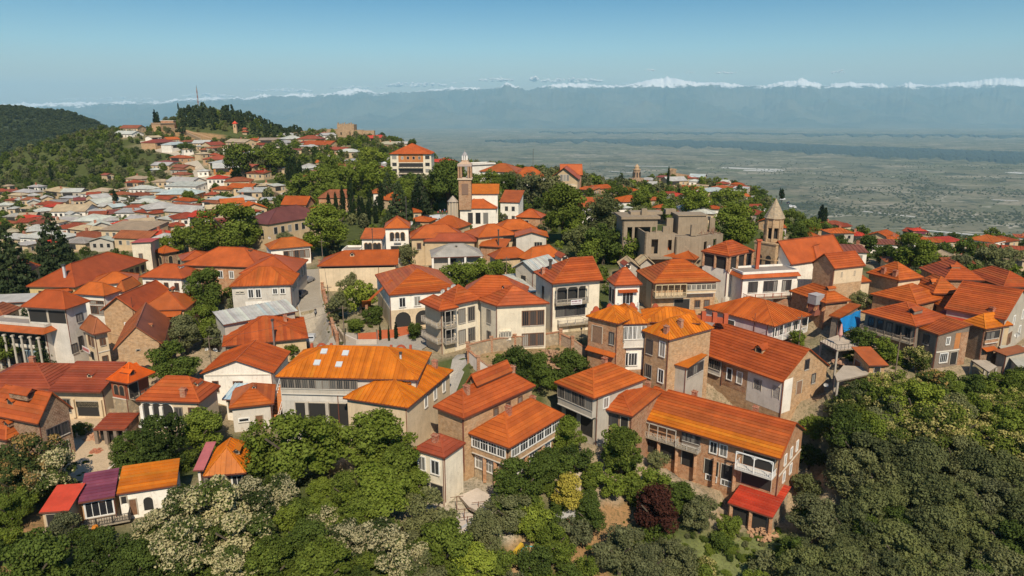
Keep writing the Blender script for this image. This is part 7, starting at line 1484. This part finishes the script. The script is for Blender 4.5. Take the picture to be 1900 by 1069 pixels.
P = hit(586, 585)+(0, 0, .1); person(P+(0, 0, -.05), math.radians(8), (.03,.03,.04), (.04,.04,.06), 'person in dark clothes riding a motorcycle up the street', pose='ride')
rt = root('motorcycle', 'dark motorcycle ridden up the middle of the street', 'motorcycle', P, math.radians(8)); 
for y in (-.62, .62): m = MB(); m.prism((0, 0), .3, .3, -.06, .06, 14); o = link('wheel', m.mesh('wheel', TYRE), rt, (0, y, .3)); o.rotation_euler = (0, math.pi/2, 0)
m = MB(); m.box((0, .05, .55), (.13, 0, 0), (0, .4, 0), (0, 0, .18)); m.build('body', [m_flat((.04,.04,.05), .3)], rt); m = MB(); m.box((0, .25, .8), (.13, 0, 0), (0, .35, 0), (0, 0, .06)); m.build('saddle', [M_IRON], rt); m = MB(); m.bar((0, -.6, .3), (0, -.45, 1.0), .07); m.bar((-.3, -.5, 1.05), (.3, -.5, 1.05), .05); m.build('handlebar', [CHR], rt)
for i, (u, v, c, lab) in enumerate([(813,400,(.5,.05,.05),'person in a red top at the left of the square crowd'),(817,397,(.6,.55,.5),'person in a white top in the square crowd'),(821,399,(.45,.04,.05),'person in a dark red top in the square crowd'),(825,396,(.1,.12,.3),'person in a blue top in the square crowd'),(829,399,(.5,.06,.06),'person in a red shirt at the right of the square crowd'),(833,397,(.55,.2,.2),'person in pink at the church end of the square')]): person(hit(u, v)+(0, 0, .1), i*1.1, c, (.06,.06,.1), lab, 'crowd standing in the town square')
# ---- small things
def blk(P, rz, parts, name, label, cat, group=None):
    rt = root(name, label, cat, P, rz, group)
    for nm, (x0, x1, y0, y1, z0, z1), mt in parts: m = MB(); m.abox(x0, x1, y0, y1, z0, z1); m.build(nm, [mt], rt)
    return rt
P = hit(1513, 563, 5.4); blk(P, .5, [('tank', (-1.2, 1.2, -1, 1, 0, 1.9), m_flat((.30,.29,.29), .5)), ('lid', (-1.25, 1.25, -1.05, 1.05, 1.9, 2.), m_flat((.42,.40,.39), .5)), ('stand', (-1, 1, -.8, .8, -2.4, 0), m_flat((.26,.09,.06)))], 'water_tank', 'grey square water tank on a red stand behind the lilac house', 'water tank')
q = []; c = hit(1562, 634, .5); zt = c[2]
A_, B_ = hit(1561, 628, 1.), hit(1597, 610, 1.); 
def up(P, u, v): r = ray(u, v); k = (P[0]**2+P[1]**2)**.5/(r[0]**2+r[1]**2)**.5; return r*k
rt = root('blue_tarpaulin', 'bright blue tarpaulin hung over the side of the little house', 'tarpaulin', A_); m = MB(A_); nX, nY = 8, 5; g = []
tl, tr, bl, br = up(A_, 1559, 592), up(B_, 1597, 575), up(A_, 1567, 617), up(B_, 1597, 603)
for j in range(nY+1):
    g.append([(tl*(1-i/nX)+tr*i/nX)*(1-j/nY)+(bl*(1-i/nX)+br*i/nX)*j/nY+np.array((0, -.12*math.sin(i*1.9+j), .08*math.sin(i*1.3))) for i in range(nX+1)])
for j in range(nY):
    for i in range(nX): m.poly([g[j+1][i], g[j+1][i+1], g[j][i+1], g[j][i]]); m.poly([p+np.array((0, .03, 0)) for p in (g[j][i], g[j][i+1], g[j+1][i+1], g[j+1][i])])
m.build('sheet', [m_flat((.01,.20,.50), .45, .25)], rt)
P = hit(1558, 632, 4.1); rt = root('closed_umbrella', 'tall closed pink and white sun umbrella on the roof terrace', 'umbrella', P); m = MB(); m.prism((0, 0), .1, .42, .6, 1.2, 8); m.prism((0, 0), .42, .12, 1.2, 3.2, 8); m.build('canopy', [m_flat((.55,.28,.24))], rt); m = MB(); m.bar((0, 0, 0), (0, 0, 3.5), .08); m.build('pole', [M_IRON], rt)
def text_obj(txt, size, mat, parent, loc, rot, name='lettering'):
    cu = bpy.data.curves.new(name, 'FONT'); cu.body = txt; cu.size = size; cu.align_x = 'CENTER'; cu.align_y = 'CENTER'; cu.extrude = .01; cu.materials.append(mat); o = link(name, cu, parent, loc); o.rotation_euler = rot; return o
# banner on the guesthouse balcony and shop sign on the beige house
B, out = [v_ for k_, v_ in BL.items() if k_.startswith('dormered_guesthouse')][0]; fcs = out[0][0]; fc = fcs[1]
p = fc.at(fc.L*.45, 1.3, 3.9); rt = root('banner', 'small white banner with blurred dark lettering hung on the guesthouse balcony', 'banner', p, fc.rz); m = MB(); m.abox(-1.2, 1.2, -.03, 0, -.5, .5); m.build('cloth', [m_flat((.7,.66,.64))], rt)
for x0, x1, z0, z1 in ((-1.05, -.6, .1, .32), (-.5, .2, .1, .32), (.4, .95, .1, .32), (-1.0, .95, -.3, -.2)): m = MB(); m.abox(x0, x1, -.05, -.03, z0, z1); m.build('lettering', [m_flat((.25,.12,.16))], rt)
B, out = [v_ for k_, v_ in BL.items() if k_.startswith('angular_beige_house')][0]; fc = out[0][0][0]
p = fc.at(fc.L*.35, .9, 3.9); rt = root('shop_sign', 'slanted pale pink shop sign with dark red lettering over the lane by the beige house', 'sign', p, fc.rz); m = MB(); m.abox(-1.7, 1.7, -.06, 0, -.5, .5); m.build('board', [m_flat((.68,.64,.62))], rt); m = MB(); m.abox(-1.5, 1.5, -.08, -.06, -.32, .32); m.build('pink_field', [m_flat((.60,.25,.22))], rt)
for i in range(6): m = MB(); m.abox(-1.3+i*.45, -1.1+i*.45, -.1, -.08, -.16, .16); m.build('letter', [m_flat((.28,.04,.04))], rt)
# parapet arches on the gallery building and curved gables of the parapet house
RP = m_flat((.42,.085,.03))
for i, (u, v, lab) in enumerate([(597,641,'left red roundel gable on the parapet of the gallery building'),(744,644,'right red roundel gable on the parapet of the gallery building')]):
    P = hit(u, v+5, 8.8+2.4); d = to_px(P)[2]; s = d/F; rt = root('parapet_gable', lab, 'parapet', P, group='red parapet gables')
    for x in (-18, 18): m = MB(); m.abox((x-2.2)*s, (x+2.2)*s, -.25, .25, -6*s, 9*s); m.build('pier', [RP], rt)
    for k in range(10): a0, a1 = math.pi*k/10, math.pi*(k+1)/10; m = MB(); m.bar((math.cos(a0)*8*s, 0, math.sin(a0)*8*s), (math.cos(a1)*8*s, 0, math.sin(a1)*8*s), .45, 3.2*s); m.build('arch_stone', [RP], rt)
    m = MB(); m.abox(-20*s, 20*s, -.2, .2, -6*s, -1*s); m.build('base', [RP], rt)
for i, (u, v, lab) in enumerate([(1106,573,'left curved red gable on the brick parapet house'),(1131,568,'second curved red gable of the brick parapet house'),(1173,566,'large middle curved red gable behind the ribbed roof'),(1216,568,'right curved red gable behind the ribbed roof')]):
    P = hit(u, v+4, 11.4); d = to_px(P)[2]; s = d/F; rt = root('curved_gable', lab, 'parapet', P, group='curved red parapet gables'); m = MB()
    pts_ = [(-11, -6), (11, -6), (10, -2), (6, 1), (5, 5), (3, 8), (0, 9), (-3, 8), (-5, 5), (-6, 1), (-10, -2)]; f = [(x*s, -.2, z*s) for x, z in pts_]; b = [(x*s, .2, z*s) for x, z in pts_]; m.poly(f); m.poly(b[::-1])
    for k in range(len(f)): m.poly([f[(k+1) % len(f)], f[k], b[k], b[(k+1) % len(f)]])
    m.build('gable', [RP], rt)
q = [hit(1188, 572, 10.4), hit(1345, 604, 9.8)]
rt = root('stepped_parapet', 'long red parapet wall with square piers between the brick and lilac houses', 'parapet', hit(1240, 580, 9.6)); o = np.array(rt.location); A_, B_ = hit(1226, 578, 9.8), hit(1345, 606, 9.8); B_ = B_.copy(); B_[2] = A_[2]
m = MB(o); m.bar(A_-(0, 0, .5), B_-(0, 0, .5), .35, 1.1); m.build('wall', [RP], rt)
for k in range(7): p = A_+(B_-A_)*k/6; m = MB(o); m.bar(p-(0, 0, 1.0), p+(0, 0, .9), .8); m.build('pier', [RP], rt)
# big red chimney, long pipes
for u, v, h, L_, w, mt, lab in [(1404,500,7.6,6.5,.7,RP,'tall square red chimney on the pavilion house terrace'),(1400,618,2,5.2,.25,CHR,'tall steel stovepipe in front of the lilac house'),(745,700,9,4,.28,CHR,'steel stovepipe rising from the orange roof of the gallery building'),(1021,505,11,2.4,.55,M_IRON,'black chimney pipe on the dormered guesthouse roof'),(255,600,2,7.,.28,CHR,'tall metal flue on the brick gable house'),(692,460,6,5,.16,M_IRON,'thin iron pole in front of the arched mansion'),(122,520,8,3.6,.5,CHR,'cluster of steel flues on the long school roof'),(510,650,4,6,.3,m_flat((.2,.14,.12)),'dark tall flue between hip house and gable house'),(925,455,4,4,.3,M_IRON,'dark pole beside the small orange shed'),(989,312,2,10,.18,M_IRON,'thin dark antenna mast on the brow'),(755,425,8,9,.2,M_IRON,'telegraph pole behind the arched mansion')]:
    P = hit(u, v, h); rt = root('chimney_pipe' if w < .6 else 'tall_chimney', lab, 'chimney', P); m = MB(); m.bar((0, 0, -1), (0, 0, L_), w); m.build('pipe', [mt], rt); m = MB(); m.bar((0, 0, L_-.1), (0, 0, L_+.25), w*1.6); m.build('cap', [M_IRON if mt is not RP else RP], rt)
# orange duct canopy in the garden, white rail
P = hit(682, 600); rt = root('orange_shelter', 'narrow orange sheet canopy on a post in the street garden', 'shelter', P); m = MB(); m.box((0, 0, 4.2), (.9, .2, 0), (-.3, 1.3, -1.0), (0, 0, .06)); m.build('roof', [RM('O2')], rt); m = MB(); m.bar((0, 0, 0), (0, 0, 4.1), .5, .5); m.build('post', [BRK], rt); m = MB(); m.bar((.2, 0, 4.6), (4.6, 4.5, 8.2), .7, .12); m.build('sloping_canopy', [RM('O2')], rt)
# yellow digger arm, drums, junk in the front garden
P = hit(957, 1035); rt = root('digger_arm', 'yellow digger arm lying in the front garden', 'digger arm', P, .9); m = MB(); m.bar((-1.6, 0, .5), (1.4, 0, 1.3), .45, .5); m.build('boom', [YEL], rt); m = MB(); m.bar((1.3, 0, 1.4), (3, 0, .6), .3, .35); m.build('stick', [M_IRON], rt); m = MB(); m.abox(-2.1, -1.3, -.5, .5, 0, .8); m.build('bucket', [YEL], rt)
P = hit(985, 1030); rt = root('paddling_pool', 'turquoise inflatable pool among the front garden trees', 'pool', P); m = MB(); m.prism((0, 0), 1.3, 1.35, 0, .5, 14, cap=False); m.build('rim', [m_flat((.05,.45,.52), .4)], rt); m = MB(); m.prism((0, 0), 1.2, 1.2, 0, .15, 14); m.build('liner', [m_flat((.45,.25,.2))], rt)
P = hit(1050, 968); blk(P, .3, [('wall', (-1.4, 1.4, -1, 1, 0, 1.3), BRK), ('roof', (-1.6, 1.6, -1.2, 1.2, 1.3, 1.4), m_flat((.5,.48,.45), .4))], 'garden_hut', 'little brick hut with pale sheet roof under the golden tree', 'hut')
# stacks of bricks, rubble, planks
rr = random.Random(9)
def brick_pile(u, v, n, r, col, label, cat='brick pile', name='brick_pile', sz=.22):
    P = hit(u, v); rt = root(name, label, cat, P); m = MB(); bm_ = m_brick(col)
    for i in range(n):
        a = rr.random()*6.28; q = r*rr.random()**.6; z = max(0, (1-q/r))*r*.5*rr.random(); t = rr.random()*3.1; m.box((q*math.cos(a), q*math.sin(a), z+.08), (math.cos(t)*sz, math.sin(t)*sz, 0), (-math.sin(t)*sz*.6, math.cos(t)*sz*.6, rr.uniform(-.05, .05)), (0, 0, sz*.4))
    o = m.build('loose_bricks', [m_flat(col)], rt); o['kind'] = 'stuff'
brick_pile(185, 810, 160, 1.9, (.45,.24,.14), 'heap of broken bricks and rubble beside the low red shelter'); brick_pile(163, 815, 60, .9, (.5,.33,.2), 'stack of pale bricks left of the rubble heap'); brick_pile(180, 838, 30, .9, (.40,.15,.08), 'small heap of red bricks on the yard grass'); brick_pile(1415, 990, 120, 2.2, (.46,.27,.15), 'scattered bricks below the scarlet annex'); brick_pile(1022, 668, 260, 4.5, (.40,.24,.14), 'mound of rubble in the walled lot', 'rubble', 'rubble_mound', .3); brick_pile(1562, 672, 80, 1.8, (.42,.25,.16), 'stacked roof tiles on the concrete platform', 'tile pile', 'tile_pile'); brick_pile(170, 985, 80, 1.5, (.46,.35,.22), 'pile of cement sacks and planks below the purple roof', 'sack pile', 'sack_pile', .3); brick_pile(640, 905, 70, 1.6, (.42,.3,.2), 'broken masonry glimpsed between the big front trees')
P = hit(180, 1000); rt = root('cement_mixer', 'orange cement mixer below the purple roofed house', 'cement mixer', P+(0, 0, .1)); m = MB(); m.prism((0, 0), .3, .55, .7, 1.1, 10); m.prism((0, 0), .55, .3, 1.1, 1.7, 10); m.build('drum', [m_flat((.6,.2,.02), .4)], rt); m = MB(); m.bar((-.6, 0, 0), (0, 0, .9), .08); m.bar((.6, 0, 0), (0, 0, .9), .08); m.bar((-.6, .2, 0), (.6, .2, 0), .08); m.build('stand', [m_flat((.4,.08,.03))], rt)
# low boundary walls in the lower left yard and a pale concrete strip
for lab, pl, h, mt in [('pale low kerb wall crossing the yard grass', [(172,902),(198,880),(220,858)], .5, m_wall((.6,.52,.42))), ('pale strip wall running down the left corner garden', [(45,1035),(80,1000),(100,975)], .6, m_wall((.6,.5,.4))), ('stone wall between the yard and red shelter', [(196,772),(225,772),(255,775)], 1.3, STONE), ('stone terrace wall below the long row house', [(1290,935),(1330,950),(1352,962)], 1.0, STONE),
    ('pale stone wall under the street garden', [(630,625),(662,640),(700,640)], 1.1, m_wall((.58,.5,.42))), ('brick wall below the pavilion house', [(1338,570),(1372,585),(1480,578)], 2.2, BRK)]: long_wall(lab, pl, h, .35, mt)
# street lamps
for u, v, lab in [(1078, 640, 'small lantern lamp beside the guesthouse drive'), (872, 652, 'small lantern lamp at the left end of the lot wall'), (938, 648, 'small lantern lamp in front of the cream house door'), (1006, 640, 'small lantern lamp at the right corner of the cream house')]:
    P = hit(u, v); rt = root('street_lamp', lab, 'lamp', P, group='lantern street lamps'); m = MB(); m.prism((0, 0), .09, .05, 0, 3, 8); m.build('post', [M_IRON], rt); m = MB(); m.prism((0, 0), .12, .2, 3, 3.35, 6); m.prism((0, 0), .24, .04, 3.35, 3.55, 6); m.build('lantern', [M_IRON], rt)
# palm by the guesthouse
P = hit(1105, 590, 1); g_ = ground(P[0], P[1])[0]; rt = root('palm', 'small palm beside the dormered guesthouse balcony', 'palm', (P[0], P[1], g_)); m = MB(); m.prism((0, 0), .22, .16, 0, 4.4, 8); m.build('trunk', [M_BARK], rt)
for i in range(22):
    a = i*2.4; dr = rr.uniform(-.3, .9); m = MB(); pr = np.array((0, 0, 4.4))
    for k in range(4):
        q = np.array((math.cos(a)*(.55*(k+1)), math.sin(a)*.55*(k+1), 4.4+dr*.5*(k+1)-.13*(k+1)**2)); w = .28*(1-k*.2); s_ = np.array((-math.sin(a), math.cos(a), 0))*w; m.poly([pr-s_, q-s_*.8, q+s_*.8, pr+s_]); pr = q
    m.build('frond', [m_leaf((.14,.13,.03), (.09,.11,.03))], rt)
# red umbrella stalls on the far ridge, laundry lines
for u, v, c, lab in [(1262,360,(.6,.45,.2),'yellow sunshade on the far ridge terrace'),(1244,345,(.5,.07,.06),'red sunshade on the far ridge terrace')]:
    P = hit(u, v, 2.5); rt = root('sunshade', lab, 'sunshade', P, group='sunshades'); m = MB(); m.prism((0, 0), 2.2, .1, 0, .8, 8); m.build('canopy', [m_flat(c)], rt); m = MB(); m.bar((0, 0, -2.4), (0, 0, .6), .1); m.build('pole', [M_IRON], rt)
# ---- wooden poles and cables
pole_tops = {}
for i, (u, v, lab) in enumerate([(600,500,'wooden pole at the top of the street wall'),(612,600,'wooden pole halfway down the street wall'),(640,642,'wooden pole at the foot of the street'),(395,700,'wooden pole left of the white gable house'),(246,700,'wooden pole above the vivid orange roof'),(130,640,'wooden pole by the beige house lane'),(1090,668,'wooden pole at the right end of the rubble lot'),(1235,735,'wooden pole behind the longest row house'),(1480,660,'wooden pole beside the roof terrace'),(1660,700,'wooden pole in front of the timber house'),(770,470,'wooden pole behind the wide stone house'),(940,540,'wooden pole in the shrubs below the grey roof')]):
    P = hit(u, v); z = ground(P[0], P[1])[0]; rt = root('utility_pole', lab, 'pole', (P[0], P[1], z), group='wooden utility poles'); m = MB(); m.prism((0, 0), .13, .09, -.5, 8.2, 7); m.build('pole', [m_wood((.18,.13,.09))], rt)
    m = MB(); m.bar((-.8, 0, 7.7), (.8, .1, 7.7), .11); m.build('crossarm', [m_wood((.18,.13,.09))], rt); pole_tops[i] = np.array((P[0], P[1], z+7.8))
for a, b in ((0, 1), (1, 2), (2, 3), (3, 4), (4, 5), (6, 7), (7, 8), (8, 9), (10, 0), (11, 6)):
    A_, B_ = pole_tops[a], pole_tops[b]; rt = root('power_cable', f'sagging black cable {["down the upper street","down the lower street","over the gallery building front","past the white gable house","over the vivid orange roof","behind the longest row house","over the big gable house","toward the timber house","over the wide stone house","below the guesthouse"][[(0,1),(1,2),(2,3),(3,4),(4,5),(6,7),(7,8),(8,9),(10,0),(11,6)].index((a,b))]}', 'cable', A_, group='power cables'); m = MB(A_)
    for k in range(14):
        f0, f1 = k/14, (k+1)/14; sag = lambda f: np.array((0, 0, -4*f*(1-f)*np.linalg.norm(B_-A_)*.035)); m.bar(A_+(B_-A_)*f0+sag(f0), A_+(B_-A_)*f1+sag(f1), .035)
    m.build('wire', [M_IRON], rt)
# ------------------------------------------------------------------ labels of the many: each is placed by the nearest landmark of the photo
LM = [('the tall radio mast', 370, 200), ('the ruined fortress', 650, 240), ('the mansard hotel', 762, 300), ('the white church', 888, 380), ('the church bell turret', 864, 330), ('the timber gabled house', 1047, 345), ('the concrete ruin', 1250, 430), ('the stone bell tower', 1435, 440),
 ('the round distant belfry', 1180, 335), ('the lone slope cypress', 98, 325), ('the cypress amid left roofs', 215, 370), ('the long school roof', 190, 500), ('the maroon roofed house', 530, 400), ('the arched mansion', 735, 440), ('the street cars', 565, 530), ('the dormered guesthouse', 1100, 530),
 ('the cream corner house', 900, 590), ('the long gallery building', 600, 720), ('the white gable house', 440, 680), ('the arcade house', 325, 745), ('the purple roof', 190, 925), ('the torn tile roof', 290, 890), ('the glazed gallery house', 950, 800), ('the garage house', 815, 840),
 ('the longest row house', 1330, 800), ('the scarlet annex', 1410, 930), ('the brick gable end', 1510, 690), ('the blue tarpaulin', 1580, 595), ('the weathered timber house', 1700, 640), ('the lilac house', 1430, 590), ('the brick basilica', 1560, 500), ('the golden yellow tree', 1050, 922), ('the purple leaved tree', 1215, 958),
 ('the winding slope road', 370, 320), ('the pale hillside road', 500, 355), ('the ridge road', 1465, 380), ('the red pyramid carport', 115, 940), ('the dormer cottage', 420, 870), ('the rubble lot wall', 980, 650), ('the bottom right corner', 1880, 1050), ('the bottom left corner', 20, 1050), ('the scarlet ridge roof', 1769, 449), ('the left picture edge', 5, 400), ('the hilltop watchtower', 438, 235), ('the bare dome hill', 60, 210), ('the grey rooftop tank', 1513, 560), ('the yellow digger arm', 955, 1030), ('the terrace block', 80, 620), ('the low red shelter', 205, 790), ('the right picture edge', 1895, 700)]
ORD = ['nearest', 'second', 'third', 'fourth', 'fifth', 'sixth', 'seventh', 'eighth', 'ninth', 'tenth', 'eleventh', 'twelfth']+[f'{n}th' for n in range(13, 60)]
grp = {}
for ob, desc, (u, v), g in PENDING:
    b = min(LM, key=lambda l: (l[1]-u)**2+(1.3*(l[2]-v))**2 + (0 if (l[1]-u)**2+(l[2]-v)**2 > 60 else 4000)); du, dv = u-b[1], v-b[2]
    dr = ('right of' if du > 0 else 'left of') if abs(du) > abs(dv)*1.2 else ('beyond' if dv < 0 else 'below')
    grp.setdefault((desc, b[0], dr), []).append((math.hypot(du, dv), ob, g))
for (desc, lm, dr), L in grp.items():
    L.sort(key=lambda q: q[0])
    for i, (_, ob, g) in enumerate(L):
        ob['label'] = (f'{desc} {dr} {lm}' if len(L) == 1 else f'{desc}, {ORD[i]} {dr} {lm}')
        ob['group'] = {'houses': 'houses of the hill town', 'trees': 'trees among the houses', 'shrubs': 'garden shrubs', 'hill trees': 'trees on the slopes', 'dishes': 'satellite dishes on the roofs'}.get(g, g)
